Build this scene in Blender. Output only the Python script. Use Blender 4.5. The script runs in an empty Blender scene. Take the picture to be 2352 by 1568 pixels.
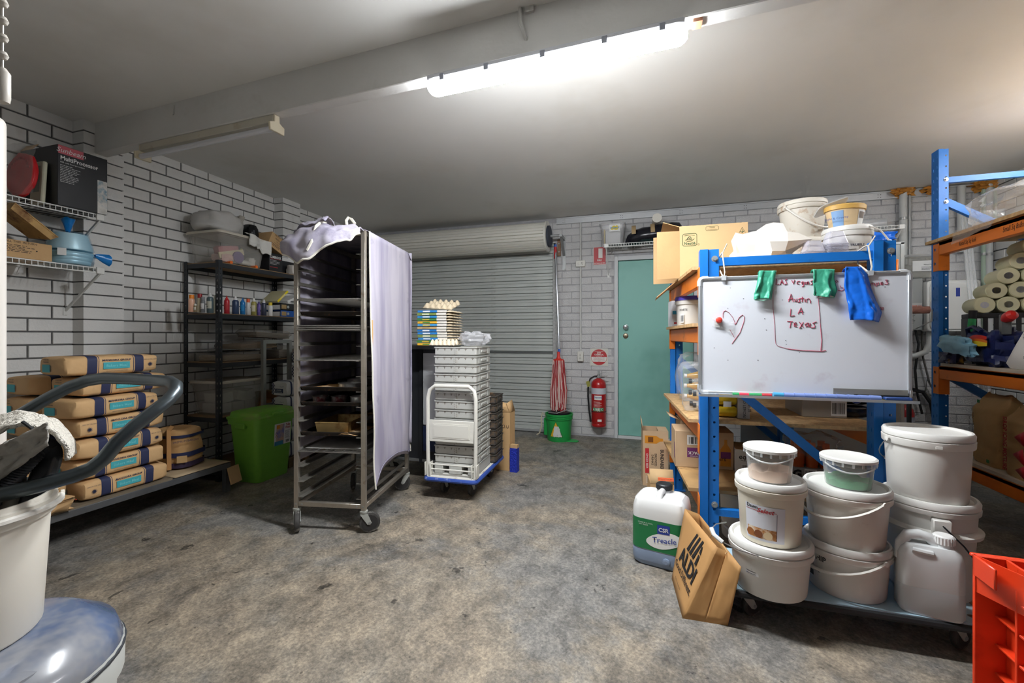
import bpy, bmesh, math, random
from mathutils import Vector, Matrix, noise
R = math.radians
random.seed(7)
sc = bpy.context.scene
COL = sc.collection
# ------------------------------------------------------------------ camera
FPX, CXP, HYP, CAMH = 1000.0, 1176.0, 772.0, 1.2       # focal length in px, principal column, horizon row, eye height
YAW = math.atan(.311); SN, CS = math.sin(YAW), math.cos(YAW)
cam = bpy.data.objects.new('camera', bpy.data.cameras.new('camera')); COL.objects.link(cam)
cam.location = (0, 0, CAMH); cam.rotation_euler = (R(90), 0, YAW)
cam.data.sensor_width = 36; cam.data.lens = FPX / 2352 * 36
cam.data.shift_y = -(784 - HYP) / 2352; cam.data.clip_start = .02
sc.camera = cam
# ------------------------------------------------------------------ world, exposure
w = bpy.data.worlds.new('world'); sc.world = w; w.use_nodes = True
w.node_tree.nodes['Background'].inputs[1].default_value = 0.     # a closed room: no sky light
sc.view_settings.view_transform = 'Standard'; sc.view_settings.look = 'None'
sc.view_settings.exposure = 0.92; sc.view_settings.gamma = 1.0; sc.view_settings.use_curve_mapping = False
sc.cycles.use_denoising = True
sc.cycles.max_bounces = 6; sc.cycles.diffuse_bounces = 3; sc.cycles.glossy_bounces = 2; sc.cycles.transmission_bounces = 2; sc.cycles.transparent_max_bounces = 10
sc.cycles.use_adaptive_sampling = True; sc.cycles.adaptive_threshold = .08; sc.cycles.adaptive_min_samples = 16; sc.cycles.use_light_tree = False
LAMP_MAIN = 150.0          # emission of the batten lamps: the one under the beam, and the one whose glow lights the ceiling at the right edge

# ------------------------------------------------------------------ pixel -> place
def D(px, py, d):                       # depth d along the camera axis
    l = (px - CXP) / FPX * d
    return Vector((-d * SN + l * CS, d * CS + l * SN, CAMH - (py - HYP) / FPX * d))
def Z(px, py, z): return D(px, py, (CAMH - z) * FPX / (py - HYP))
def PX(px, py, x):
    u = (px - CXP) / FPX; y = x * (CS + u * SN) / (u * CS - SN); return D(px, py, -x * SN + y * CS)
def PY(px, py, y):
    u = (px - CXP) / FPX; x = y * (u * CS - SN) / (CS + u * SN); return D(px, py, -x * SN + y * CS)
def to_px(p):
    d = -p[0] * SN + p[1] * CS
    if d < .05: return None
    l = p[0] * CS + p[1] * SN
    return CXP + FPX * l / d, HYP - (p[2] - CAMH) * FPX / d

# ------------------------------------------------------------------ materials
def lin(c):
    return tuple((x / 255 / 12.92) if x / 255 <= .04045 else ((x / 255 + .055) / 1.055) ** 2.4 for x in c)
_m = {}
def mat(name, rgb, rough=.5, metal=0., var=.0, vs=8., bump=0., bs=40., alpha=1., trans=0., emit=0., dirt=None, ds=3., dth=.62, spec=.5, coat=0.):
    """Principled material; var = brightness variation, dirt = a second colour in noise patches."""
    if name in _m: return _m[name]
    m = bpy.data.materials.new(name); m.use_nodes = True; nt = m.node_tree; N = nt.nodes; L = nt.links
    b = N['Principled BSDF']; col = lin(rgb)
    b.inputs['Base Color'].default_value = (*col, 1); b.inputs['Roughness'].default_value = rough
    b.inputs['Metallic'].default_value = metal; b.inputs['Specular IOR Level'].default_value = spec
    if coat: b.inputs['Coat Weight'].default_value = coat
    if trans: b.inputs['Transmission Weight'].default_value = trans
    if alpha < 1: b.inputs['Alpha'].default_value = alpha
    if emit:
        b.inputs['Emission Color'].default_value = (*col, 1); b.inputs['Emission Strength'].default_value = emit
    if var or dirt or bump:
        tc = N.new('ShaderNodeTexCoord')
    out = None
    if var:
        n = N.new('ShaderNodeTexNoise'); n.inputs['Scale'].default_value = vs; n.inputs['Detail'].default_value = 3
        L.new(tc.outputs['Object'], n.inputs['Vector'])
        r = N.new('ShaderNodeValToRGB'); e = r.color_ramp.elements
        e[0].position = .3; e[1].position = .7
        e[0].color = (*[x * (1 - var) for x in col], 1); e[1].color = (*[min(1, x * (1 + var)) for x in col], 1)
        L.new(n.outputs['Fac'], r.inputs['Fac']); out = r.outputs['Color']
    if dirt:
        n2 = N.new('ShaderNodeTexNoise'); n2.inputs['Scale'].default_value = ds; n2.inputs['Detail'].default_value = 4; n2.inputs['Roughness'].default_value = .65
        L.new(tc.outputs['Object'], n2.inputs['Vector'])
        r2 = N.new('ShaderNodeValToRGB'); e = r2.color_ramp.elements
        e[0].position = dth - .06; e[1].position = dth + .1; e[0].color = (0, 0, 0, 1); e[1].color = (1, 1, 1, 1)
        L.new(n2.outputs['Fac'], r2.inputs['Fac'])
        mx = N.new('ShaderNodeMix'); mx.data_type = 'RGBA'
        L.new(r2.outputs['Color'], mx.inputs['Factor'])
        if out: L.new(out, mx.inputs['A'])
        else: mx.inputs['A'].default_value = (*col, 1)
        mx.inputs['B'].default_value = (*lin(dirt), 1); out = mx.outputs['Result']
    if out: L.new(out, b.inputs['Base Color'])
    if bump:
        n3 = N.new('ShaderNodeTexNoise'); n3.inputs['Scale'].default_value = bs; n3.inputs['Detail'].default_value = 2
        L.new(tc.outputs['Object'], n3.inputs['Vector'])
        bp = N.new('ShaderNodeBump'); bp.inputs['Strength'].default_value = bump; bp.inputs['Distance'].default_value = .01
        L.new(n3.outputs['Fac'], bp.inputs['Height']); L.new(bp.outputs['Normal'], b.inputs['Normal'])
    _m[name] = m; return m
def film(name, rgb, opac=.3, rough=.15, bump=0., bs=25., spec=.5):
    """thin clear or frosted plastic: part see-through, part body colour, glossy on top"""
    if name in _m: return _m[name]
    m = mat(name, rgb, rough, bump=bump, bs=bs, spec=spec)
    nt = m.node_tree; N = nt.nodes; L = nt.links
    tr = N.new('ShaderNodeBsdfTransparent'); mx = N.new('ShaderNodeMixShader')
    lw = N.new('ShaderNodeLayerWeight'); lw.inputs['Blend'].default_value = .35
    ma = N.new('ShaderNodeMath'); ma.operation = 'MULTIPLY_ADD'; ma.use_clamp = True
    L.new(lw.outputs['Facing'], ma.inputs[0]); ma.inputs[1].default_value = .35; ma.inputs[2].default_value = opac * .62
    L.new(ma.outputs[0], mx.inputs[0]); L.new(tr.outputs[0], mx.inputs[1]); L.new(N['Principled BSDF'].outputs[0], mx.inputs[2])
    L.new(mx.outputs[0], N['Material Output'].inputs['Surface'])
    return m

# ------------------------------------------------------------------ mesh builder
class G:
    def __init__(s): s.v = []; s.f = []
    def add(s, vs, fs, M=None):
        o = len(s.v)
        s.v += [(M @ Vector(p)) if M else Vector(p) for p in vs]; s.f += [tuple(i + o for i in f) for f in fs]; return s
    def box(s, x0, x1, y0, y1, z0, z1, M=None):
        return s.add([(x0, y0, z0), (x1, y0, z0), (x1, y1, z0), (x0, y1, z0), (x0, y0, z1), (x1, y0, z1), (x1, y1, z1), (x0, y1, z1)],
                     [(0, 3, 2, 1), (4, 5, 6, 7), (0, 1, 5, 4), (1, 2, 6, 5), (2, 3, 7, 6), (3, 0, 4, 7)], M)
    def hexa(s, a, b):                    # a: 4 bottom corners ccw, b: 4 top corners
        return s.add(list(a) + list(b), [(0, 3, 2, 1), (4, 5, 6, 7), (0, 1, 5, 4), (1, 2, 6, 5), (2, 3, 7, 6), (3, 0, 4, 7)])
    def bar(s, p0, p1, w, h, up=(0, 0, 1)):   # rectangular bar from p0 to p1
        p0, p1 = Vector(p0), Vector(p1); t = (p1 - p0).normalized(); r = t.cross(Vector(up))
        r = r.normalized() if r.length > 1e-5 else Vector((1, 0, 0)); u = r.cross(t)
        q = [-w / 2 * r - h / 2 * u, w / 2 * r - h / 2 * u, w / 2 * r + h / 2 * u, -w / 2 * r + h / 2 * u]
        return s.add([p0 + k for k in q] + [p1 + k for k in q], [(0, 3, 2, 1), (4, 5, 6, 7), (0, 1, 5, 4), (1, 2, 6, 5), (2, 3, 7, 6), (3, 0, 4, 7)])
    def tube(s, pts, r, n=8, closed=False, rr=None):
        pts = [Vector(p) for p in pts]; k = len(pts); T = []
        for i in range(k):
            a = pts[(i - 1) % k] if (closed or i > 0) else pts[i]; b = pts[(i + 1) % k] if (closed or i < k - 1) else pts[i]
            T.append((b - a).normalized())
        ref = Vector((0, 0, 1)) if abs(T[0].z) < .9 else Vector((1, 0, 0))
        nrm = (ref - T[0] * ref.dot(T[0])).normalized(); vs = []
        for i in range(k):
            nrm = (nrm - T[i] * nrm.dot(T[i])).normalized(); bn = T[i].cross(nrm); q = rr[i] if rr else r
            for j in range(n):
                a = 2 * math.pi * j / n; vs.append(pts[i] + (nrm * math.cos(a) + bn * math.sin(a)) * q)
        fs = []
        for i in range(k if closed else k - 1):
            for j in range(n):
                a, b = i * n + j, i * n + (j + 1) % n; c, d = ((i + 1) % k) * n + (j + 1) % n, ((i + 1) % k) * n + j
                fs.append((a, b, c, d))
        if not closed: fs += [tuple(range(n))[::-1], tuple((k - 1) * n + j for j in range(n))]
        return s.add(vs, fs)
    def cyl(s, p0, p1, r0, r1=None, n=16): return s.tube([p0, p1], r0, n, rr=[r0, r0 if r1 is None else r1])
    def lathe(s, prof, n=28, c=(0, 0), M=None, sx=1., sy=1.):
        vs = []; fs = []; k = len(prof)
        for r, z in prof:
            for j in range(n):
                a = 2 * math.pi * j / n; vs.append((c[0] + r * math.cos(a) * sx, c[1] + r * math.sin(a) * sy, z))
        for i in range(k - 1):
            for j in range(n):
                fs.append((i * n + j, i * n + (j + 1) % n, (i + 1) * n + (j + 1) % n, (i + 1) * n + j))
        if prof[0][0] > 1e-6: fs.append(tuple(range(n))[::-1])
        if prof[-1][0] > 1e-6: fs.append(tuple((k - 1) * n + j for j in range(n)))
        return s.add(vs, fs, M)
    def prism(s, poly, h0, h1, M=None):   # polygon in local xy, extruded in z
        n = len(poly)
        return s.add([(x, y, h0) for x, y in poly] + [(x, y, h1) for x, y in poly],
                     [tuple(range(n))[::-1], tuple(range(n, 2 * n))] + [(i, (i + 1) % n, n + (i + 1) % n, n + i) for i in range(n)], M)
    def perf(s, fn, w, L, zs, hw, hh, cx):   # sheet strip 0..w by 0..L with real eight-sided holes at heights zs; fn maps (x, z) to a point
        q = lambda P: s.add([fn(*p) for p in P], [(0, 1, 2, 3)]); z = 0.
        for zc in zs:
            c0, c1 = zc - hh * 1.5, zc + hh * 1.5; q([(0, z), (w, z), (w, c0), (0, c0)]); z = c1
            o = [(0, c0), (cx, c0), (w, c0), (w, zc), (w, c1), (cx, c1), (0, c1), (0, zc)]; i = [(cx - .72 * hw, zc - .72 * hh), (cx, zc - hh), (cx + .72 * hw, zc - .72 * hh), (cx + hw, zc), (cx + .72 * hw, zc + .72 * hh), (cx, zc + hh), (cx - .72 * hw, zc + .72 * hh), (cx - hw, zc)]
            for k in range(8): q([o[k], o[(k + 1) % 8], i[(k + 1) % 8], i[k]])
        q([(0, z), (w, z), (w, L), (0, L)]); return s
    def sheet(s, fn, nu, nv, cu=False):
        vs = [fn(i / (nu if cu else nu), j / nv) for j in range(nv + 1) for i in range(nu if cu else nu + 1)]
        k = nu if cu else nu + 1; fs = []
        for j in range(nv):
            for i in range(nu):
                fs.append((j * k + i, j * k + (i + 1) % k, (j + 1) * k + (i + 1) % k, (j + 1) * k + i))
        return s.add(vs, fs)
    def loft(s, rings, cap=True, closed=True):
        n = len(rings[0]); vs = [p for r in rings for p in r]; fs = []
        for i in range(len(rings) - 1):
            for j in range(n if closed else n - 1):
                fs.append((i * n + j, i * n + (j + 1) % n, (i + 1) * n + (j + 1) % n, (i + 1) * n + j))
        if cap: fs += [tuple(range(n))[::-1], tuple((len(rings) - 1) * n + j for j in range(n))]
        return s.add(vs, fs)
def obj(name, g, m, parent=None, loc=None, rot=None, smooth=38, bev=0., sol=0., sub=0, segs=1):
    if isinstance(g, G):
        me = bpy.data.meshes.new(name); me.from_pydata([tuple(p) for p in g.v], [], g.f); me.update()
        bm = bmesh.new(); bm.from_mesh(me); bmesh.ops.recalc_face_normals(bm, faces=bm.faces); bm.to_mesh(me); bm.free()
    else: me = g
    o = bpy.data.objects.new(name, me); COL.objects.link(o)
    if isinstance(g, G):
        me.materials.append(m)
        if smooth and me.polygons:
            me.polygons.foreach_set('use_smooth', [True] * len(me.polygons)); me.set_sharp_from_angle(angle=R(smooth))
    if parent: o.parent = parent
    if loc is not None: o.location = loc
    if rot is not None: o.rotation_euler = rot
    if sol:
        md = o.modifiers.new('s', 'SOLIDIFY'); md.thickness = sol; md.offset = 0
    if bev:
        md = o.modifiers.new('b', 'BEVEL'); md.width = bev; md.segments = segs; md.limit_method = 'ANGLE'; md.angle_limit = R(40)
    if sub:
        md = o.modifiers.new('u', 'SUBSURF'); md.levels = sub; md.render_levels = sub
    return o
def tag(o, label, cat, group=None):
    o['label'] = label; o['category'] = cat
    if group: o['group'] = group
    return o
def thing(name, label, cat, loc=(0, 0, 0), rz=0., group=None, rot=None):
    o = bpy.data.objects.new(name, None); COL.objects.link(o); o.empty_display_size = .05
    o.location = loc; o.rotation_euler = rot if rot else (0, 0, rz); return tag(o, label, cat, group)
def struct(name, g, m, parent=None, **k):
    o = obj(name, g, m, parent, **k)
    if not parent: o['kind'] = 'structure'
    return o
def dup(root, loc=None, rz=None, label=None):
    kids = {}
    for x in COL.objects:
        if x.parent: kids.setdefault(x.parent, []).append(x)
    def cp(o, par):
        c = o.copy(); COL.objects.link(c); c.parent = par
        for k in kids.get(o, []): cp(k, c)
        return c
    r = cp(root, root.parent)
    if loc is not None: r.location = loc
    if rz is not None: r.rotation_euler = (0, 0, rz)
    if label: r['label'] = label
    return r
_tx = {}
def text(parent, s, size, o, r=(1, 0, 0), up=(0, 0, 1), m=None, bold=0., align='CENTER', name='lettering', depth=.0006, sx=1., cyl=None, shear=0.):
    """words as thin raised letters. o = baseline point, r = reading direction, up = letter up. cyl=(cx,cy,radius) bends the line round a vertical cylinder"""
    cu = bpy.data.curves.new('t', 'FONT'); cu.body = s; cu.size = size; cu.align_x = align; cu.resolution_u = 2
    cu.offset = bold * size; cu.shear = shear
    t = bpy.data.objects.new('t', cu); me = bpy.data.meshes.new_from_object(t)
    bpy.data.objects.remove(t); bpy.data.curves.remove(cu)
    me.name = name; r = Vector(r).normalized(); up = Vector(up).normalized(); n = r.cross(up); o = Vector(o)
    for v in me.vertices:
        x, y = v.co.x * sx, v.co.y
        if cyl:
            cx, cy, rad, ang = cyl; a = ang + x / rad
            v.co = Vector((cx + (rad + depth) * math.cos(a), cy + (rad + depth) * math.sin(a), o.z + y))
        else: v.co = o + r * x + up * y + n * depth
    me.update(); me.materials.append(m or mat('ink_black', (25, 25, 28), .7))
    ob = bpy.data.objects.new(name, me); COL.objects.link(ob); ob.parent = parent; return ob
def lines(parent, o, r, up, w, h, n, m, name='small_print', fill=.35, seed=1, depth=.0005):
    """illegible small print: rows of short strokes"""
    rd = random.Random(seed); g = G(); r = Vector(r).normalized(); up = Vector(up).normalized(); nn = r.cross(up); o = Vector(o)
    for i in range(n):
        y = h * (i + .5) / n; x = 0.; e = w * rd.uniform(.6, 1)
        while x < e:
            l = rd.uniform(.05, .16) * w; l = min(l, e - x); t = h / n * fill
            a = o + r * x + up * (y - t / 2) + nn * depth
            g.add([a, a + r * l, a + r * l + up * t, a + up * t], [(0, 1, 2, 3)]); x += l + w * .025
    return obj(name, g, m, parent, smooth=0)
def patch(parent, name, o, r, up, w, h, m, depth=.0004, poly=None):
    """flat printed patch lying on a surface, o = lower-left corner"""
    o, r, up = Vector(o), Vector(r).normalized(), Vector(up).normalized(); n = r.cross(up)
    P = poly or [(0, 0), (w, 0), (w, h), (0, h)]
    g = G().add([o + r * x + up * y + n * depth for x, y in P], [tuple(range(len(P)))])
    return obj(name, g, m, parent, smooth=0)
def barcode(parent, o, r, up, w, h, seed=1, depth=.0008):
    patch(parent, 'barcode_label', o, r, up, w, h, mat('paper_white', (232, 232, 230), .7), depth * .5)
    rd = random.Random(seed); g = G(); o, r, up = Vector(o), Vector(r).normalized(), Vector(up).normalized(); n = r.cross(up); x = .08 * w
    while x < w * .9:
        t = rd.choice([.015, .03, .045]) * w
        a = o + r * x + up * h * .12 + n * depth; g.add([a, a + r * t, a + r * t + up * h * .7, a + up * h * .7], [(0, 1, 2, 3)]); x += t + rd.choice([.02, .035]) * w
    return obj('barcode', g, mat('ink_black', (25, 25, 28), .7), parent, smooth=0)
def band(parent, name, m, r0, r1, z0, z1, a0=0., a1=2 * math.pi, n=24, out=.0008, c=(0, 0)):
    """printed band or label wrapped on a tapered round body (r0 at z0, r1 at z1)"""
    def fn(u, v):
        a = a0 + (a1 - a0) * u; r = r0 + (r1 - r0) * v + out
        return Vector((c[0] + r * math.cos(a), c[1] + r * math.sin(a), z0 + (z1 - z0) * v))
    return obj(name, G().sheet(fn, n, 2), m, parent)
def nz(x, y=0., z=0.): return noise.noise(Vector((x, y, z)))
def blob(sx, sy, sz, amp=.1, fr=4., seed=0., e=.5, n=20, k=12, flat=True, fine=0.):
    """crumpled closed bag shape: superellipsoid with noise, standing on z=0"""
    g = G(); sg = lambda c, p: math.copysign(abs(c) ** p, c); rings = []
    for j in range(k + 1):
        ph = -math.pi / 2 + math.pi * (j * .998 + .001 * k) / k; ring = []
        for i in range(n):
            th = 2 * math.pi * i / n
            p = Vector((sg(math.cos(ph), e) * sg(math.cos(th), e), sg(math.cos(ph), e) * sg(math.sin(th), e), sg(math.sin(ph), e)))
            d = 1 + amp * nz(p.x * fr * .5 + seed, p.y * fr * .5, p.z * fr * .5 + seed) + fine * nz(p.x * fr * 2 + seed, p.y * fr * 2, p.z * fr * 2)
            p = p * d; z = p.z * sz / 2 + sz / 2
            if flat: z = max(0., z)
            ring.append(Vector((p.x * sx / 2, p.y * sy / 2, z)))
        rings.append(ring)
    return g.loft(rings)
def rrect(w, h, r, n=4):
    P = []
    for cx, cy, a0 in ((w / 2 - r, h / 2 - r, 0), (-w / 2 + r, h / 2 - r, 90), (-w / 2 + r, -h / 2 + r, 180), (w / 2 - r, -h / 2 + r, 270)):
        for i in range(n + 1):
            a = R(a0 + 90 * i / n); P.append((cx + r * math.cos(a), cy + r * math.sin(a)))
    return P
def arc(c, r, a0, a1, n, f):               # list of points on an arc; f maps (x,y) to a point
    return [f(c[0] + r * math.cos(R(a0 + (a1 - a0) * i / n)), c[1] + r * math.sin(R(a0 + (a1 - a0) * i / n))) for i in range(n + 1)]
INK = mat('ink_black', (25, 25, 28), .7)
PAPER = mat('paper_white', (232, 232, 230), .7)
# ================================================================== the setting
XL, XR, YB, YF = -3.782, 3.10, 5.27, -2.2          # wall faces
def ceil_z(y): return 2.70 - .01 * y
wallpaint = mat('white_brick_paint', (228, 227, 224), .65, var=.05, vs=3., bump=.25, bs=60., dirt=(176, 172, 164), ds=1.6, dth=.66)
mortar_dk = mat('raked_mortar_grey', (98, 97, 96), .9, var=.2, vs=20.)
mortar_lt = mat('painted_mortar', (176, 175, 178), .85, var=.12, vs=20.)
backpaint = mat('speckled_white_brick_paint', (206, 205, 205), .75, var=.05, vs=4., bump=.6, bs=110., dirt=(140, 134, 128), ds=70., dth=.69)
# floor
def floor_mat():
    m = mat('worn_concrete', (106, 98, 88), .62); nt = m.node_tree; N = nt.nodes; L = nt.links; b = N['Principled BSDF']
    tc = N.new('ShaderNodeTexCoord')
    def ns(sc_, det=8., ro=.6, st=(1, 1, 1), dist=0.):
        mp = N.new('ShaderNodeMapping'); mp.inputs['Scale'].default_value = st; mp.inputs['Rotation'].default_value = (0, 0, .5)
        n = N.new('ShaderNodeTexNoise'); n.inputs['Scale'].default_value = sc_; n.inputs['Detail'].default_value = det; n.inputs['Roughness'].default_value = ro; n.inputs['Distortion'].default_value = dist
        L.new(tc.outputs['Object'], mp.inputs['Vector']); L.new(mp.outputs['Vector'], n.inputs['Vector']); return n.outputs['Fac']
    def ramp(f, *st):
        r = N.new('ShaderNodeValToRGB'); e = r.color_ramp.elements
        while len(e) < len(st): e.new(.5)
        for k, (p, cc) in zip(e, st): k.position = p; k.color = (*lin(cc), 1)
        L.new(f, r.inputs['Fac']); return r.outputs['Color']
    def mix(f, a, bb, mode='MIX'):
        x = N.new('ShaderNodeMix'); x.data_type = 'RGBA'; x.blend_type = mode
        if hasattr(f, 'links'): L.new(f, x.inputs['Factor'])
        else: x.inputs['Factor'].default_value = f
        L.new(a, x.inputs['A']); L.new(bb, x.inputs['B']); return x.outputs['Result']
    base = ramp(ns(.85, 7, .68, dist=.3), (.36, (112, 111, 109)), (.46, (120, 117, 112)), (.52, (129, 121, 109)), (.60, (135, 124, 109)), (.68, (116, 110, 102)))
    mid = ramp(ns(8., 7, .82, (1, .8, 1), .25), (.35, (138, 138, 138)), (.5, (190, 190, 190)), (.63, (228, 226, 222)))
    c1 = mix(.95, base, mid, 'OVERLAY')
    fine = ramp(ns(70., 3, .7), (.35, (146, 146, 146)), (.5, (188, 188, 188)), (.65, (224, 222, 218)))
    c1 = mix(.7, c1, fine, 'OVERLAY')
    stain = ramp(ns(1.7, 7, .72, (1, 1.4, 1), .5), (.54, (255, 255, 255)), (.66, (176, 174, 174)))
    c2 = mix(.7, c1, stain, 'MULTIPLY')
    dots = ramp(ns(7., 5, .62, dist=.3), (.325, (66, 68, 72)), (.35, (255, 255, 255)))
    c3 = mix(.75, c2, dots, 'MULTIPLY')
    dots2 = ramp(ns(38., 2, .5), (.26, (84, 80, 76)), (.30, (255, 255, 255)))
    c3 = mix(.6, c3, dots2, 'MULTIPLY')
    scr = ramp(ns(2.2, 5, .75, (1, 26, 1), .15), (.60, (0, 0, 0)), (.68, (92, 90, 86)))
    c4 = mix(.45, c3, scr, 'ADD')
    pale = ramp(ns(14., 5, .85, (1, .6, 1), .6), (.64, (0, 0, 0)), (.78, (110, 104, 94)))
    c4 = mix(.5, c4, pale, 'ADD')
    L.new(c4, b.inputs['Base Color'])
    rr = N.new('ShaderNodeMapRange'); rr.inputs[3].default_value = .42; rr.inputs[4].default_value = .8
    L.new(ns(3., 3, .6), rr.inputs[0]); L.new(rr.outputs[0], b.inputs['Roughness'])
    bp = N.new('ShaderNodeBump'); bp.inputs['Strength'].default_value = .5; bp.inputs['Distance'].default_value = .004
    L.new(ns(40., 4, .75), bp.inputs['Height']); L.new(bp.outputs['Normal'], b.inputs['Normal'])
    return m
struct('floor', G().box(XL - .3, XR + .3, YF - .3, YB + .3, -.2, 0), floor_mat())
ceilmat = mat('ceiling_paint', (234, 233, 229), .8, var=.03, vs=1.2, dirt=(228, 226, 220), ds=1.1, dth=.6)
g = G()
c0, c1 = ceil_z(YF - .3), ceil_z(YB + .3)
g.hexa([(XL - .3, YF - .3, c0), (XR + .3, YF - .3, c0), (XR + .3, YB + .3, c1), (XL - .3, YB + .3, c1)],
       [(XL - .3, YF - .3, c0 + .15), (XR + .3, YF - .3, c0 + .15), (XR + .3, YB + .3, c1 + .15), (XL - .3, YB + .3, c1 + .15)])
struct('ceiling', g, ceilmat)
# brick walls: mortar core + bricks proud of the joints
BL, BH, JT = .230, .0765, .0096; MODX, MODZ = .240, .086
def brick_mesh(l, h, dp=.03, ch=.003):
    g = G(); a, b2 = l / 2, h / 2              # front face at local y=0 (towards -y), back at +dp
    g.add([(-a, 0 + ch, -b2), (a, ch, -b2), (a, ch, b2), (-a, ch, b2), (-a + ch, 0, -b2 + ch), (a - ch, 0, -b2 + ch), (a - ch, 0, b2 - ch), (-a + ch, 0, b2 - ch),
           (-a, dp, -b2), (a, dp, -b2), (a, dp, b2), (-a, dp, b2)],
          [(4, 5, 6, 7), (0, 1, 5, 4), (1, 2, 6, 5), (2, 3, 7, 6), (3, 0, 4, 7), (8, 9, 1, 0), (9, 10, 2, 1), (10, 11, 3, 2), (11, 8, 0, 3)])
    return g
_bm = {}
def brick_data(l, h, m):
    k = (round(l, 3), round(h, 3), m.name)
    if k not in _bm:
        g = brick_mesh(l, h); me = bpy.data.meshes.new('brick'); me.from_pydata([tuple(p) for p in g.v], [], g.f); me.materials.append(m); me.update(); _bm[k] = (me, g)
    return _bm[k]
def place_bricks(parent, items, m, limit=300):
    """items: (matrix, length, height); the ones that show largest stay single bricks, the rest are joined"""
    def area(it):
        M, l, h = it; ps = []
        for sx, sz in ((-1, -1), (1, -1), (1, 1), (-1, 1)):
            p = M @ Vector((sx * l / 2, 0, sz * h / 2)); q = to_px(p)
            if q is None or not (-20 < q[0] < 2372 and -20 < q[1] < 1588): return 0
            ps.append(q)
        return abs(sum(ps[i][0] * ps[(i + 1) % 4][1] - ps[(i + 1) % 4][0] * ps[i][1] for i in range(4))) / 2
    items = sorted(items, key=area, reverse=True); rest = G()
    for i, it in enumerate(items):
        M, l, h = it; me, g = brick_data(l, h, m)
        if i < limit and area(it) > 0:
            o = bpy.data.objects.new('brick', me); COL.objects.link(o); o.parent = parent; o.matrix_local = M
        else: rest.add(g.v, g.f, M)
    if rest.v:
        o = obj('more_bricks', rest, m, parent, smooth=0); o['kind'] = 'stuff'
def wall_items(face, a0, a1, z_top, phase, z0, holes=(), jit=.0012, seed=1):
    """face(a,z) -> Matrix with the brick's front on the wall; a runs along the wall"""
    rd = random.Random(seed); out = []
    k = 0; z = z0
    while z < z_top:
        off = phase if k % 2 == 0 else phase + MODX / 2
        i = math.floor((a0 - off) / MODX)
        while True:
            s0, s1 = off + i * MODX + JT / 2, off + (i + 1) * MODX - JT / 2; i += 1
            if s0 > a1: break
            s0, s1 = max(s0, a0), min(s1, a1)
            if s1 - s0 < .03: continue
            zz0, zz1 = max(z + JT / 2, .003), min(z + MODZ - JT / 2, z_top)
            if zz1 - zz0 < .02: continue
            segs = [(s0, s1)]
            for h0, h1, hz0, hz1 in holes:
                if zz0 < hz1 - .02 and zz1 > hz0 + .02:
                    ns_ = []
                    for p, q in segs:
                        if q <= h0 or p >= h1: ns_.append((p, q)); continue
                        if p < h0 - .03: ns_.append((p, h0))
                        if q > h1 + .03: ns_.append((h1, q))
                    segs = ns_
            for p, q in segs:
                out.append((face((p + q) / 2, (zz0 + zz1) / 2, rd.uniform(-jit, jit)), round((q - p) / .005) * .005 - .0001 if q - p < BL - .006 else BL, round(zz1 - zz0, 3)))
        z += MODZ; k += 1
    return out
def facemat(o, rdir):                        # brick local x along rdir, local -y = outward
    r = Vector(rdir); u = Vector((0, 0, 1)); n = u.cross(r)     # local +y = into the wall
    M = Matrix((r, n, u)).transposed().to_4x4(); M.translation = o; return M
ZT = 2.72
# left wall: faces +X ; local x along +Y, into the wall = -X
wl = struct('wall_left', G().box(XL - .3, XL - .007, YF - .3, YB + .3, -.05, ZT), mortar_dk, smooth=0)
fl = lambda a, z, j: facemat((XL + j, a, z), (0, 1, 0))
place_bricks(wl, wall_items(fl, YF, YB, ZT, 2.338 - 10 * MODX, 1.1437 - 14 * MODZ, seed=3), wallpaint)
# two piers on the left wall (one stretcher wide, one header deep)
XP = -3.67
for y0, y1 in ((1.966, 2.207), (3.667, 3.908)):
    pr = obj('pier', G().box(XL - .01, XP - .008, y0 + .006, y1 - .006, 0, ZT), mortar_dk, wl, smooth=0)
    z = 1.1437 - 14 * MODZ; its = G()
    me = None
    g = G().box(XL - .005, XP, y0, y1, -.0382, .0382)
    if me is None:
        me = bpy.data.meshes.new('brick'); me.from_pydata([tuple(p) for p in g.v], [], g.f); me.materials.append(wallpaint); me.update()
    while z < ZT - .05:
        if z > -.06:
            o = bpy.data.objects.new('brick', me); COL.objects.link(o); o.parent = pr; o.location = (random.uniform(-.001, .001), 0, z + MODZ / 2)
        z += MODZ
# back wall (faces -Y; local x along +X)
DX0, DX1, DZ1 = -.374, .54, 2.14           # door opening (outer frame)
RX0, RX1, RZ1 = -3.50, -1.08, 2.36          # roller-door opening
g = G()
g.box(XL - .3, RX0, YB + .007, YB + .3, -.05, ZT).box(RX0, RX1, YB + .007, YB + .3, RZ1, ZT).box(RX1, DX0, YB + .007, YB + .3, -.05, ZT)
g.box(DX0, DX1, YB + .007, YB + .3, DZ1, ZT).box(DX1, XR + .3, YB + .007, YB + .3, -.05, ZT)
wb = struct('wall_back', g, mortar_lt, smooth=0)
fb = lambda a, z, j: facemat((a, YB + j, z), (1, 0, 0))
place_bricks(wb, wall_items(fb, XL, XR, 2.60, -.8804 - 14 * MODX, 1.3076 - 16 * MODZ, holes=((RX0, RX1, -1, RZ1), (DX0, DX1, -1, DZ1)), seed=5, jit=.002), backpaint)
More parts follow.
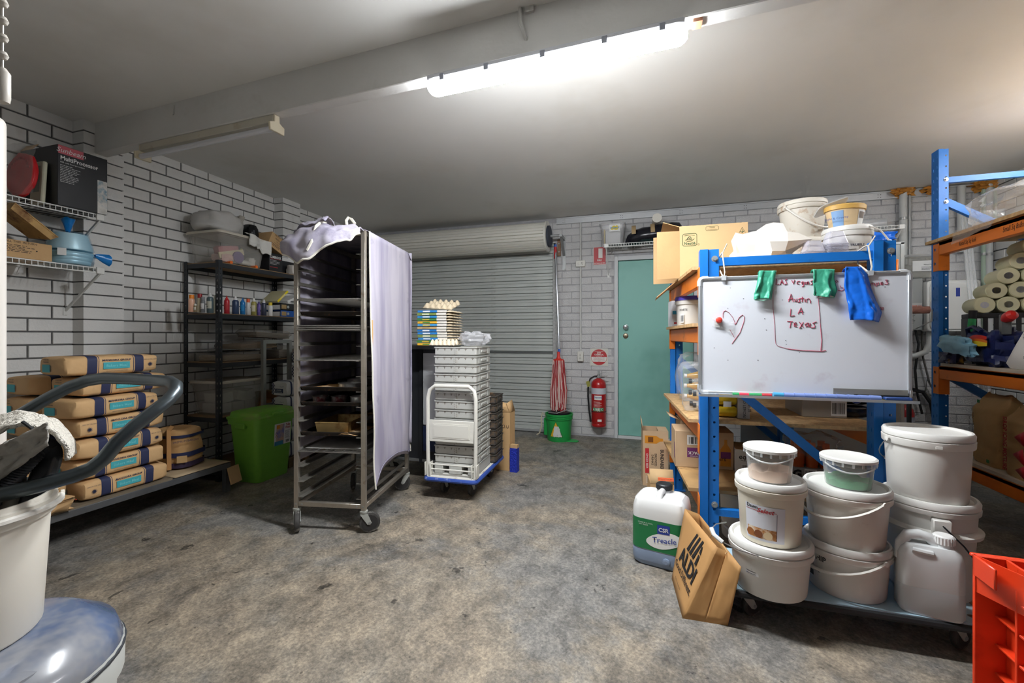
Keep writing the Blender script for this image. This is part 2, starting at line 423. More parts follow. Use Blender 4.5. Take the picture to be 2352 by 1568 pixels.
# right wall (faces -X; local x along -Y)
wr = struct('wall_right', G().box(XR + .007, XR + .3, YF - .3, YB + .3, -.05, ZT), mortar_dk, smooth=0)
fr_ = lambda a, z, j: facemat((XR - j, -a, z), (0, -1, 0))
place_bricks(wr, wall_items(fr_, -YB, -2.0, ZT, -2.1, 1.3076 - 16 * MODZ, seed=6), wallpaint)
struct('wall_front', G().box(XL - .3, XR + .3, YF - .3, YF, -.05, ZT + .05), mat('plain_wall_paint', (205, 203, 198), .7, var=.04), smooth=0)
# ceiling beam, turned a little against the wall
beampaint = mat('beam_paint', (222, 221, 218), .7, var=.04, vs=2.5, dirt=(206, 203, 196), ds=2.2, dth=.64, bump=.15, bs=30.)
def beam_y(x): return 2.036 - .0418 * (x - XL)
BZ, BT = 2.472, .075
g = G()
a, b2 = (XL - .05, beam_y(XL - .05)), (XR + .05, beam_y(XR + .05))
g.hexa([(*a, BZ), (*b2, BZ), (b2[0], b2[1] + BT, BZ), (a[0], a[1] + BT, BZ)], [(*a, 2.75), (*b2, 2.75), (b2[0], b2[1] + BT, 2.75), (a[0], a[1] + BT, 2.75)])
tb = struct('trim_1', g, beampaint, smooth=0, bev=.004)
tb['label'] = 'painted ceiling beam above the batten lights'
g = G(); q = beam_y(-.55)
obj('conduit_drop', G().tube([(-.55, q - .012, 2.69), (-.548, q - .014, 2.62), (-.53, q - .012, 2.56), (-.52, q + .01, 2.535)], .0095, 8), mat('conduit_white', (208, 208, 204), .5), tb)
obj('cable_tag', G().box(-.525, -.485, q - .016, q - .002, 2.655, 2.69), mat('conduit_white', (0, 0, 0)), tb)
obj('hook', G().tube([(-2.86, beam_y(-2.86) - .004, 2.66), (-2.86, beam_y(-2.86) - .006, 2.60), (-2.857, beam_y(-2.86) - .012, 2.595)], .003, 6), mat('conduit_white', (0, 0, 0)), tb)
# metal channel along the top of the back wall
g = G().box(RX1 + .02, XR, YB - .03, YB + .01, 2.565, 2.64).box(RX1 + .02, XR, YB - .042, YB - .03, 2.628, 2.64).box(RX1 + .02, XR, YB - .036, YB - .03, 2.565, 2.57)
t2 = struct('trim_2', g, mat('galvanised_channel', (196, 198, 200), .4, .35, var=.06, vs=5.), smooth=0)
t2['label'] = 'galvanised metal channel along the top of the back wall'
g = G()
for x in (-.98, -.3, .35, 1.0, 1.55, 2.2, 2.75):
    for dx in (0, .022):
        for z in (2.585, 2.612): g.cyl((x + dx, YB - .0305, z), (x + dx, YB - .029, z), .004, n=8)
obj('rivets', g, mat('rivet_dark', (60, 60, 60), .5, .6), t2)
# ================================================================== roller door
d1 = struct('door_1', G().box(RX0, RX1, YB + .20, YB + .24, 0, RZ1), mat('door_recess', (60, 60, 62), .8), smooth=0)
d1['label'] = 'grey corrugated roller door with a cream drum'
slatm = mat('roller_slat_grey', (204, 208, 204), .5, .1, var=.04, vs=4., dirt=(172, 172, 166), ds=5., dth=.7)
PT = .081; SY = YB + .035
prof = [(.016, 0), (-.012, .003), (-.014, .036), (-.004, .040), (-.004, .043), (-.013, .047), (-.015, .074), (.006, .076), (.016, .081)]
g = G(); n = len(prof)
x0, x1 = RX0 - .02, RX1 - .025
g.add([(x0, y, z) for y, z in prof] + [(x1, y, z) for y, z in prof], [(i, i + 1, n + i + 1, n + i) for i in range(n - 1)])
sm = bpy.data.meshes.new('slat'); sm.from_pydata([tuple(p) for p in g.v], [], g.f); sm.materials.append(slatm); sm.update()
for k in range(29):
    o = bpy.data.objects.new('slat', sm); COL.objects.link(o); o.parent = d1; o.location = (0, SY, .04 + k * PT)
obj('bottom_rail', G().box(x0, x1, SY - .02, SY + .02, .008, .045), mat('bottom_rail_alu', (190, 192, 192), .4, .5), d1, bev=.004)
obj('lock_bar', G().box(RX0 + .4, x1, SY - .022, SY - .012, .985, 1.005), mat('lock_bar_grey', (112, 114, 114), .4, .4), d1)
# cream drum: the rolled-up curtain
dm = mat('drum_cream', (230, 228, 218), .45, .05, var=.03, vs=3., dirt=(160, 140, 110), ds=1.5, dth=.72)
g = G(); ring0 = []; ring1 = []; DR = .165; DC = (YB - .205, 2.385); NR = 14
for k in range(NR):
    for f, rr in ((.0, DR - .016), (.07, DR + .003), (.44, DR + .002), (.5, DR - .009), (.57, DR + .003), (.93, DR + .002)):
        a = 2 * math.pi * (k + f) / NR; ring0.append(Vector((RX0 - .05, DC[0] + rr * math.cos(a), DC[1] + rr * math.sin(a)))); ring1.append(Vector((RX1 - .06, DC[0] + rr * math.cos(a), DC[1] + rr * math.sin(a))))
g.loft([ring0, ring1]); obj('drum', g, dm, d1, smooth=25)
def xlathe(prof, x, cy, cz, sgn=1, n=24):
    g = G(); g.lathe(prof, n, M=Matrix.Translation((x, cy, cz)) @ Matrix.Rotation(R(90) * sgn, 4, 'Y')); return g
obj('drum_rim', xlathe([(DR - .03, 0), (DR + .014, 0), (DR + .014, .02), (DR - .03, .02)], RX1 - .065, *DC), dm, d1)
obj('drum_wheel', xlathe([(.02, .0), (DR - .04, .0), (DR - .04, .03), (.04, .035)], RX1 - .05, *DC), mat('drum_wheel_dark', (52, 58, 70), .6), d1)
stl = mat('galvanised_steel', (168, 170, 170), .38, .6, var=.1, vs=12., dirt=(120, 112, 100), ds=8., dth=.66)
obj('axle', G().cyl((RX1 - .05, *DC), (RX1 + .10, *DC), .017), stl, d1)
bk = obj('bracket', G().box(RX1 + .09, RX1 + .13, YB - .012, YB - .002, 2.0, 2.42).bar((RX1 + .11, YB - .21, 2.375), (RX1 + .11, YB - .02, 2.18), .03, .006).bar((RX1 + .11, YB - .24, 2.38), (RX1 + .11, YB - .01, 2.38), .03, .03), stl, d1)
obj('mount_block', G().box(RX1 + .03, RX1 + .07, YB - .03, YB - .002, 2.18, 2.38), mat('timber_block', (150, 116, 92), .8, var=.2, vs=20.), d1)
obj('bolts', G().cyl((RX1 + .05, YB - .036, 2.33), (RX1 + .05, YB - .03, 2.33), .009).cyl((RX1 + .05, YB - .036, 2.23), (RX1 + .05, YB - .03, 2.23), .009), stl, d1)
obj('guide_track', G().box(RX1 - .03, RX1 + .022, YB - .018, YB + .05, 0, 2.24), mat('galvanised_flaking', (172, 173, 172), .6, .3, var=.22, vs=40.), d1, bev=.003)
# ================================================================== green door
d2 = struct('door_2', G().box(DX0 + .046, DX1 - .046, YB + .02, YB + .06, .035, DZ1 - .055), mat('door_teal', (134, 192, 180), .5, var=.02, vs=2., dirt=(120, 178, 166), ds=1.2, dth=.6), bev=.002)
d2['label'] = 'pale teal door with a white frame'
fm = mat('door_frame_white', (206, 208, 210), .5, dirt=(150, 140, 124), ds=9., dth=.7)
g = G().box(DX0, DX0 + .042, YB - .012, YB + .1, 0, DZ1).box(DX1 - .042, DX1, YB - .012, YB + .1, 0, DZ1).box(DX0 + .042, DX1 - .042, YB - .012, YB + .1, DZ1 - .05, DZ1)
obj('door_frame', g, fm, d2, bev=.003)
obj('threshold', G().box(DX0 + .042, DX1 - .042, YB - .0, YB + .1, 0, .032), mat('threshold_white', (212, 214, 214), .5), d2)
kp = PY(1437, 751, YB)
def ylathe(prof, x, y, z, n=24): return G().lathe(prof, n, M=Matrix.Translation((x, y, z)) @ Matrix.Rotation(R(90), 4, 'X'))
chrome = mat('chrome', (200, 202, 204), .16, 1.)
kn = obj('door_knob', ylathe([(.032, 0), (.032, .004), (.012, .008), (.012, .03), (.026, .04), (.029, .055), (.022, .066), (.0, .068)], kp.x, YB + .02, kp.z), chrome, d2)
dl = obj('deadlock', ylathe([(.031, 0), (.031, .008), (.022, .012), (.0, .013)], kp.x, YB + .02, PY(1437, 771, YB).z), mat('aged_brass', (150, 140, 120), .35, .9), d2)
obj('keyhole_shade', G().box(kp.x - .002, kp.x + .002, YB + .004, YB + .007, dl.location.z + PY(1437, 771, YB).z - .01, PY(1437, 771, YB).z + .01), INK, d2)  # black slab in place of a real hole, its shade put into the colour
# ================================================================== ceiling lamps
body_w = mat('lamp_body_white', (214, 216, 222), .5)
def glow_set(nm, p):                       # below, shoulder and upper side of the frosted diffuser
    ms = [mat('lit_diffuser_%s_%d' % (nm, i), (255, 255, 255), .4, emit=p * k) for i, k in enumerate((1, .65, .32))]
    for q in ms: q.node_tree.nodes['Principled BSDF'].inputs['Emission Color'].default_value = (.94, .97, 1, 1)
    return ms
def led_batten(loc, rz, label, ln=1.17, name='led_batten_light', power=1.):
    t = thing(name, label, 'ceiling light', loc, rz, 'lit LED battens')
    g = G(); P = [(-.052, 0), (.052, 0), (.055, -.028), (-.055, -.028)]
    g.prism(P, -ln / 2, ln / 2, Matrix.Rotation(R(90), 4, 'Y') @ Matrix.Rotation(R(90), 4, 'Z'))
    obj('housing', g, body_w, t, bev=.006)
    pts = [(-.050, -.028)] + [(.050 * math.cos(R(a)), -.028 - .052 * math.sin(R(a))) for a in range(180, -1, -15)][1:-1] + [(.050, -.028)]
    rings = []
    for x, k in ((-ln / 2 - .012, .55), (-ln / 2, .82), (-ln / 2 + .02, 1), (ln / 2 - .02, 1), (ln / 2, .82), (ln / 2 + .012, .55)):
        rings.append([Vector((x, y * k, -.028 + (z + .028) * k)) for y, z in pts])
    df = obj('diffuser', G().loft(rings), glow_set(name, LAMP_MAIN * power)[0], t)       # bright below, softer towards the upper sides like a frosted batten
    for q in glow_set(name, 0)[1:]: df.data.materials.append(q)
    for q in df.data.polygons:
        nz_ = -q.normal.z
        q.material_index = 0 if nz_ > .8 else 1 if nz_ > .45 else 2
    for x in (-.5, -.27, 0, .27, .5):
        for s_ in (-1, 1):
            obj('clip', G().box(x * ln / 1.17 - .012, x * ln / 1.17 + .012, s_ * .054 - .004, s_ * .054 + .004, -.042, -.012), mat('clip_grey', (150, 154, 166), .4), t, bev=.002)
    return t
ang = math.atan(-.0418)
xm = -.44
led_batten((xm, beam_y(xm) + .03, BZ), ang, 'bright white LED batten light fixed under the ceiling beam')
# the same kind of lamp beyond the right edge of the frame: the photograph shows its glow on the ceiling there
led_batten((2.72, 3.0, ceil_z(3.0) - .004), R(90), 'LED batten light on the ceiling above the right-hand racking', name='led_batten_light_offscreen', power=.4)
# brown board end beside the lamp
tag(obj('timber_packer', G().box(.175, .21, beam_y(.19) + .01, beam_y(.19) + .06, BZ - .014, BZ), mat('raw_timber', (142, 96, 70), .8, var=.2, vs=30.)), 'small brown timber packer beside the lit batten light', 'timber')
# unlit fluorescent tube fitting
t = thing('fluorescent_fitting', 'old unlit fluorescent tube fitting under the ceiling beam', 'ceiling light', (-2.63, beam_y(-2.63) + .03, BZ), ang)
old = mat('aged_white_metal', (206, 200, 184), .5, var=.05, vs=6., dirt=(170, 150, 120), ds=5., dth=.66)
obj('channel', G().box(-.585, .585, -.02, .02, -.045, 0), old, t, bev=.003)
obj('tube', G().cyl((-.58, -.012, -.078), (.58, -.012, -.078), .0165, n=20), mat('tube_glass', (222, 224, 230), .25, spec=.6), t)
for s_ in (-1, 1):
    g = G().prism([(-.018, 0), (.018, 0), (.018, -.04), (.052, -.055), (.050, -.098), (-.046, -.098), (-.05, -.055), (-.018, -.04)], -.008, .008, Matrix.Translation((s_ * .588, 0, 0)) @ Matrix.Rotation(R(90), 4, 'Z') @ Matrix.Rotation(R(90), 4, 'X'))
    obj('end_holder', g, mat('holder_cream', (222, 212, 186), .5), t, bev=.003)
# ================================================================== back wall fixtures
cw = mat('conduit_white', (208, 208, 204), .5)
cx = PY(1334, 600, YB).x
t = thing('power_point', 'white wall power socket on conduit beside roller door', 'socket', (cx, YB, 0))
zp = PY(1334, 606, YB).z; zs = PY(1334, 818, YB).z
obj('conduit', G().cyl((0, -.012, zp + .04), (0, -.012, 2.62), .011, n=10).cyl((0, -.012, zs + .05), (0, -.012, zp - .03), .011, n=10), cw, t)
pl = obj('socket_plate', G().box(-.058, .058, -.036, -.0005, zp - .038, zp + .038), mat('socket_cream', (222, 220, 212), .4), t, bev=.006)
obj('socket_hole_shade', G().box(.012, .016, -.0368, -.0355, zp - .002, zp + .014).box(.028, .032, -.0368, -.0355, zp - .002, zp + .014).box(.02, .024, -.0368, -.0355, zp - .018, zp - .006), INK, pl)  # shade inside the pin slots painted as black slabs, nothing cut
obj('rocker', G().box(-.03, -.014, -.040, -.035, zp - .012, zp + .012), mat('socket_cream', (0, 0, 0)), pl, bev=.002)
t = thing('wall_switch', 'white light switch on conduit above fire extinguisher sign height', 'switch', (cx, YB, zs)); t['label'] = 'white two-button wall switch box below the conduit'
obj('switch_box', G().box(-.036, .036, -.045, -.0005, -.06, .06), mat('socket_cream', (0, 0, 0)), t, bev=.006)
for dz in (.018, -.016): obj('switch_rocker', G().box(-.009, .009, -.05, -.044, dz - .013, dz + .013), mat('switch_grey', (200, 198, 190), .4), t, bev=.003)
# red FIRE EXTINGUISHER plate
red = mat('sign_red', (190, 48, 52), .45, var=.04); wht = mat('sign_white', (232, 230, 224), .55)
p0, p1 = PY(1363, 609, YB), PY(1391, 567, YB)
w_, h_ = p1.x - p0.x, p1.z - p0.z
t = thing('fire_sign', 'red rectangular fire extinguisher location sign on brick wall', 'sign', (p0.x, YB - .003, p0.z))
obj('plate', G().box(0, w_, -.003, .0025, 0, h_), red, t); 
patch(t, 'border', (0, -.0032, 0), (1, 0, 0), (0, 0, 1), w_, .006, wht); patch(t, 'border', (0, -.0032, 0), (1, 0, 0), (0, 0, 1), .005, h_, wht)
text(t, 'FIRE', .030, (w_ * .5, -.0034, .045), m=wht, bold=.02); text(t, 'EXTINGUISHER', .0185, (w_ * .5, -.0034, .014), m=wht, bold=.015)
patch(t, 'extinguisher_symbol', (w_ * .42, -.0034, h_ * .38), (1, 0, 0), (0, 0, 1), .048, .115, wht)
# round DRY CHEMICAL sign
pc = PY(1376, 820, YB); rs = .094
t = thing('round_sign', 'round red and white dry chemical sign above fire extinguisher', 'sign', (pc.x, YB, pc.z))
obj('backing', G().box(-.105, .105, -.004, -.0005, -.103, .103), mat('sign_backing_cream', (216, 214, 204), .6), t)
def disc(r, n=40, y=-.0046, z0=-9, z1=9):
    P = [(r * math.cos(2 * math.pi * i / n), max(z0, min(z1, r * math.sin(2 * math.pi * i / n)))) for i in range(n)]
    return G().add([(x, y, z) for x, z in P], [tuple(range(n))])
obj('red_disc', disc(rs), red, t, smooth=0)
g = G(); zz0, zz1 = -.055, .004; hw0, hw1 = math.sqrt(.09 ** 2 - zz0 ** 2), math.sqrt(.09 ** 2 - zz1 ** 2)
P = [(.09 * math.cos(a), .09 * math.sin(a)) for a in [math.asin(zz0 / .09) + (math.asin(zz1 / .09) - math.asin(zz0 / .09)) * i / 8 for i in range(9)]]
P = P + [(-x, z) for x, z in reversed(P)]
obj('white_field', G().add([(x, -.0050, z) for x, z in P], [tuple(range(len(P)))]), wht, t, smooth=0)
text(t, 'FIRE EXTINGUISHER', .012, (0, -.0052, .066), m=wht); text(t, 'DRY', .026, (0, -.0052, .043), m=wht, bold=.03); text(t, 'CHEMICAL', .023, (0, -.0052, .022), m=wht, bold=.03); text(t, 'A B (E) CLASS', .011, (0, -.0052, .008), m=wht)
redink = mat('ink_red', (170, 40, 44), .6)
for i, s_ in enumerate(('TO BE USED FOR PAPER,', 'WOOD, TEXTILE, OIL,', 'LIQUID AND ELECTRICAL', 'FIRES')): text(t, s_, .0125, (0, -.0055, -.012 - i * .0128), m=redink)
# fire extinguisher
exm = mat('extinguisher_red', (178, 28, 30), .28, coat=.3, var=.03)
def extinguisher(loc, label, rz=0.):
    t = thing('fire_extinguisher', label, 'extinguisher', loc, rz)
    H_ = .55; rr = .086
    obj('cylinder', G().lathe([(0, .004), (rr - .008, .0), (rr, .012), (rr, .03), (rr - .003, .034), (rr, .038), (rr, H_ - .07), (rr - .008, H_ - .035), (rr - .03, H_ - .008), (.03, H_ + .004), (.022, H_ + .012), (0, H_ + .013)], 36), exm, t)
    obj('neck_valve', G().lathe([(.024, H_ + .01), (.024, H_ + .025), (.016, H_ + .03), (.016, H_ + .06), (0, H_ + .062)], 16).cyl((0, -.03, H_ + .03), (0, .0, H_ + .03), .014, n=12), stl, t)
    obj('hanger', G().box(-.012, .012, -.005, .012, H_ + .05, H_ + .105), stl, t)
    obj('lever', G().bar((-.005, 0, H_ + .055), (.085, -.01, H_ + .085), .016, .004).bar((.0, 0, H_ + .045), (.095, -.012, H_ + .015), .016, .004), stl, t)
    h = [(0, -.01, H_ + .035), (-.05, -.012, H_ + .03), (-.095, -.02, H_ - .0), (-.118, -.025, H_ - .07), (-.12, -.028, H_ - .2), (-.108, -.03, H_ - .36), (-.095, -.03, H_ - .45), (-.09, -.03, H_ - .5)]
    obj('hose', G().tube(h, .010, 10), mat('rubber_black', (30, 31, 33), .6), t)
    band(t, 'white_band', mat('band_grey_white', (200, 202, 210), .5), rr, rr, .38, .45)
    band(t, 'strap', mat('rubber_black', (0, 0, 0)), rr, rr, .172, .18, out=.002)
    a0 = -R(90)
    band(t, 'brand_label', wht, rr, rr, .315, .365, a0 - .5, a0 + .5, out=.0010)
    text(t, 'Chemwell', .026, (0, 0, .335), m=mat('ink_blue', (40, 60, 140), .6), cyl=(0, 0, rr + .0012, a0), bold=.02)
    band(t, 'class_label', mat('label_green', (40, 132, 84), .5), rr, rr, .185, .225, a0 - .72, a0 + .8, out=.0010)
    text(t, 'A B(E) C', .034, (0, 0, .193), m=wht, cyl=(0, 0, rr + .0012, a0), bold=.03)
    for k in range(6): band(t, 'instruction_line', wht, rr, rr, .29 - k * .014, .293 - k * .014, a0 - .6, a0 + (.5 if k % 2 else .3), out=.001)
    band(t, 'service_label', wht, rr, rr, .065, .092, a0 - .05, a0 + .5, out=.001)
    obj('tag', G().box(.03, .07, -.088, -.084, H_ - .075, H_ - .01), mat('tag_olive', (150, 148, 60), .6), t, rot=(0, R(-18), 0))
    return t
extinguisher((-.545, YB - .10, .15), 'red fire extinguisher hung on wall beside the teal door')
extinguisher((2.30, YB - .25, 0), 'red fire extinguisher standing on floor below the cables', R(20))
# mop: head up in the bucket, handle against the roller-door track
bx, by = PY(1284, 1000, YB - .28).x, YB - .28
t = thing('mop_bucket', 'green plastic mop bucket with a torn yellow warning label', 'bucket', (bx, by, 0))
gp = mat('bucket_green', (36, 158, 74), .4, var=.04, dirt=(30, 130, 62), ds=5., dth=.66)
rb, rt, hb = .13, .155, .31
obj('pail', G().lathe([(0, .003), (rb, .0), (rb + .004, .01), (rt - .006, hb - .06), (rt + .004, hb - .06), (rt + .004, hb - .05), (rt - .002, hb - .046), (rt + .004, hb - .04), (rt + .004, hb - .03), (rt - .001, hb - .026), (rt + .007, hb - .02), (rt + .008, hb), (rt - .004, hb), (rb - .006, .02), (0, .02)], 32), gp, t)
obj('pouring_foot', G().prism([(.08, -.09), (.22, -.075), (.235, -.03), (.2, .02), (.08, .06)], 0, .012), gp, t, bev=.004)
obj('handle_lug', G().prism([(-.175, -.03), (-.12, -.045), (-.12, .045), (-.175, .03)], .05, .25), gp, t, bev=.006)
obj('wringer', G().lathe([(.06, hb - .01), (.125, hb - .01), (.13, hb + .012), (.06, hb + .02)], 20, sy=.8), mat('wringer_black', (34, 36, 38), .5), t)
obj('handle_wire', G().tube([(-.11, -.07, hb + .01), (0, -.12, hb + .015), (.1, -.06, hb + .05), (.13, .0, hb + .055), (.08, .04, hb + .05)], .006, 8), stl, t)
obj('strap', G().tube([(-.15, -.02, hb - .04), (-.19, -.03, hb), (-.205, -.03, hb - .06), (-.2, -.03, .16), (-.225, -.03, .07), (-.26, -.02, .045)], .008, 6), mat('strap_cream', (200, 192, 168), .7), t)
def on_cone(a, z): 
    r_ = rb + (rt - rb) * z / hb + .002; return Vector((r_ * math.cos(a), r_ * math.sin(a), z))
def tri(name, a0, w0, z0, z1, m, out=0.):
    def fn(u, v):
        p = on_cone(a0 + (u - .5) * w0 * (1 - v), z0 + (z1 - z0) * v); p.x *= 1 + out; p.y *= 1 + out; return p
    return obj(name, G().sheet(fn, 10, 8), m, t)
tri('label_border', -R(93), 1.12, .055, .235, INK); tri('warning_label', -R(93), 1.02, .06, .227, mat('label_yellow', (226, 184, 40), .6), .004)
def torn(u, v):
    a = -R(93) + (u - .36) * .75 * (1 - v * .55) + .05 * nz(v * 6, u * 5); z = .06 + .12 * v + .012 * nz(u * 9, 3.)
    p = on_cone(a, z); p.x *= 1.008; p.y *= 1.008; return p
obj('torn_paper', G().sheet(torn, 12, 8), mat('torn_label_white', (214, 216, 212), .8, dirt=(130, 150, 130), ds=20., dth=.6), t)
mx = bx - .01
t = thing('mop', 'red and white string mop with silver handle in green bucket', 'mop', (mx, by + .02, .3))
hx, hy = PY(1276, 590, YB - .12).x - mx, .13
obj('handle', G().cyl((.005, .01, .78 - .05), (hx, hy, 1.95), .0125, n=14), mat('aluminium_pole', (196, 200, 206), .25, .9), t)
obj('grip', G().cyl((hx - .001, hy - .004, 1.83), (hx, hy, 1.97), .0165, n=14), mat('grip_red', (190, 30, 36), .5), t)
obj('grip_ring', G().cyl((hx, hy, 1.97), (hx, hy, 2.0), .0155, n=14), mat('mop_blue', (50, 100, 190), .5), t)
obj('socket_ring', G().cyl((.004, .01, .70), (.006, .012, .75), .016, n=14), mat('mop_blue', (0, 0, 0)), t)
obj('head_socket', G().lathe([(.06, .60), (.062, .63), (.03, .64), (.018, .66), (.016, .72)], 18, sy=.7), mat('grip_red_light', (214, 52, 40), .5), t)
rd = random.Random(4)
for col, nm, cnt in (((168, 54, 58), 'red_strands', 150), ((226, 198, 190), 'pale_strands', 120)):
    g = G()
    for k in range(cnt):
        a = rd.uniform(0, 6.28); r0 = rd.uniform(.03, .066); r1 = rd.uniform(.04, .105); zb = rd.uniform(.02, .14); tw = rd.uniform(-.5, .5)
        g.tube([(r0 * math.cos(a), .7 * r0 * math.sin(a), .62), (r0 * 1.15 * math.cos(a + tw * .3), .75 * r0 * 1.15 * math.sin(a + tw * .3), .48), (r1 * .95 * math.cos(a + tw * .6), .7 * r1 * math.sin(a + tw * .6), .28), (r1 * .85 * math.cos(a + tw), .7 * r1 * .9 * math.sin(a + tw), zb)], .0052, 5)
    obj(nm, g, mat('mop_' + nm, col, .9), t)
# ================================================================== wire shelves on the left wall
wirem = mat('wire_white', (226, 226, 222), .4)
def wire_shelf(label, loc, rz, L_, dp, brackets, group=None, strut=.27, m=None):
    """ventilated shelf: local x along the wall, wall at y=0, front at y=-dp, deck at z=0"""
    m = m or wirem; t = thing('wire_shelf', label, 'shelf', loc, rz, group)
    g = G(); n = int(L_ / .027)
    for i in range(n + 1):
        x = L_ * i / n; g.bar((x, -.005, 0), (x, -dp, 0), .0032, .0032); g.bar((x, -dp, 0), (x, -dp, -.03), .0032, .0032, up=(0, 1, 0))
    obj('cross_wires', g, m, t, smooth=0)
    g = G()
    for y, z in ((-.005, -.004), (-dp * .5, -.005), (-dp, 0), (-dp, -.03)): g.bar((0, y, z), (L_, y, z), .006, .006)
    obj('long_wires', g, m, t, smooth=0)
    for x in brackets:
        b = obj('bracket', G().bar((x, -dp, -.032), (x, -.004, -strut), .010, .014).box(x - .012, x + .012, -.006, -.0005, -strut - .03, -strut + .02), m, t)
        obj('end_clip', G().box(x - .022, x + .022, -dp - .012, -dp + .004, -.037, .006), m, t, bev=.003)
    return t
SX = XL + .0
wire_shelf('white wire wall shelf holding the black appliance box', (SX, 1.0, 1.995), R(90), .945, .35, (.925,))
wire_shelf('white wire wall shelf holding foil dishes in blue plastic', (SX, 1.0, 1.645), R(90), .945, .35, (.925,))
# black appliance box
card = mat('cardboard', (202, 164, 116), .8, var=.05, vs=6., bump=.1, bs=60.)
card_in = card
blk = mat('carton_black', (30, 31, 35), .4, var=.1, vs=6.)
t = thing('appliance_box', 'black food processor box with pink brand strip on upper wire shelf', 'box', (-3.775, 1.70, 2.0))
bx_, by_, bz_ = .365, .255, .365
obj('carton', G().box(0, bx_, 0, by_, 0, bz_), blk, t, bev=.002)
obj('top_flap', G().add([(.0, 0, bz_), (.12, 0, bz_), (.12, .03, bz_ + .04), (.0, .03, bz_ + .045)], [(0, 1, 2, 3)]), card, t, sol=.003)
F_ = dict(r=(0, 1, 0), up=(0, 0, 1))
patch(t, 'brand_strip', (bx_, .002, bz_ - .052), (0, 1, 0), (0, 0, 1), .125, .05, mat('strip_pink', (198, 92, 104), .5))
text(t, 'Sunbeam', .040, (bx_ + .0008, .065, bz_ - .042), **F_, m=PAPER, shear=.25)
text(t, 'MultiProcessor', .036, (bx_ + .0006, .012, bz_ - .088), **F_, m=PAPER, align='LEFT', bold=.02, sx=.86)
text(t, '850 watt food processor', .012, (bx_ + .0006, .012, bz_ - .106), **F_, m=PAPER, align='LEFT')
lines(t, (bx_, .012, bz_ - .225), (0, 1, 0), (0, 0, 1), .1, .11, 11, mat('print_grey', (190, 190, 190), .6), seed=3)
ph = mat('photo_print', (206, 204, 198), .5, var=.25, vs=16., dirt=(104, 140, 160), ds=18., dth=.56)
patch(t, 'photo', (bx_, by_ - .055, .0), (0, 1, 0), (0, 0, 1), .053, .215, ph)
# packets and moulds beside it
def film_bag(name, label, cat, dims, loc, rot, rgb, op=.35, seed=1., amp=.35, e=.75):
    o = obj(name, blob(*dims, amp=amp, fr=5, seed=seed, e=e, n=22, k=14, fine=.1), film('film_%d_%d_%d_%d' % (*rgb, int(op * 100)), rgb, op, .12, bump=.8, bs=18.), loc=loc, rot=rot)
    return tag(o, label, cat)
t = thing('silicone_mould', 'red silicone baking mould in a clear bag on upper wire shelf', 'baking mould', (-3.47, 1.575, 2.0), 0, rot=(R(-9), R(-6), R(14)))
P = [(.09 * math.cos(2 * math.pi * i / 28), .14 + .135 * math.sin(2 * math.pi * i / 28) + (.012 if i % 4 == 0 else 0)) for i in range(28)]
mo = obj('mould', G().prism(P, 0, .03, Matrix.Rotation(R(90), 4, 'X') @ Matrix.Rotation(R(0), 4, 'Z')), mat('silicone_red', (196, 34, 40), .35), t, bev=.008, segs=2)
g = G()
for i in range(10):
    a = .3 + i * .27; g.box(.06 * math.cos(a) - .006, .06 * math.cos(a) + .006, -.034, -.029, .15 + .09 * math.sin(a) - .006, .15 + .09 * math.sin(a) + .006)
obj('raised_numbers', g, mat('silicone_red_dark', (168, 26, 32), .4), mo)
obj('clear_bag', G().sheet(lambda u, v: Vector(((u - .5) * .22, -.04 - .012 * math.sin(v * 3) + .01 * nz(u * 7, v * 7), v * .33 + .01 * nz(u * 5, 2.))), 14, 14), film('film_clear', (225, 225, 222), .22, .1, bump=.6, bs=20.), t)
t = thing('paper_packet', 'small cream printed packet leaning beside the black box', 'packet', (-3.53, 1.665, 2.0), 0, rot=(R(-3), 0, R(4)))
obj('packet', G().box(-.05, .05, -.012, .012, 0, .26), mat('packet_cream', (206, 204, 180), .6), t, bev=.006)
patch(t, 'print', (-.03, -.0125, .07), (1, 0, 0), (0, 0, 1), .06, .16, mat('print_green_grey', (150, 164, 150), .6))
tag(obj('plastic_tray', blob(.30, .16, .14, .3, 4, 3.1, .6), mat('tray_dark', (44, 42, 42), .5), loc=(-3.56, 1.30, 2.0)), 'dark crumpled plastic trays on the upper wire shelf', 'tray')
t = thing('plastic_bowl', 'mauve plastic bowl on the trays beside the red mould', 'bowl', (-3.50, 1.30, 2.142))
obj('bowl', G().lathe([(.05, 0), (.1, .04), (.13, .1), (.135, .1), (.1, .035), (0, .01)], 28), mat('plastic_mauve', (128, 96, 102), .5), t)
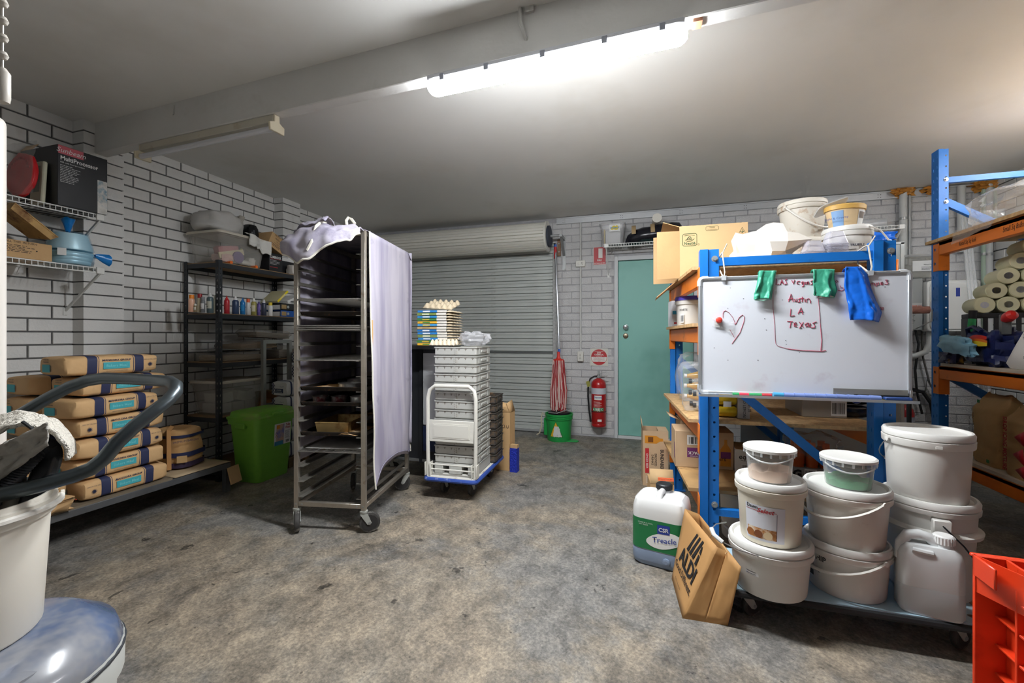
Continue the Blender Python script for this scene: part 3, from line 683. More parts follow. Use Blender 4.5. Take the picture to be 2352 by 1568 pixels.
# lower shelf
t = thing('cardboard_tray_box', 'low tan cardboard box with small print on lower wire shelf', 'box', (-3.76, 1.235, 1.65))
obj('carton', G().box(0, .32, 0, .455, 0, .10), card, t, bev=.002)
text(t, 'TOP  ALL THIS  RETURN', .016, (.3205, .3, .084), **F_, m=INK); lines(t, (.32, .2, .03), (0, 1, 0), (0, 0, 1), .2, .045, 5, INK, seed=9)
obj('staple', G().cyl((.32, .385, .05), (.3206, .385, .05), .004, n=8), INK, t)
t = thing('baking_tin', 'rusty rectangular baking tin tilted on the lower wire shelf', 'baking tin', (-3.52, 1.585, 1.86), 0, rot=(R(-36), R(6), R(4)))
rust = mat('rusted_tin', (196, 160, 104), .5, .3, var=.2, vs=9., dirt=(110, 70, 38), ds=7., dth=.56)
def tin(parent, w, l, h, m, name='tin', th=.002):
    g = G(); a, b = w / 2, l / 2; k = .92
    g.add([(-a * k, -b * k, 0), (a * k, -b * k, 0), (a * k, b * k, 0), (-a * k, b * k, 0), (-a, -b, h), (a, -b, h), (a, b, h), (-a, b, h)], [(0, 1, 2, 3), (0, 1, 5, 4), (1, 2, 6, 5), (2, 3, 7, 6), (3, 0, 4, 7)])
    o = obj(name, g, m, parent, smooth=0, sol=th)
    obj('rolled_rim', G().tube([(-a, -b, h), (a, -b, h), (a, b, h), (-a, b, h)], .004, 6, closed=True), m, parent)
    return o
tin(t, .20, .25, .035, rust)
t = thing('white_bowl', 'white enamel bowl on the lower wire shelf beside the tin', 'bowl', (-3.56, 1.34, 1.752))
obj('bowl', G().lathe([(.04, 0), (.085, .02), (.12, .08), (.125, .085), (.118, .08), (.08, .026), (0, .008)], 28), mat('enamel_white', (226, 228, 230), .25), t)
# foil dishes wrapped in blue plastic: two stacks
t = thing('wrapped_dishes', 'stack of foil dishes in pale blue plastic on lower wire shelf', 'foil dishes', (-3.56, 1.835, 1.65))
t.scale = (.8, .8, 1.)
bluef = film('film_blue', (80, 186, 236), .05, .18, bump=.7, bs=20.)
def dish_stack(z, r0, h, n=44):
    g = G(); prof = []
    for k in range(7): prof += [(r0 * (1 + .025 * k) + (.003 if k % 2 else 0), z + h * k / 7), (r0 * (1 + .025 * k) + .004, z + h * (k + .5) / 7)]
    g.lathe([(0, z)] + prof + [(r0 * 1.2, z + h), (0, z + h)], n); return g
obj('lower_dishes', dish_stack(.012, .12, .075), mat('foil_white_blue', (176, 216, 232), .4, .2), t)
obj('upper_dishes', G().lathe([(0, .10), (.135, .10), (.137, .112), (.105, .205), (0, .21)], 40), mat('foil_blue_tint', (196, 230, 242), .4, .2), t)
obj('blue_wrap', G().lathe([(.13, .008), (.146, .03), (.147, .08), (.138, .1), (.147, .106), (.142, .12), (.112, .213), (.02, .222)], 36), bluef, t)
obj('wrap_knot', G().sheet(lambda u, v: Vector(((.012 + .04 * v + .012 * nz(u * 8, v * 3)) * math.cos(6.283 * u), -.01 + (.01 + .03 * v) * math.sin(6.283 * u), .218 + .085 * v + .015 * nz(u * 6.3, 4.))), 18, 6, True), mat('wrap_blue_bunch', (24, 132, 214), .3), t)
obj('wrap_tail', G().sheet(lambda u, v: Vector(((.01 + .03 * v) * math.cos(6.283 * u) + .07, .13 + .1 * v, .085 - .02 * v + (.008 + .03 * v + .01 * nz(u * 9, v)) * math.sin(6.283 * u))), 16, 6, True), mat('wrap_blue_bunch', (0, 0, 0)), t)
patch(t, 'price_tag', (.085, -.118, .055), (.55, .83, 0), (0, 0, 1), .05, .045, PAPER, depth=.012)

# ================================================================== steel bench with flour bags
bt = thing('low_steel_bench', 'low grey steel bench under the stacked flour bags', 'bench', (-3.09, 2.58, 0))
steel_dk = mat('painted_steel_grey', (104, 106, 108), .45, .5, var=.12, vs=9.)
BX0, BX1, BY0, BY1, BTZ = -.60, 0., -1.25, 0., .222
for x in (BX0 + .02, BX1 - .02):
    for y in (BY0 + .02, BY1 - .02): obj('leg', G().box(x - .02, x + .02, y - .02, y + .02, 0, BTZ - .04), steel_dk, bt)
g = G()
for x in (BX0 + .02, BX1 - .02): g.box(x - .02, x + .02, BY0, BY1, BTZ - .04, BTZ)
for y in (BY0 + .02, BY0 + .42, BY0 + .84, BY1 - .02): g.box(BX0 + .04, BX1 - .04, y - .02, y + .02, BTZ - .04, BTZ)
obj('frame', g, steel_dk, bt, bev=.002)
obj('deck', G().box(BX0, BX1 - .005, BY0, BY1 - .43, BTZ, BTZ + .012), mat('deck_ply', (120, 108, 90), .8, var=.15, vs=5.), bt)
o = obj('cardboard_sheet', G().sheet(lambda u, v: Vector((-3.67 + .575 * u, 2.17 + .415 * v, BTZ + .003 + .004 * nz(u * 3, v * 3) + .003)), 8, 8), mat('card_grey_brown', (182, 160, 128), .85, var=.1), sol=.003)
tag(o, 'flattened brown cardboard sheet covering the end of the bench', 'cardboard')
tag(obj('cardboard_offcut', G().box(0, .012, -.11, 0, 0, .13), card, loc=(-3.075, 2.655, .06), rot=(R(0), R(-14), R(12))), 'torn cardboard piece tucked behind the bench leg', 'cardboard')
# paper flour bags
bagm = mat('kraft_paper', (216, 176, 126), .75, var=.06, vs=7., bump=.5, bs=14.)
navy = mat('band_navy', (46, 52, 86), .65); teal = mat('label_teal', (72, 176, 186), .6)
inkn = mat('ink_navy', (52, 56, 84), .7); tealtx = mat('label_teal_light', (122, 210, 214), .6)
def bag_sec(W, L_, H_, y, out=0., seed=0., n=28):
    t_ = y / (L_ / 2); q = min(1, abs(t_)); kw = 1 - .05 * q ** 6; kh = 1 - .16 * q ** 5; ring = []
    for i in range(n):
        a = 2 * math.pi * i / n; ca, sa = math.cos(a), math.sin(a); e = .34
        x = math.copysign(abs(ca) ** e, ca) * (W / 2 * kw) ; z = math.copysign(abs(sa) ** e, sa) * (H_ / 2 * kh)
        w_ = .006 * nz(x * 14 + seed, y * 12, z * 16) * (1 + 1.3 * q ** 4)
        L2 = math.hypot(x, z) or 1
        ring.append(Vector((x * (1 + (w_ + out) / L2), y, H_ / 2 + z * (1 + (w_ + out) / L2))))
    return ring
def flour_bag(label, loc, rz=0., W=.27, L_=.455, H_=.1165, flip=False, group='stacked flour bags', seed=0., logo_at=1):
    t = thing('flour_bag', label, 'flour bag', loc, rz, group)
    ys = [L_ * (k / 16 - .5) for k in range(17)]; g = G(); rings = [bag_sec(W, L_, H_, y, seed=seed) for y in ys]
    for s_, k in ((0, 0), (-1, -1)):
        pass
    c0_ = [Vector((p.x * .9, p.y - .008, H_ / 2 + (p.z - H_ / 2) * .8)) for p in rings[0]]; c1_ = [Vector((p.x * .9, p.y + .008, H_ / 2 + (p.z - H_ / 2) * .8)) for p in rings[-1]]
    g.loft([c0_] + rings + [c1_]); obj('paper_bag', g, bagm, t, smooth=50)
    f = -1 if flip else 1
    for yc in (-.115, .125):
        for a, b in ((-.024, .024), (.030, .033)):
            lo, hi = sorted((f * (yc + a * (1 if yc < 0 else -1)), f * (yc + b * (1 if yc < 0 else -1))))
            obj('navy_band', G().loft([bag_sec(W, L_, H_, lo + (hi - lo) * k / 3, .0012, seed) for k in range(4)], cap=False), navy, t, smooth=50)
    X_ = W / 2 + .004; r_, u_ = (0, 1, 0), (0, 0, 1); yc = f * .005
    text(t, 'MANILDRA GROUP', .0155, (X_, yc, H_ * .71), r_, u_, inkn, bold=.02, sx=1.1)
    patch(t, 'teal_label', (X_ - .0008, yc - .068, H_ * .30), r_, u_, .136, .040, teal)
    text(t, 'Bakers Meal', .022, (X_, yc, H_ * .30 + .012), r_, u_, tealtx, bold=.015)
    text(t, '100% AUSTRALIAN MADE AND OWNED', .0062, (X_, yc, H_ * .17), r_, u_, inkn)
    ys_ = f * .187
    text(t, 'GEM OF THE WEST', .0085, (X_, ys_, H_ * .70), r_, u_, inkn)
    g = G()
    for k in range(12):
        a = k * math.pi / 6; c_ = Vector((X_, ys_, H_ * .45)); d_ = Vector((0, math.cos(a), math.sin(a))); q = Vector((0, -math.sin(a), math.cos(a)))
        g.add([c_ + q * .003, c_ + d_ * .017, c_ - q * .003], [(0, 1, 2)])
    obj('star_emblem', g, inkn, t, smooth=0)
    text(t, 'MANILDRA GROUP', .0055, (X_, ys_, H_ * .22), r_, u_, inkn)
    # end face: teal patch and print
    Y_ = -L_ / 2 - .0095
    patch(t, 'end_label', (-.095, Y_, H_ * .2), (1, 0, 0), (0, 0, 1), .08, .045, teal); text(t, 'MANILDRA', .011, (-.055, Y_ - .0005, H_ * .68), m=inkn); text(t, '12.5KG NET', .011, (-.055, Y_ - .0005, H_ * .80), m=inkn)
    lines(t, (.0, Y_, H_ * .25), (0, 0, 1), (-1, 0, 0), .04, .024, 4, inkn, seed=5)
    return t
zb = BTZ + .0135; hb_ = .1215
names = ['brown paper flour bag at the bottom of the stack', 'brown paper flour bag second from the bottom of the stack', 'brown paper flour bag third from the bottom of the stack', 'brown paper flour bag in the middle of the stack of seven',
         'brown paper flour bag third from the top of the stack', 'brown paper flour bag second from the top of the stack', 'brown paper flour bag on top of the stack']
offs = [(-.0, .015, 1, 1), (-.012, .0, -2, 1), (.01, -.02, 2, 0), (-.005, -.005, 1, 1), (.02, -.055, 5, 0), (.0, .0, 2, 0), (-.012, -.045, -3, 0)]
for i, (dx, dy, rz, fl_) in enumerate(offs):
    flour_bag(names[i], (-3.245 + dx, 1.885 + dy, zb + i * (hb_ + .0005)), R(rz), flip=bool(fl_), seed=i * 3.7)
# second column against the wall
for i in range(6):
    flour_bag(['brown paper flour bag at the bottom behind the front stack', 'brown paper flour bag second up behind the front stack', 'brown paper flour bag third up behind the front stack', 'brown paper flour bag fourth up behind the front stack', 'brown paper flour bag fifth up behind the front stack', 'brown paper flour bag on top behind the front stack'][i], (-3.545, 1.80 + .02 * (i % 2), zb + i * (hb_ + .0005)), R(1.5 * (-1) ** i), W=.25, group='flour bags behind the front stack', seed=30 + i)
# opened, half-empty bags at the near end
t = thing('opened_flour_bag', 'opened crumpled flour bag with red stitching lying on bench end', 'flour bag', (-3.20, 1.47, zb), R(12))
obj('paper_bag', blob(.36, .2, .085, .35, 5, 2.2, .45, 26, 12, fine=.12), bagm, t, smooth=50)
obj('stitching', G().tube([(.02, .135, .06), (.1, .12, .055), (.17, .1, .05)], .0025, 5), mat('stitch_red', (196, 60, 40), .8), t)
t = thing('folded_flour_bag', 'folded flour bag with navy band on top of the opened bag', 'flour bag', (-3.20, 1.45, zb + .092), R(-6))
obj('paper_bag', blob(.33, .22, .115, .3, 5, 7.2, .4, 26, 12, fine=.1), bagm, t, smooth=50)
patch(t, 'navy_band', (.158, -.11, .015), (0, 1, 0), (0, 0, 1), .05, .075, navy, depth=.012)
# rolled-down part-used bag with a paper strap
t = thing('rolled_flour_bag', 'part-used kraft flour bag with navy band rolled down on bench', 'flour bag', (-3.37, 2.375, BTZ + .013), R(20))
obj('paper_bag', G().loft([[Vector((math.copysign(abs(math.cos(a)) ** .6, math.cos(a)) * r_ * (1 + .08 * nz(a * 1.3, z * 9)), math.copysign(abs(math.sin(a)) ** .6, math.sin(a)) * r_ * .9 * (1 + .08 * nz(a * 1.3, z * 9 + 4)), z + .012 * nz(a, z * 6))) for a in [2 * math.pi * i / 28 for i in range(28)]] for r_, z in ((.12, .008), (.138, .03), (.143, .09), (.138, .15), (.13, .2), (.138, .23), (.128, .27), (.1, .285), (.075, .275), (.05, .262))]), mat('kraft_paper_ochre', (206, 162, 108), .8, var=.12, vs=6., bump=.5, bs=14.), t, smooth=50)
def ringband(name, r_, z0, z1, m):
    obj(name, G().sheet(lambda u, v: Vector((math.copysign(abs(math.cos(6.283 * u)) ** .6, math.cos(6.283 * u)) * (r_ + .004) * (1 + .06 * nz(6.283 * u * 1.3, 1)), math.copysign(abs(math.sin(6.283 * u)) ** .6, math.sin(6.283 * u)) * .9 * (r_ + .004) * (1 + .06 * nz(6.283 * u * 1.3, 5)), z0 + (z1 - z0) * v)), 40, 3, True), m, t)
ringband('navy_band', .149, .085, .12, mat('band_dull_navy', (40, 46, 84), .7)); ringband('purple_base', .143, .008, .045, mat('band_purple', (58, 44, 70), .7)); ringband('rolled_blue_edge', .142, .225, .245, mat('band_dull_navy', (0, 0, 0)))
obj('paper_strap', G().tube([(.05, -.155, .01), (.05, -.157, .1), (.045, -.152, .2), (.03, -.135, .278), (.0, -.06, .292)], .018, 4, rr=[.018] * 5), mat('strap_kraft', (190, 140, 86), .8), t)
patch(t, 'barcode_panel', (.085, -.125, .05), (.86, .5, 0), (0, 0, 1), .06, .05, mat('label_tan', (196, 160, 110), .7), depth=.02)
text(t, 'PREMIUM BAKERY', .02, (.12, -.1, .2), (.6, .8, 0), (0, 0, 1), inkn, depth=.03)

# ================================================================== green bin
c_ = Vector((-3.148, 2.93, 0))
t = thing('lidded_bin', 'lime green plastic storage bin with hinged lid beside the bench', 'bin', c_, R(0))
lime = mat('plastic_lime', (122, 186, 66), .42, var=.03, vs=30., dirt=(104, 164, 58), ds=3., dth=.66)
def rr_ring(w, l, r, z, cx=0, cy=0): return [Vector((x + cx, y + cy, z)) for x, y in rrect(w, l, r, 5)]
WB, LB, HB = .30, .40, .50
obj('tub', G().loft([rr_ring(WB * .80, LB * .80, .04, .0), rr_ring(WB * .82, LB * .82, .04, .008), rr_ring(WB, LB, .045, HB - .02), rr_ring(WB + .03, LB + .03, .05, HB - .02), rr_ring(WB + .035, LB + .035, .05, HB + .02)]), lime, t)
ld = obj('lid', G().loft([rr_ring(WB + .045, LB + .045, .05, HB + .02), rr_ring(WB + .05, LB + .05, .05, HB + .035), rr_ring(WB + .01, LB + .01, .045, HB + .045), rr_ring(WB - .0, LB - .0, .045, HB + .075), rr_ring(WB - .05, LB - .05, .04, HB + .085)]), mat('plastic_lime_lid', (120, 184, 62), .45, dirt=(150, 166, 96), ds=6., dth=.6), t)
obj('latch', G().box(WB / 2 - .005, WB / 2 + .02, -.06, .06, HB + .035, HB + .06), lime, ld, bev=.006)
obj('handle_lug', G().box(-.05, .05, -LB / 2 - .03, -LB / 2 - .005, HB - .05, HB - .005), lime, t, bev=.006)
k_ = (.50 - .27) / (HB - .02)
# label on the front (+X) side, follows the wall's slope
def bin_pt(y, z): return Vector((WB * (.82 + .18 * (z - .008) / (HB - .028)) / 2 + .0012, y, z))
lw0, lw1, lz0, lz1 = -.02, .155, .27, .455
def bq(name, a, b, z0, z1, m, out=0.):
    obj(name, G().add([bin_pt(a, z0) + Vector((out, 0, 0)), bin_pt(b, z0) + Vector((out, 0, 0)), bin_pt(b, z1) + Vector((out, 0, 0)), bin_pt(a, z1) + Vector((out, 0, 0))], [(0, 1, 2, 3)]), m, t, smooth=0)
bq('label', lw0, lw1, lz0, lz1, PAPER); bq('label_portrait', .0, .082, lz0, lz1 - .01, mat('label_photo_skin', (206, 172, 150), .5, dirt=(120, 130, 190), ds=14., dth=.5), .0005)
bq('label_shirt', -.015, .075, lz0, lz0 + .035, mat('label_blue', (60, 140, 180), .6), .0009); bq('label_badge', .002, .034, lz1 - .042, lz1 - .012, mat('label_orange', (222, 140, 40), .6), .0009)
up_ = (bin_pt(0, .4) - bin_pt(0, .3)).normalized()
text(t, 'Tubs', .03, bin_pt(.12, lz1 - .03) + Vector((.001, 0, 0)), (0, 1, 0), up_, redink, bold=.02, sx=.8); text(t, 'Wheels', .026, bin_pt(.12, lz1 - .053) + Vector((.001, 0, 0)), (0, 1, 0), up_, redink, bold=.02, sx=.7)
g = G()
for z in (lz1 - .075, lz1 - .10): g.tube([bin_pt(-.012, z - .012) + Vector((.001, 0, 0)), bin_pt(.0, z + .006) + Vector((.001, 0, 0)), bin_pt(.014, z - .012) + Vector((.001, 0, 0))], .0012, 4)
obj('label_icons', g, redink, t)
lines(t, bin_pt(.09, lz0 + .045), (0, 1, 0), up_, .055, .07, 8, mat('print_grey_dk', (90, 90, 96), .7), seed=2, depth=.001)
barcode(t, bin_pt(.10, lz0 + .006), (0, 1, 0), up_, .045, .032, 4, .0012)
# ================================================================== dark boltless shelving unit
UX0, UX1, UY0, UY1, UH = -3.755, -3.365, 2.70, 3.64, 1.83
us = thing('shelving_unit', 'dark grey slotted steel shelving unit against the left wall', 'shelving', (UX0, UY0, 0))
um = mat('shelving_charcoal', (52, 54, 58), .45, .3, var=.08)
W_, L_ = UX1 - UX0, UY1 - UY0
for ix, x in ((0, 0), (1, W_)):
    for iy, y in ((0, 0), (1, L_)):
        sx, sy = (1, -1)[ix], (1, -1)[iy]
        zs = [.06 + k * .05 for k in range(35)]; g = G()
        g.perf(lambda a, z: Vector((x + sx * a, y + sy * .0015, z)), .035, UH, zs, .005, .011, .018); g.perf(lambda a, z: Vector((x + sx * .0015, y + sy * a, z)), .035, UH, zs, .005, .011, .018)
        obj('post', g, um, us, smooth=0, sol=.002)
SZ = [.10, .53, .985, 1.39, 1.815]
board = mat('shelf_board_mdf', (150, 122, 88), .8, var=.08)
for z in SZ:
    s_ = obj('shelf', G().box(.004, W_ - .004, .004, L_ - .004, z - .012, z), board, us)
    g = G().box(.0, W_, .0035, .012, z - .045, z - .004).box(.0, W_, L_ - .012, L_ - .0035, z - .045, z - .004).box(.0035, .012, 0, L_, z - .045, z - .004).box(W_ - .012, W_ - .0035, 0, L_, z - .045, z - .004)
    obj('edge_beam', g, um, s_, bev=.003)
def on_unit(px, py, k):                      # a point on shelf k seen at this pixel, at given X
    return PX(px, py, -3.45)
# ---- top shelf: clear tub
T0 = SZ[4]
def clear_tub(name, label, loc, rz, w, l, h, lidm, parts=None, op=.38, rgb=(214, 208, 196), cat='tub', tap=.86):
    t = thing(name, label, cat, loc, rz)
    g = G(); r = .03
    rings = [rr_ring(w * tap, l * tap, r, 0), rr_ring(w * (tap + .02), l * (tap + .02), r, .008), rr_ring(w, l, r, h * .93), rr_ring(w + .02, l + .02, r, h * .94), rr_ring(w + .02, l + .02, r, h)]
    inner = [rr_ring(w - .012, l - .012, r, h), rr_ring(w * tap - .012, l * tap - .012, r, .012)]
    g.loft(rings + inner, cap=True); obj('tub_body', g, film('tub_%d_%d' % (rgb[0], int(op * 100)), rgb, op, .25, spec=.4), t)
    if lidm:
        obj('lid', G().loft([rr_ring(w + .03, l + .03, r, h), rr_ring(w + .034, l + .034, r, h + .012), rr_ring(w + .02, l + .02, r, h + .022), rr_ring(w - .03, l - .03, r, h + .018)]), lidm, t)
    return t
lidc = mat('lid_cream', (212, 204, 188), .5)
t = clear_tub('storage_tub', 'clear plastic storage tub with cream lid on top of dark shelving', (-3.555, 2.945, T0 + .012), 0, .36, .46, .235, lidc, op=.2, rgb=(226, 222, 214))
for y in (-.12, .13): obj('wheel', G().cyl((.12, y, .0), (.18, y, .0), .014, n=14), mat('wheel_orange', (238, 112, 30), .45), t)
# things inside the tub
def inner(name, label, cat, g, m, loc, rot=(0, 0, 0)): return tag(obj(name, g, m, loc=loc, rot=rot), label, cat)
inner('cardboard_strip', 'cream cardboard strip inside the clear storage tub', 'cardboard', G().box(-.006, .006, -.12, .12, 0, .05), mat('card_cream', (222, 206, 170), .7), (-3.433, 2.88, T0 + .075), (R(16), 0, 0))
inner('pink_packet', 'dusty pink packet inside the clear storage tub', 'packet', blob(.1, .2, .07, .2, 4, 3.), mat('packet_pink', (196, 128, 132), .6), (-3.49, 2.88, T0 + .10), (R(10), 0, 0))
inner('purple_disc', 'round purple label disc inside the clear storage tub', 'label', G().lathe([(0, 0), (.05, 0), (.05, .015), (0, .015)], 28, M=Matrix.Rotation(R(90), 4, 'Y')), mat('disc_purple', (104, 72, 134), .5), (-3.425, 2.925, T0 + .075))
inner('toy_figures', 'pale pink plastic cake figures inside the clear storage tub', 'cake figures', blob(.14, .1, .07, .5, 6, 9.), mat('figure_pink', (230, 190, 180), .6), (-3.485, 2.83, T0 + .018))
inner('white_roll', 'white paper roll inside the clear storage tub', 'roll', G().cyl((-.0, -.04, .025), (0, .05, .025), .022, n=18), mat('roll_white', (230, 226, 216), .7), (-3.45, 3.015, T0 + .018))
inner('yellow_stick', 'long yellow plastic stick standing in the storage tub', 'stick', G().bar((0, 0, 0), (-.05, .03, .15), .008, .008), mat('stick_yellow', (226, 222, 90), .5), (-3.45, 2.995, T0 + .024))
inner('white_icing_bag', 'white crumpled piping bag inside the clear storage tub', 'bag', blob(.10, .06, .08, .4, 6, 4.), mat('bag_white_soft', (226, 222, 214), .7), (-3.49, 3.10, T0 + .018))
# on the lid
tz = T0 + .012 + .235 + .023
t = thing('grey_sack', 'pale grey crumpled sack lying on the storage tub lid', 'sack', (-3.57, 2.855, tz), R(6))
obj('sack_body', blob(.29, .34, .19, .3, 3.2, 5.3, .62, 28, 16, fine=.05), mat('sack_grey', (196, 194, 190), .75, var=.05, bump=.3, bs=10.), t, smooth=60)
obj('sack_neck', G().sheet(lambda u, v: Vector(((.02 + .03 * v) * math.cos(6.283 * u) + .06, .14 + .04 * v + .01 * nz(u * 7, 1), .13 + .05 * v + (.012 + .02 * v) * math.sin(6.283 * u) + .01 * nz(u * 9, v * 3))), 16, 6, True), mat('sack_grey_neck', (192, 186, 176), .75), t)
t = thing('black_jug', 'black plastic rounded case beside the grey sack', 'case', (-3.53, 3.135, tz - .0), R(4))
obj('case_body', G().loft([rr_ring(.14, .10, .03, 0), rr_ring(.15, .105, .03, .06), rr_ring(.145, .10, .035, .11), rr_ring(.12, .075, .03, .14), rr_ring(.07, .04, .018, .15)]), mat('plastic_black_gloss', (24, 25, 28), .25), t)
obj('window', G().box(.073, .076, -.03, -.012, .03, .09), mat('case_window', (70, 72, 78), .3), t)
# white cloth hanging over the tub corner
def rag(u, v):
    x = -3.34 + .02 * math.sin(u * 7) + .02 * nz(u * 4, v * 4); y = 2.965 + .225 * u; z = T0 + .30 - .11 * v - .08 * u * (1 - .3 * v) + .035 * nz(u * 5 + 2, v * 3)
    if v < .35: x -= .05 * (.35 - v) / .35; z = max(z, T0 + .285 - .03 * u)
    return Vector((x, y, z))
tag(obj('white_rag', G().sheet(rag, 22, 12), mat('cloth_white', (222, 220, 214), .9, bump=.3, bs=30.), sol=.004, smooth=60), 'crumpled white cloth hanging over the storage tub corner', 'cloth')
# black cookware carton, brown carton tilted over it, black carton
t = thing('cookware_box', 'black cookware box printed with a red underlined brand name', 'box', (-3.74, 3.215, T0 + .001), 0)
obj('carton', G().box(0, .36, 0, .155, 0, .17), blk, t, bev=.002)
text(t, 'LAMBROOK', .032, (.3608, .076, .122), (0, 1, 0), (0, 0, 1), PAPER, bold=.03, sx=.72); lines(t, (.36, .01, .06), (0, 1, 0), (0, 0, 1), .12, .05, 4, mat('print_grey', (0, 0, 0)), seed=4)
patch(t, 'red_rule', (.36, .01, .115), (0, 1, 0), (0, 0, 1), .13, .003, red); patch(t, 'red_rule', (.36, .01, .035), (0, 1, 0), (0, 0, 1), .09, .005, red)
t = thing('brown_carton', 'brown cardboard carton tilted on top of the black cookware box', 'box', (-3.72, 3.20, T0 + .248), 0, rot=(R(-24), 0, 0))
obj('carton', G().box(0, .34, 0, .20, 0, .14), card, t, bev=.002)
for i, s_ in enumerate(('PASTRY COOKS', 'FRESH APPLE', 'WELL DRAINED', 'UNSWEETENED SOLID PACK')): text(t, s_, (.026, .026, .013, .011)[i], (.3408, .11, (.118, .09, .07, .05)[i]), (0, 1, 0), (0, 0, 1), INK, sx=.8)
lines(t, (.34, .02, .02), (0, 1, 0), (0, 0, 1), .17, .024, 2, INK)
t = thing('monitor_box', 'black electronics box with white shipping label on dark shelving', 'box', (-3.745, 3.445, T0 + .001), 0)
obj('carton', G().box(0, .26, 0, .19, 0, .36), blk, t, bev=.002)
patch(t, 'shipping_label', (.26, .012, .14), (0, 1, 0), (0, 0, 1), .17, .12, PAPER)
text(t, 'LG', .05, (.2608, .148, .295), (0, 1, 0), (0, 0, 1), PAPER, bold=.02); lines(t, (.2604, .02, .17), (0, 1, 0), (0, 0, 1), .09, .08, 7, INK, seed=6)
g = disc(.022, y=0); M = Matrix.Translation((.2606, .085, .315)) @ Matrix.Rotation(R(90), 4, 'Z'); g.v = [M @ p for p in g.v]
obj('round_logo', g, mat('logo_red', (176, 52, 66), .5), t, smooth=0)
g = G(); rd = random.Random(2)
for i in range(7):
    for j in range(7):
        if rd.random() < .55: g.box(.2604, .2608, .03 + i * .005, .035 + i * .005, .15 + j * .005, .155 + j * .005)
t = thing('paper_parcel', 'white wrapped paper parcel at the end of the top shelf', 'parcel', (-3.425, 3.56, T0 + .001), 0)
obj('wrap', blob(.10, .13, .10, .25, 5, 2., .4), mat('paper_glossy', (214, 208, 200), .4, bump=.3, bs=20.), t)
# ---- second shelf: squeeze bottles of food colour
T1 = SZ[3]
def bottle(px, r, h, rgb, cap, kind='cone', band_=None, Xp=-3.42, nm=None):
    p = PX(px, 715, Xp); t = thing('colour_bottle', nm, 'bottle', (p.x, p.y, T1 + .0005), R(-60), 'bottles on the second shelf')
    obj('bottle_body', G().lathe([(0, 0), (r * .95, 0), (r, .004), (r, h * .70), (r * .9, h * .76), (r * .45, h * .82), (r * .45, h * .84), (0, h * .84)], 18), mat('bottle_%d_%d_%d' % rgb, rgb, .3), t)
    cm = mat('cap_%d_%d_%d' % cap, cap, .45)
    if kind == 'cone': obj('nozzle_cap', G().lathe([(r * .55, h * .80), (r * .55, h * .86), (r * .25, h * .9), (r * .12, h), (0, h)], 14), cm, t)
    elif kind == 'flat': obj('screw_cap', G().lathe([(r * .82, h * .78), (r * .82, h * .97), (r * .76, h), (0, h)], 16), cm, t)
    else: obj('flip_cap', G().lathe([(r * .6, h * .8), (r * .6, h * .9), (r * .35, h * .92), (r * .3, h), (0, h)], 14), cm, t)
    if band_:
        band(t, 'label', mat('blabel_%d_%d_%d' % band_, band_, .6), r, r, h * .22, h * .58, -2.2, .8, 14, .0006)
        for k in range(3): band(t, 'label_print', INK, r, r, h * (.3 + .08 * k), h * (.32 + .08 * k), -1.6, -.2 - .3 * k, 8, .001)
    return t
navyb = (54, 64, 92)
bottle(440, .021, .135, (244, 190, 160), (244, 140, 30), 'flat', None, nm='peach food colour bottle with orange cap')
bottle(448.5, .011, .065, (150, 132, 96), (230, 226, 216), 'flat', (226, 220, 206), Xp=-3.39, nm='tiny brown bottle with white cap and paper label')
bottle(459, .019, .15, (196, 186, 158), (150, 32, 36), 'flat', None, Xp=-3.44, nm='cream bottle with dark red screw cap')
bottle(466, .016, .125, (120, 122, 126), (130, 132, 136), 'flat', (226, 226, 226), Xp=-3.40, nm='silver grey bottle with white label')
bottle(482.5, .024, .165, (88, 106, 110), (214, 216, 212), 'flip', (214, 212, 196), nm='grey-green bottle with pale label and white flip cap')
bottle(494, .012, .15, (206, 202, 184), (200, 196, 180), 'flat', None, nm='slim cream bottle beside the shelf post')
bottle(521, .021, .155, (196, 36, 50), (214, 40, 40), 'cone', (206, 60, 66), nm='bright red food colour bottle with red nozzle')
bottle(541, .026, .155, (52, 72, 108), (236, 236, 236), 'flip', None, nm='wide navy food colour bottle with white flip cap')
bottle(557.5, .021, .15, (24, 122, 190), (40, 120, 196), 'cone', (40, 150, 214), nm='bright blue food colour bottle with blue nozzle')
bottle(570, .017, .145, (232, 232, 230), (236, 96, 40), 'flat', None, nm='white bottle with orange screw cap')
bottle(583, .023, .155, (166, 158, 84), (236, 236, 230), 'flip', (226, 220, 190), nm='olive bottle with cream label and white cap')
bottle(594.5, .014, .14, (112, 90, 168), (70, 56, 120), 'cone', (130, 110, 190), nm='slim purple bottle with purple nozzle')
bottle(606, .022, .15, (56, 62, 84), (228, 228, 230), 'flip', None, nm='dark slate bottle with white flip cap')
bottle(621, .0195, .13, (238, 238, 236), (240, 210, 40), 'flat', None, nm='white bottle with yellow cap at the row end')
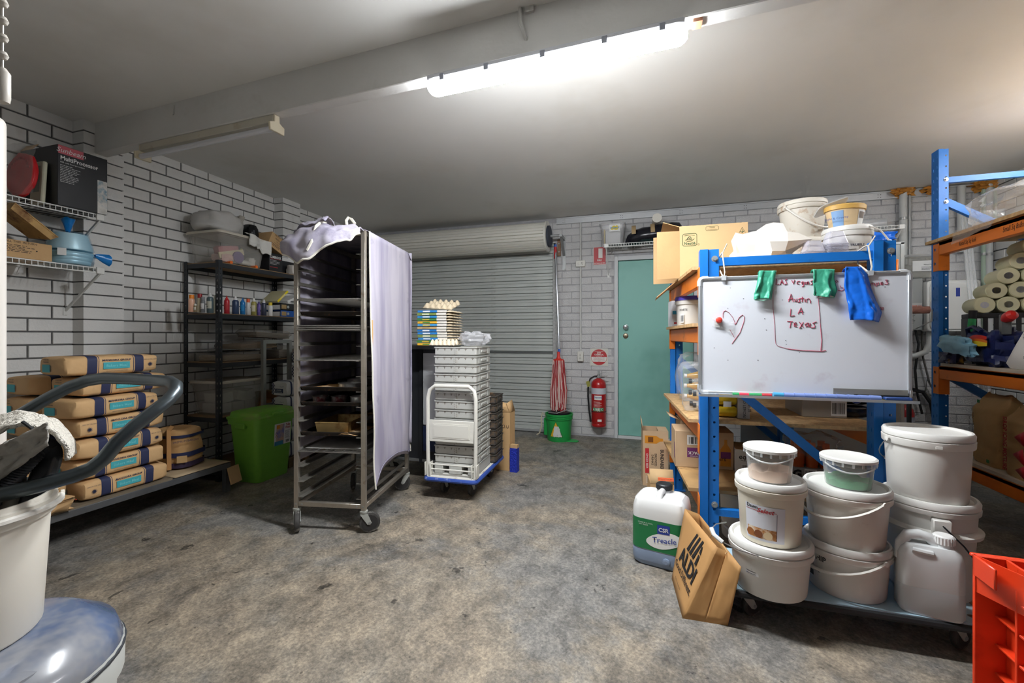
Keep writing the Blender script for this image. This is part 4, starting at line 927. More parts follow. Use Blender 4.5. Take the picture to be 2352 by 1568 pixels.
# folders and books
def lever_file(rgb, z, label, dy=0.):
    t = thing('lever_arch_file', label, 'file', (-3.70, 3.37 + dy, z), 0)
    obj('cover', G().box(0, .30, 0, .24, 0, .003).box(0, .30, 0, .24, .062, .065).box(.297, .30, 0, .24, 0, .065), mat('file_%d' % rgb[2], rgb, .4), t)
    obj('pages', G().box(.01, .28, .005, .235, .006, .05), PAPER, t); obj('finger_ring', G().lathe([(.010, 0), (.014, 0), (.014, .002), (.010, .002)], 18, M=Matrix.Translation((.30, .09, .032)) @ Matrix.Rotation(R(90), 4, 'Y')), chrome, t)
    patch(t, 'spine_label', (.3, .01, .012), (0, 1, 0), (0, 0, 1), .06, .04, mat('label_kraft', (180, 150, 100), .7)); return t
lever_file((20, 90, 180), T1 + .0005, 'blue lever arch file lying on the second shelf'); lever_file((30, 32, 36), T1 + .067, 'black lever arch file on top of the blue file')
t = thing('magazine', 'magazine with yellow spine leaning on the files', 'magazine', (-3.50, 3.34, T1 + .135), 0, rot=(R(42), 0, 0))
obj('pages', G().box(-.1, .1, 0, .17, 0, .018), mat('page_stock', (206, 200, 160), .6), t); patch(t, 'cover', (.1, 0, .0), (0, 1, 0), (0, 0, 1), .17, .02, mat('cover_yellow', (236, 214, 30), .5)); text(t, 'COLOUR', .019, (.1008, .085, .003), (0, 1, 0), (0, 0, 1), PAPER, bold=.02)
tag(obj('loose_papers', G().box(-.1, .1, 0, .17, 0, .02), PAPER, loc=(-3.48, 3.44, T1 + .14), rot=(R(24), 0, 0)), 'loose white papers lying on the lever arch files', 'papers')
# ---- third shelf: plastic-wrapped cake boards
T2 = SZ[2]
wrapm = film('film_wrap', (206, 200, 190), .34, .1, bump=1., bs=16.)
def wrapped_boards(label, loc, dims, rz=0., seed=1., rot=None, rgb=(168, 140, 108)):
    t = thing('wrapped_boards', label, 'cake boards', loc, rz, 'plastic-wrapped cake boards', rot)
    w, l, h = dims; g = G(); n = max(3, int(h / .012))
    for k in range(n): g.box(-w / 2 + .003 * (k % 2), w / 2, -l / 2, l / 2 - .003 * (k % 3), h * k / n, h * (k + .8) / n)
    obj('boards', g, mat('board_brown_%d' % rgb[0], rgb, .8, var=.1), t, smooth=0)
    obj('plastic_wrap', blob(w * 1.16, l * 1.14, h * 1.5, .18, 6, seed, .32, 28, 10, flat=False, fine=.06), wrapm, t, loc=(0, 0, -h * .0), smooth=60)
    return t
wrapped_boards('plastic-wrapped cake boards in a crumpled sheet on third shelf', (-3.54, 2.96, T2 + .004), (.28, .38, .05), seed=2., rgb=(164, 146, 122))
wrapped_boards('plastic-wrapped brown boards stacked on the lower wrapped boards', (-3.55, 3.14, T2 + .10), (.26, .42, .055), R(4), 6., rot=(R(3), 0, R(4)))
wrapped_boards('shiny wrapped grey boards stacked at the top of the third shelf', (-3.53, 3.30, T2 + .20), (.24, .36, .05), R(-4), 9., rot=(R(-3), 0, R(-4)), rgb=(150, 138, 124))
wrapped_boards('small wrapped pile of boards at the far end of third shelf', (-3.53, 3.485, T2 + .004), (.24, .25, .08), 0, 12., rgb=(150, 132, 108))
tag(obj('flat_board', G().box(-.16, .16, -.20, .2, 0, .004), mat('board_grey', (150, 148, 144), .7), loc=(-3.55, 2.93, T2 + .10)), 'flat grey board poking out over the wrapped boards', 'board')
# ---- fourth shelf tub
T3 = SZ[1]
t = clear_tub('lidded_tub', 'clear lidded tub full of white boxes on the low shelf', (-3.56, 2.955, T3 + .001), 0, .34, .43, .27, lidc, op=.22, rgb=(226, 222, 214))
rd = random.Random(3)
for i, (y, z, a) in enumerate(((-.12, .0, 0), (.0, .0, 0), (.12, .0, 0), (-.1, .09, 6), (.03, .088, -14), (.13, .086, 20))):
    tag(obj('white_carton', G().box(-.09, .11, -.052, .052, 0, .08), mat('carton_white_dull', (206, 204, 198), .7), loc=(-3.56, 2.955 + y, T3 + .016 + z), rot=(R(a), 0, 0)), ('small white carton %s inside the low clear tub' % ['at the near end of the lower layer', 'in the middle of the lower layer', 'at the far end of the lower layer', 'at the near end of the upper layer', 'leaning in the middle of the upper layer', 'at the far end of the upper layer'][i]), 'box', 'white cartons in the low tub')
for i, (dy, dz, rgb, lb) in enumerate(((.0, 0, (176, 132, 84), 'small brown box beside the low clear tub'), (.06, .07, (150, 110, 66), 'small brown packet on the box beside the tub'))):
    tag(obj('small_box', G().box(-.12, .12, -.06, .08, 0, .065), mat('smallbox_%d' % i, rgb, .7, var=.1), loc=(-3.52, 3.31 + dy, T3 + .001 + dz), rot=(0, 0, R(10 * i))), lb, 'box')
tag(obj('yellow_packet', blob(.12, .1, .09, .3, 5, 3.), mat('packet_amber', (190, 150, 60), .4), loc=(-3.52, 3.54, T3 + .001)), 'amber plastic packet at the end of the low shelf', 'packet')

# ================================================================== steel table with wrapped flour behind the bin
tt = thing('steel_frame', 'grey steel tube frame standing in front of the dark shelving', 'frame', (-3.345, 3.12, 0))
tm = mat('steel_table_grey', (156, 158, 154), .4, .3, var=.08)
for y in (0, .30): obj('upright', G().box(-.016, .016, y - .016, y + .016, 0, 1.165), tm, tt)
for z in (1.133, .55): obj('rail', G().box(-.016, .016, .016, .284, z, z + .032), tm, tt)
pal = thing('small_pallet', 'small timber pallet under the white flour bags', 'pallet', (-3.215, 3.18, 0))
for y in (.0, .2, .42): obj('bearer', G().box(-.1, .1, y, y + .05, 0, .07), mat('pallet_timber', (120, 98, 70), .85, var=.15), pal)
for k in range(3): obj('slat', G().box(-.1 + k * .07, -.04 + k * .07, 0, .47, .07, .09), mat('pallet_timber', (0, 0, 0)), pal)
wp = mat('flour_paper_white', (220, 220, 218), .65, bump=.3, bs=14.)
def white_bag(label, x, y, z, ln, grp, seed):
    t = thing('white_flour_bag', label, 'flour bag', (x, y, z), 0, grp)
    W2, H2 = .185, .137; ys = [ln * (k / 10 - .5) for k in range(11)]
    g = G(); rings = [bag_sec(W2, ln, H2, q, seed=seed) for q in ys]; g.loft(rings); obj('paper_bag', g, wp, t, smooth=50)
    Y_ = -ln / 2 - .001
    patch(t, 'navy_label', (-.045, Y_, .03), (1, 0, 0), (0, 0, 1), .09, .04, navy, depth=.002); text(t, 'STRONG', .014, (.0, Y_ - .003, .052), m=PAPER, bold=.02); text(t, 'BAKERS FLOUR', .010, (.0, Y_ - .003, .036), m=PAPER, bold=.02)
    text(t, '12.5kg NET', .011, (.03, Y_ - .003, .085), m=inkn)
    g = G()
    for i in range(3):
        for j in range(7):
            if (i + j) % 2: g.box(-.085 + i * .011, -.074 + i * .011, Y_ - .003, Y_ - .001, .015 + j * .015, .03 + j * .015)
    obj('check_pattern', g, inkn, t, smooth=0)
    for q in (-.075, .06): obj('navy_band', G().loft([bag_sec(W2, ln, H2, q + .018 * k / 2, .0012, seed) for k in range(3)], cap=False), navy, t, smooth=50)
    text(t, 'MANILDRA', .012, (W2 / 2 + .004, .0, .03), (0, 1, 0), (0, 0, 1), inkn)
    return t
nm_ = ['at the bottom', 'second from the bottom', 'in the middle', 'second from the top', 'on top']
for i in range(5): white_bag('white strong flour bag %s of the stack behind the bin' % nm_[i], -3.222, 3.29, .0915 + i * .1395, .225, 'white flour bags behind the bin', i * 2.2)
for i in range(7): white_bag('white flour bag %s of the taller stack by the frame' % ['at the bottom', 'second up', 'third up', 'fourth up', 'fifth up', 'sixth up', 'on top'][i], -3.222, 3.53, .0915 + i * .1395, .225, 'white flour bags in the taller stack', 20 + i * 2.2)
# ================================================================== bakery rack on castors
RK = Vector((-2.082, 2.19, 0)); RA = R(11.)
CR, SR = math.cos(RA), math.sin(RA)
def rk(x, y, z): return Vector((RK.x + x * CR - y * SR, RK.y + x * SR + y * CR, z))
RW, RD, RH = .435, .75, 1.845
rack = thing('bakery_rack', 'stainless steel bakery tray rack on castors under a cloth', 'rack', RK, RA)
ss = mat('stainless_worn', (176, 168, 156), .36, .75, var=.12, vs=9., dirt=(120, 96, 70), ds=12., dth=.66)
ssd = mat('runner_steel_dull', (150, 146, 138), .42, .7, var=.12, vs=7.)
for x in (0, RW):
    for y in (0, RD): obj('post', G().box(x - .014, x + .014, y - .014, y + .014, .135, RH), ss, rack, bev=.002)
for y in (0, RD):
    obj('end_bar', G().box(.014, RW - .014, y - .013, y + .013, .148, .176), ss, rack, bev=.002); obj('end_bar', G().box(.014, RW - .014, y - .013, y + .013, RH - .03, RH - .002), ss, rack, bev=.002)
for x in (0, RW):
    obj('side_bar', G().box(x - .013, x + .013, .014, RD - .014, .148, .176), ss, rack, bev=.002); obj('side_bar', G().box(x - .013, x + .013, .014, RD - .014, RH - .03, RH - .002), ss, rack, bev=.002)
RZ = [.205 + .0935 * k for k in range(17)]
for z in RZ:
    for s_, x in ((1, .014), (-1, RW - .014)):
        obj('runner', G().box(min(x, x + s_ * .032), max(x, x + s_ * .032), -.01, RD + .01, z - .0015, z + .0015).box(min(x, x + s_ * .002), max(x, x + s_ * .002), -.005, RD + .005, z, z + .022), ssd, rack, smooth=0)
bolts = G()
for x in (.0, RW): bolts.cyl((x, -.0165, .162), (x, -.014, .162), .006, n=8)
bolts.cyl((.04, -.0165, .162), (.04, -.013, .162), .006, n=8).cyl((RW - .04, -.0165, .162), (RW - .04, -.013, .162), .006, n=8); obj('bolts', bolts, stl, rack)
rub = mat('wheel_rubber', (62, 60, 58), .7, var=.25, vs=30., dirt=(150, 146, 138), ds=20., dth=.62); castm = mat('castor_grey', (176, 178, 172), .5, .2, var=.08)
def castor(parent, x, y, ang, rad=.062, top=.135, wd=.03):
    c = obj('castor_fork', G().lathe([(0, top), (.024, top), (.024, top - .012), (.018, top - .02), (0, top - .02)], 16), castm, parent, loc=(x, y, 0), rot=(0, 0, ang))
    me = G().add([], [])
    g = G()
    for s_ in (-1, 1): g.prism([(-.022, top - .016), (.022, top - .016), (.045, rad), (.035, rad - .012), (.02, rad - .008)], s_ * (wd / 2 + .004) - .0015, s_ * (wd / 2 + .004) + .0015, Matrix.Rotation(R(90), 4, 'X'))
    obj('fork_side', g, castm, c)
    tr = .0
    obj('wheel', G().lathe([(.012, -wd / 2), (rad - .012, -wd / 2), (rad - .003, -wd / 2 + .002), (rad, -wd / 4), (rad, wd / 4), (rad - .003, wd / 2 - .002), (rad - .012, wd / 2), (.012, wd / 2)], 28, M=Matrix.Translation((.034, 0, rad)) @ Matrix.Rotation(R(90), 4, 'X')), rub, c)
    obj('wheel_disc', G().lathe([(0, -wd / 2 - .001), (rad - .014, -wd / 2 - .001), (rad - .014, wd / 2 + .001), (0, wd / 2 + .001)], 24, M=Matrix.Translation((.034, 0, rad)) @ Matrix.Rotation(R(90), 4, 'X')), mat('wheel_core_dark', (44, 42, 42), .6), c)
    obj('axle', G().cyl((.034, -wd / 2 - .008, rad), (.034, wd / 2 + .008, rad), .008, n=10), stl, c)
    return c
castor(rack, 0, 0, R(-58)); castor(rack, RW, 0, R(25)); castor(rack, RW, RD, R(200)); castor(rack, 0, RD, R(-70))
# ---- trays on the runners (each rests on a runner pair)
def on_rack(k, dy=0., dz=.002): return rk(RW / 2, RD / 2 + dy, RZ[k] + dz)
blacktray = mat('tray_black_baked', (40, 34, 30), .5, .4, var=.3, vs=18., dirt=(128, 86, 52), ds=16., dth=.64)
wiresm = mat('wire_chrome', (190, 188, 184), .28, .9)
TW, TL = RW - .036, RD - .02
def baking_tray(k, label, dy=-.0, dz=.002, h=.022, grp='black baking trays on the rack'):
    t = thing('baking_tray', label, 'baking tray', on_rack(k, dy, dz), RA, grp)
    g = G(); a, b = TW / 2, TL / 2
    g.add([(-a + .012, -b + .012, 0), (a - .012, -b + .012, 0), (a - .012, b - .012, 0), (-a + .012, b - .012, 0), (-a, -b, h), (a, -b, h), (a, b, h), (-a, b, h)], [(0, 1, 2, 3), (0, 1, 5, 4), (1, 2, 6, 5), (2, 3, 7, 6), (3, 0, 4, 7)])
    obj('pan', g, blacktray, t, smooth=0, sol=.002); obj('rim', G().tube([(-a, -b, h), (a, -b, h), (a, b, h), (-a, b, h)], .004, 6, closed=True), blacktray, t)
    return t
def wire_rack(k, label, dy=-.03, dz=.004, ext=.035, grp='wire cooling racks on the bakery rack'):
    t = thing('wire_rack', label, 'cooling rack', on_rack(k, dy, dz), RA, grp)
    a, b = TW / 2, TL / 2 + ext / 2
    obj('rim', G().tube([(-a, -b, .003), (a, -b, .003), (a, b, .003), (-a, b, .003)], .0035, 6, closed=True), wiresm, t)
    g = G()
    for i in range(1, 22): y = -b + 2 * b * i / 22; g.bar((-a, y, .002), (a, y, .002), .0024, .0024)
    obj('cross_wires', g, wiresm, t, smooth=0); g = G()
    for i in range(1, 7): x = -a + 2 * a * i / 7; g.bar((x, -b, .0045), (x, b, .0045), .003, .003)
    obj('long_wires', g, wiresm, t, smooth=0); return t
wire_rack(13, 'wire cooling rack on the fourth runner from the top of the rack')
baking_tray(12, 'speckled black baking tray just below the topmost wire rack')
for i in range(3): wire_rack(11, 'wire cooling rack %s of the pile of three' % ['at the bottom', 'in the middle', 'on top'][i], dy=-.03 + .006 * i, dz=.004 + .0125 * i)
wire_rack(9, 'single wire cooling rack below the pile of three')
wire_rack(3, 'wire cooling rack under baking paper near the bottom of the rack', dy=-.02)
baking_tray(7, 'black baking tray carrying round tins and brown paper')
baking_tray(6, 'black baking tray carrying three deep cake tins')
baking_tray(4, 'black baking tray carrying the rectangular tin')
o = tag(obj('baking_paper', G().sheet(lambda u, v: Vector(((u - .5) * (TW - .03), -TL / 2 + .02 + v * (TL - .1), .006 + .0015 * nz(u * 5, v * 8))), 14, 16), mat('baking_paper_grey', (176, 174, 170), .7, var=.12, vs=22.), loc=on_rack(3, 0, .008), rot=(0, 0, RA), sol=.001), 'crinkled grey baking paper on the lowest wire rack', 'baking paper')
paper_b = mat('baking_paper_browned', (196, 150, 92), .7, var=.2, vs=9., dirt=(230, 214, 190), ds=5., dth=.6)
def curl(loc, rz, label, w=.16, l=.3):
    def fn(u, v): return Vector(((u - .5) * w, (v - .5) * l, .004 + .012 * abs(math.sin(u * 3.1 + .4)) * (.5 + .5 * math.cos(v * 3)) + .004 * nz(u * 4, v * 6)))
    return tag(obj('browned_paper', G().sheet(fn, 12, 14), paper_b, loc=loc, rot=(0, 0, rz), sol=.001), label, 'baking paper')
curl(rk(.12, .17, RZ[7] + .005), RA, 'browned baking paper on the tray of round tins', .15)
curl(rk(.33, .15, RZ[4] + .005), RA, 'browned baking paper beside the rectangular tin', .12)
alu = mat('tin_aluminium', (196, 196, 194), .3, .85, var=.08, vs=10., dirt=(140, 120, 90), ds=12., dth=.68)
def round_tin(x, y, z, r, h, label, m=None):
    t = thing('round_tin', label, 'cake tin', rk(x, y, z), RA, 'round cake tins on the rack')
    obj('tin', G().lathe([(0, 0), (r, 0), (r, h - .004), (r + .005, h), (r + .005, h + .002), (r - .002, h), (r - .003, .004), (0, .004)], 32), m or alu, t); return t
round_tin(.27, .17, RZ[7] + .005, .078, .032, 'shallow round silver tin at the front of its tray')
round_tin(.22, .40, RZ[7] + .005, .085, .036, 'shallow round silver tin behind the front round tin')
round_tin(.33, .58, RZ[7] + .005, .08, .05, 'round silver tin at the back of its tray')
spot = mat('tin_stained_wine', (150, 150, 148), .35, .7, dirt=(84, 26, 32), ds=9., dth=.5)
round_tin(.105, .09, RZ[6] + .005, .048, .048, 'small deep tin with dark red stains, first in its row', spot)
round_tin(.225, .10, RZ[6] + .005, .048, .048, 'small deep tin with dark red stains beside the first one', spot)
round_tin(.345, .11, RZ[6] + .005, .048, .048, 'small deep tin with clean sides at the row end')
t = thing('rectangular_tin', 'deep rectangular golden-brown baked tin on lower tray', 'baking tin', rk(.195, .20, RZ[4] + .005), RA + R(2))
tinm = mat('tin_golden', (176, 150, 100), .4, .55, var=.15, vs=7., dirt=(120, 84, 50), ds=9., dth=.6)
tin(t, .215, .30, .072, tinm)
t = thing('deep_tin', 'second deep baked tin behind the rectangular tin', 'baking tin', rk(.31, .52, RZ[4] + .005), RA)
tin(t, .16, .22, .07, tinm)
# ---- cloth cover
def cloth_mat():
    m = mat('cloth_lilac_grey', (166, 162, 178), .85); nt = m.node_tree; N = nt.nodes; L = nt.links; b = N['Principled BSDF']
    tc = N.new('ShaderNodeTexCoord'); mp = N.new('ShaderNodeMapping'); mp.inputs['Scale'].default_value = (1, 1, .12)
    n = N.new('ShaderNodeTexNoise'); n.inputs['Scale'].default_value = 9; n.inputs['Detail'].default_value = 7
    L.new(tc.outputs['Object'], mp.inputs['Vector']); L.new(mp.outputs['Vector'], n.inputs['Vector'])
    r = N.new('ShaderNodeValToRGB'); e = r.color_ramp.elements; e[0].position = .32; e[1].position = .62
    e[0].color = (*lin((150, 145, 166)), 1); e[1].color = (*lin((186, 181, 192)), 1); L.new(n.outputs['Fac'], r.inputs['Fac'])
    n2 = N.new('ShaderNodeTexNoise'); n2.inputs['Scale'].default_value = 3.2; n2.inputs['Detail'].default_value = 9; n2.inputs['Roughness'].default_value = .7; L.new(tc.outputs['Object'], n2.inputs['Vector'])
    r2 = N.new('ShaderNodeValToRGB'); e = r2.color_ramp.elements; e[0].position = .58; e[1].position = .74; e[0].color = (1, 1, 1, 1); e[1].color = (*lin((176, 174, 190)), 1); L.new(n2.outputs['Fac'], r2.inputs['Fac'])
    x = N.new('ShaderNodeMix'); x.data_type = 'RGBA'; x.blend_type = 'MULTIPLY'; x.inputs['Factor'].default_value = 1; L.new(r.outputs['Color'], x.inputs['A']); L.new(r2.outputs['Color'], x.inputs['B']); L.new(x.outputs['Result'], b.inputs['Base Color'])
    return m
clm = cloth_mat(); hemm = mat('cloth_hem_white', (226, 222, 210), .85)
cv = thing('cloth_cover', 'lilac-grey cloth cover draped over the bakery rack', 'cloth', RK, RA)
XO, YO, ZO = .026, .03, RH + .012                   # clearance round the frame
def hem_z(v):                                         # bottom edge along the right side, v = 0 front .. 1 back
    return .26 + .10 * math.sin(min(1, v * 1.15) * math.pi) ** .8 * (1 - .3 * v) + (.03 * v)
def right_side(u, v):
    y = .02 + (RD + .03) * u; zt = ZO - .012; zb_ = hem_z(u); z = zt + (zb_ - zt) * v
    sw = .012 * math.sin(u * 9 + v * 2) * v + .014 * nz(u * 4 + 3, v * 5) * v + .01 * v
    cr = .05 * max(0, u - .86) / .14
    return Vector((RW + XO + sw - cr * .3 + .02 * (1 - u) * v * v, y, z - .05 * max(0, (u - .88)) / .12 * (1 - v)))
cs_ = obj('right_drape', G().sheet(right_side, 26, 44), clm, cv, sol=.003, smooth=60)
def top_sheet(u, v):
    y = .01 + (RD + .04) * v; x = -XO + (RW + 2 * XO) * u
    e = .018 * (math.exp(-((u) / .05) ** 2) + math.exp(-((1 - u) / .05) ** 2))
    return Vector((x, y, ZO + .004 + .006 * nz(u * 3, v * 3) - e - .05 * max(0, v - .88) / .12 * (u > .9)))
obj('top_sheet', G().sheet(top_sheet, 22, 24), clm, cv, sol=.003, smooth=60)
obj('back_drape', G().sheet(lambda u, v: Vector((-XO + (RW + 2 * XO) * u, RD + YO + .01 + .012 * nz(u * 5, v * 4), ZO - (ZO - .36) * v)), 18, 30), clm, cv, sol=.003, smooth=60)
obj('left_drape', G().sheet(lambda u, v: Vector((-XO - .004 + .01 * nz(u * 5, v * 4 + 7) * v, .06 + (RD - .02) * u, ZO - .01 - (ZO - .42) * v)), 18, 30), clm, cv, sol=.003, smooth=60)
obj('front_hem', G().tube([right_side(0, v / 24) + Vector((.002, -.002, 0)) for v in range(25)], .005, 6), hemm, cv)
obj('back_hem', G().tube([right_side(1, v / 24) + Vector((.003, .002, 0)) for v in range(25)], .005, 6), hemm, cv)
obj('bottom_hem', G().tube([right_side(u / 24, .985) + Vector((.0035, 0, 0)) for u in range(25)], .0025, 5), mat('cloth_stitch', (150, 146, 166), .9), cv)
# bunched flap over the front left corner
ro = Matrix.Rotation(-RA, 3, 'Z')
def rkinv(p): q = p - RK; return Vector((q.x * CR + q.y * SR, -q.x * SR + q.y * CR, q.z))
topc = [(838, 530, 2.66), (815, 518, 2.64), (790, 522, 2.62), (765, 520, 2.60), (740, 512, 2.60), (712, 520, 2.61), (690, 528, 2.64), (672, 545, 2.70)]
lowc = [(828, 536, 2.60), (808, 548, 2.56), (790, 552, 2.53), (765, 560, 2.50), (745, 570, 2.50), (715, 592, 2.50), (688, 604, 2.52), (655, 585, 2.60)]
def lerp_list(c, u):
    f = u * (len(c) - 1); i = min(int(f), len(c) - 2); a = f - i
    return [c[i][k] * (1 - a) + c[i + 1][k] * a for k in range(3)]
def flap(u, v):
    a, b = D(*lerp_list(topc, u)), D(*lerp_list(lowc, u)); p = a + (b - a) * v; q = rkinv(p)
    q.y -= .05 * math.sin(v * math.pi * .9) * (.5 + u) + .02 * nz(u * 7, v * 4) ; q.z += .02 * math.sin(v * math.pi) + .018 * nz(u * 9 + 4, v * 3)
    return q
obj('front_flap', G().sheet(flap, 36, 14), clm, cv, sol=.004, smooth=60)
obj('flap_hem', G().tube([flap(u / 40, 1) for u in range(41)], .0065, 6), hemm, cv)
def fold(u, v):
    q = flap(.5 + .45 * u, .0); q.y += .12 * v - .02; q.z += .012 + .03 * math.sin(v * 3.1) + .02 * nz(u * 5, v * 5); return q
obj('rolled_fold', G().sheet(fold, 18, 10), clm, cv, sol=.004, smooth=60)
lp = [D(733, 535, 2.52), D(728, 515, 2.56), D(735, 507, 2.62), D(752, 512, 2.66)]
obj('strap_hem', G().tube([rkinv(D(*q)) for q in ((706, 575, 2.475), (716, 555, 2.47), (722, 535, 2.50), (726, 520, 2.54), (736, 511, 2.60), (748, 512, 2.66))], .009, 6), hemm, cv)
obj('loop', G().tube([rkinv(D(*q)) for q in ((797, 518, 2.66), (795, 507, 2.68), (800, 500, 2.70), (808, 504, 2.70), (815, 514, 2.68))], .009, 6), hemm, cv)
obj('tape_strip', G().tube([Vector((RW + .036, .035, 1.30)), Vector((RW + .038, .034, 1.22)), Vector((RW + .036, .036, 1.1))], .006, 4), mat('tape_tan', (190, 150, 96), .6), cv)
# ================================================================== bench fridge behind, and the hand trolley with dough trays
t = thing('bench_fridge', 'white bench fridge with dark frame behind the covered rack', 'fridge', (-2.20, 3.26, 0))
fx = 2.20 - 1.635
obj('cabinet', G().box(0, fx, .012, .60, .16, 1.09), mat('fridge_dark', (60, 62, 66), .4, .3), t, bev=.004)
obj('door', G().box(.405, fx - .004, 0, .012, .46, 1.06), mat('fridge_white', (224, 226, 228), .35), t, bev=.003)
obj('lower_door', G().box(.405, fx - .004, 0, .012, .24, .45), mat('fridge_navy', (44, 56, 90), .45), t, bev=.003)
obj('base_shelf', G().box(.02, fx, .0, .6, .15, .17), stl, t)
obj('top', G().box(-.01, fx + .012, -.02, .62, 1.09, 1.125), mat('fridge_top_steel', (130, 134, 134), .4, .5), t, bev=.003)
obj('frame_post', G().box(.372, .398, -.004, .014, .14, 1.09), mat('fridge_post_dark', (70, 72, 76), .35, .5), t)
for x in (.05, fx - .05):
    for y in (.06, .54): castor(t, x, y, R(20), .05, .15, .028)
TRX0, TRX1, TRY0, TRY1 = -1.585, -1.195, 2.895, 3.60; TP = .168
tr = thing('hand_trolley', 'white and blue platform hand trolley under the dough trays', 'trolley', ((TRX0 + TRX1) / 2, (TRY0 + TRY1) / 2, 0), R(2.5))
a, b = (TRX1 - TRX0) / 2, (TRY1 - TRY0) / 2
obj('platform', G().prism(rrect(2 * a, 2 * b, .03), TP - .028, TP - .002), mat('trolley_white', (214, 212, 204), .5, dirt=(150, 140, 124), ds=9., dth=.6), tr)
obj('blue_bumper', G().tube([(x * 1.02, y * 1.012, TP - .02) for x, y in rrect(2 * a, 2 * b, .03)], .016, 8, closed=True), mat('bumper_blue', (48, 78, 160), .5, dirt=(150, 160, 190), ds=12., dth=.62), tr)
hp = [(-a + .01, -b + .03, TP)] + [(-a + .01 - .004, -b + .03, z) for z in (.4, .62, .74)] + [(-a + .02, -b + .035, .80), (-a + .06, -b + .035, .832), (a - .06, -b + .035, .832), (a - .02, -b + .035, .80)] + [(a - .006, -b + .03, z) for z in (.74, .62, .4)] + [(a - .01, -b + .03, TP)]
hw_ = mat('handle_white', (222, 220, 210), .45)
obj('push_handle', G().tube(hp, .0145, 12), hw_, tr, smooth=60)
pn = obj('handle_panel', G().box(-a + .02, a - .02, -b + .024, -b + .038, .42, .58), hw_, tr, bev=.003)
obj('panel_recess', G().box(-a + .05, a - .05, -b + .021, -b + .024, .445, .555).box(-a + .06, a - .06, -b + .019, -b + .022, .455, .545), hw_, pn)
obj('lower_bars', G().cyl((-a + .02, -b + .03, .25), (a - .02, -b + .03, .25), .006, n=8).cyl((-a + .02, -b + .03, .215), (a - .02, -b + .03, .215), .006, n=8), hw_, tr)
for x in (-a + .012, a - .012): obj('hinge_bracket', G().box(x - .022, x - .016, -b + .005, -b + .06, TP, TP + .1).box(x + .016, x + .022, -b + .005, -b + .06, TP, TP + .1), hw_, tr, bev=.002)
for x in (-.11, .11):
    for y in (-.2, .24): castor(tr, x, y - .03, R(80), .055, .138, .03)
# dough trays
def tray_mesh(w, l, h, m, dm_, grp):
    t = thing('dough_tray', 'x', 'dough tray', (0, 0, 0), R(2.5), grp)
    g = G(); hw, hl = w / 2, l / 2
    g.loft([rr_ring(w - .012, l - .012, .012, 0), rr_ring(w - .012, l - .012, .012, .006), rr_ring(w, l, .012, .008), rr_ring(w, l, .012, h - .010), rr_ring(w + .010, l + .010, .012, h - .008), rr_ring(w + .010, l + .010, .012, h), rr_ring(w - .008, l - .008, .01, h), rr_ring(w - .016, l - .016, .01, .012)])
    o = obj('tray_shell', g, m, t)
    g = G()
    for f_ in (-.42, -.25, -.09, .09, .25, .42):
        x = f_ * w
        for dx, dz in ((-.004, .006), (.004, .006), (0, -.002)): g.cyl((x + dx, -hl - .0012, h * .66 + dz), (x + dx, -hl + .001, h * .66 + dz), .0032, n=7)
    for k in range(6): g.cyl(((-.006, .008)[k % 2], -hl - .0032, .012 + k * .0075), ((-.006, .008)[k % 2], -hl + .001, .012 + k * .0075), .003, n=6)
    obj('hole_shade_discs', g, dm_, t)['kind'] = 'stuff'; obj('centre_strip', G().box(-.013, .013, -hl - .0025, -hl + .001, .008, h - .012), m, t)  # solid discs for the vent holes: hole shade and rust share one colour
    obj('grip_recess', G().box(hw - .001, hw + .006, -l * .18, l * .18, h * .32, h * .62), m, t, bev=.005)
    for y in (-l * .3, l * .3): obj('side_rib', G().box(hw - .001, hw + .004, y - .006, y + .006, .01, h - .01), m, t)
    return t
trg = mat('tray_grey_plastic', (186, 186, 180), .45, var=.05, vs=6., dirt=(160, 146, 124), ds=5., dth=.66); trd = mat('tray_hole_rust_shade', (92, 80, 66), .7)
tdk = mat('tray_dark_plastic', (66, 62, 58), .5, var=.15, vs=6., dirt=(150, 116, 80), ds=6., dth=.62)
PITCH = .0672; CXT = (TRX0 + TRX1) / 2 + .012
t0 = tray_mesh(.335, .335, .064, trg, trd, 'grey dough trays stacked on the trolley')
ordn = ['at the bottom', 'second from the bottom', 'third from the bottom', 'fourth from the bottom', 'fifth from the bottom', 'sixth from the bottom', 'in the middle', 'sixth from the top', 'fifth from the top', 'fourth from the top', 'third from the top', 'second from the top', 'on top']
tag(obj('tray_dolly', G().box(-.168, -.1, -.168, .168, 0, .075).box(.1, .168, -.168, .168, 0, .075).box(-.05, .05, -.168, .168, 0, .075).box(-.168, .168, -.168, .168, .06, .08), trg, loc=(CXT, 3.145, TP), rot=(0, 0, R(2.5)), bev=.004), 'grey plastic base under the stacked dough trays', 'base')
for i in range(13):
    c = t0 if i == 0 else dup(t0)
    c.location = (CXT + random.uniform(-.002, .002), 3.145 + random.uniform(-.002, .002), TP + .081 + i * PITCH); c['label'] = 'grey plastic dough tray %s of the tall stack' % ordn[i]
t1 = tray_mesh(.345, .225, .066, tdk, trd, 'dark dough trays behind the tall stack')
o7 = ['at the bottom', 'second from the bottom', 'third from the bottom', 'in the middle', 'third from the top', 'second from the top', 'on top']
for i in range(8):
    c = t1 if i == 0 else dup(t1)
    c.location = (CXT + .02, 3.445, TP + .001 + i * .068); c['label'] = 'dark brown dough tray %s of the short stack' % (o7 + ['topmost'])[i] if i != 6 else 'dark brown dough tray directly under the topmost of the short stack'
t1['label'] = 'dark brown dough tray at the bottom of the short stack'
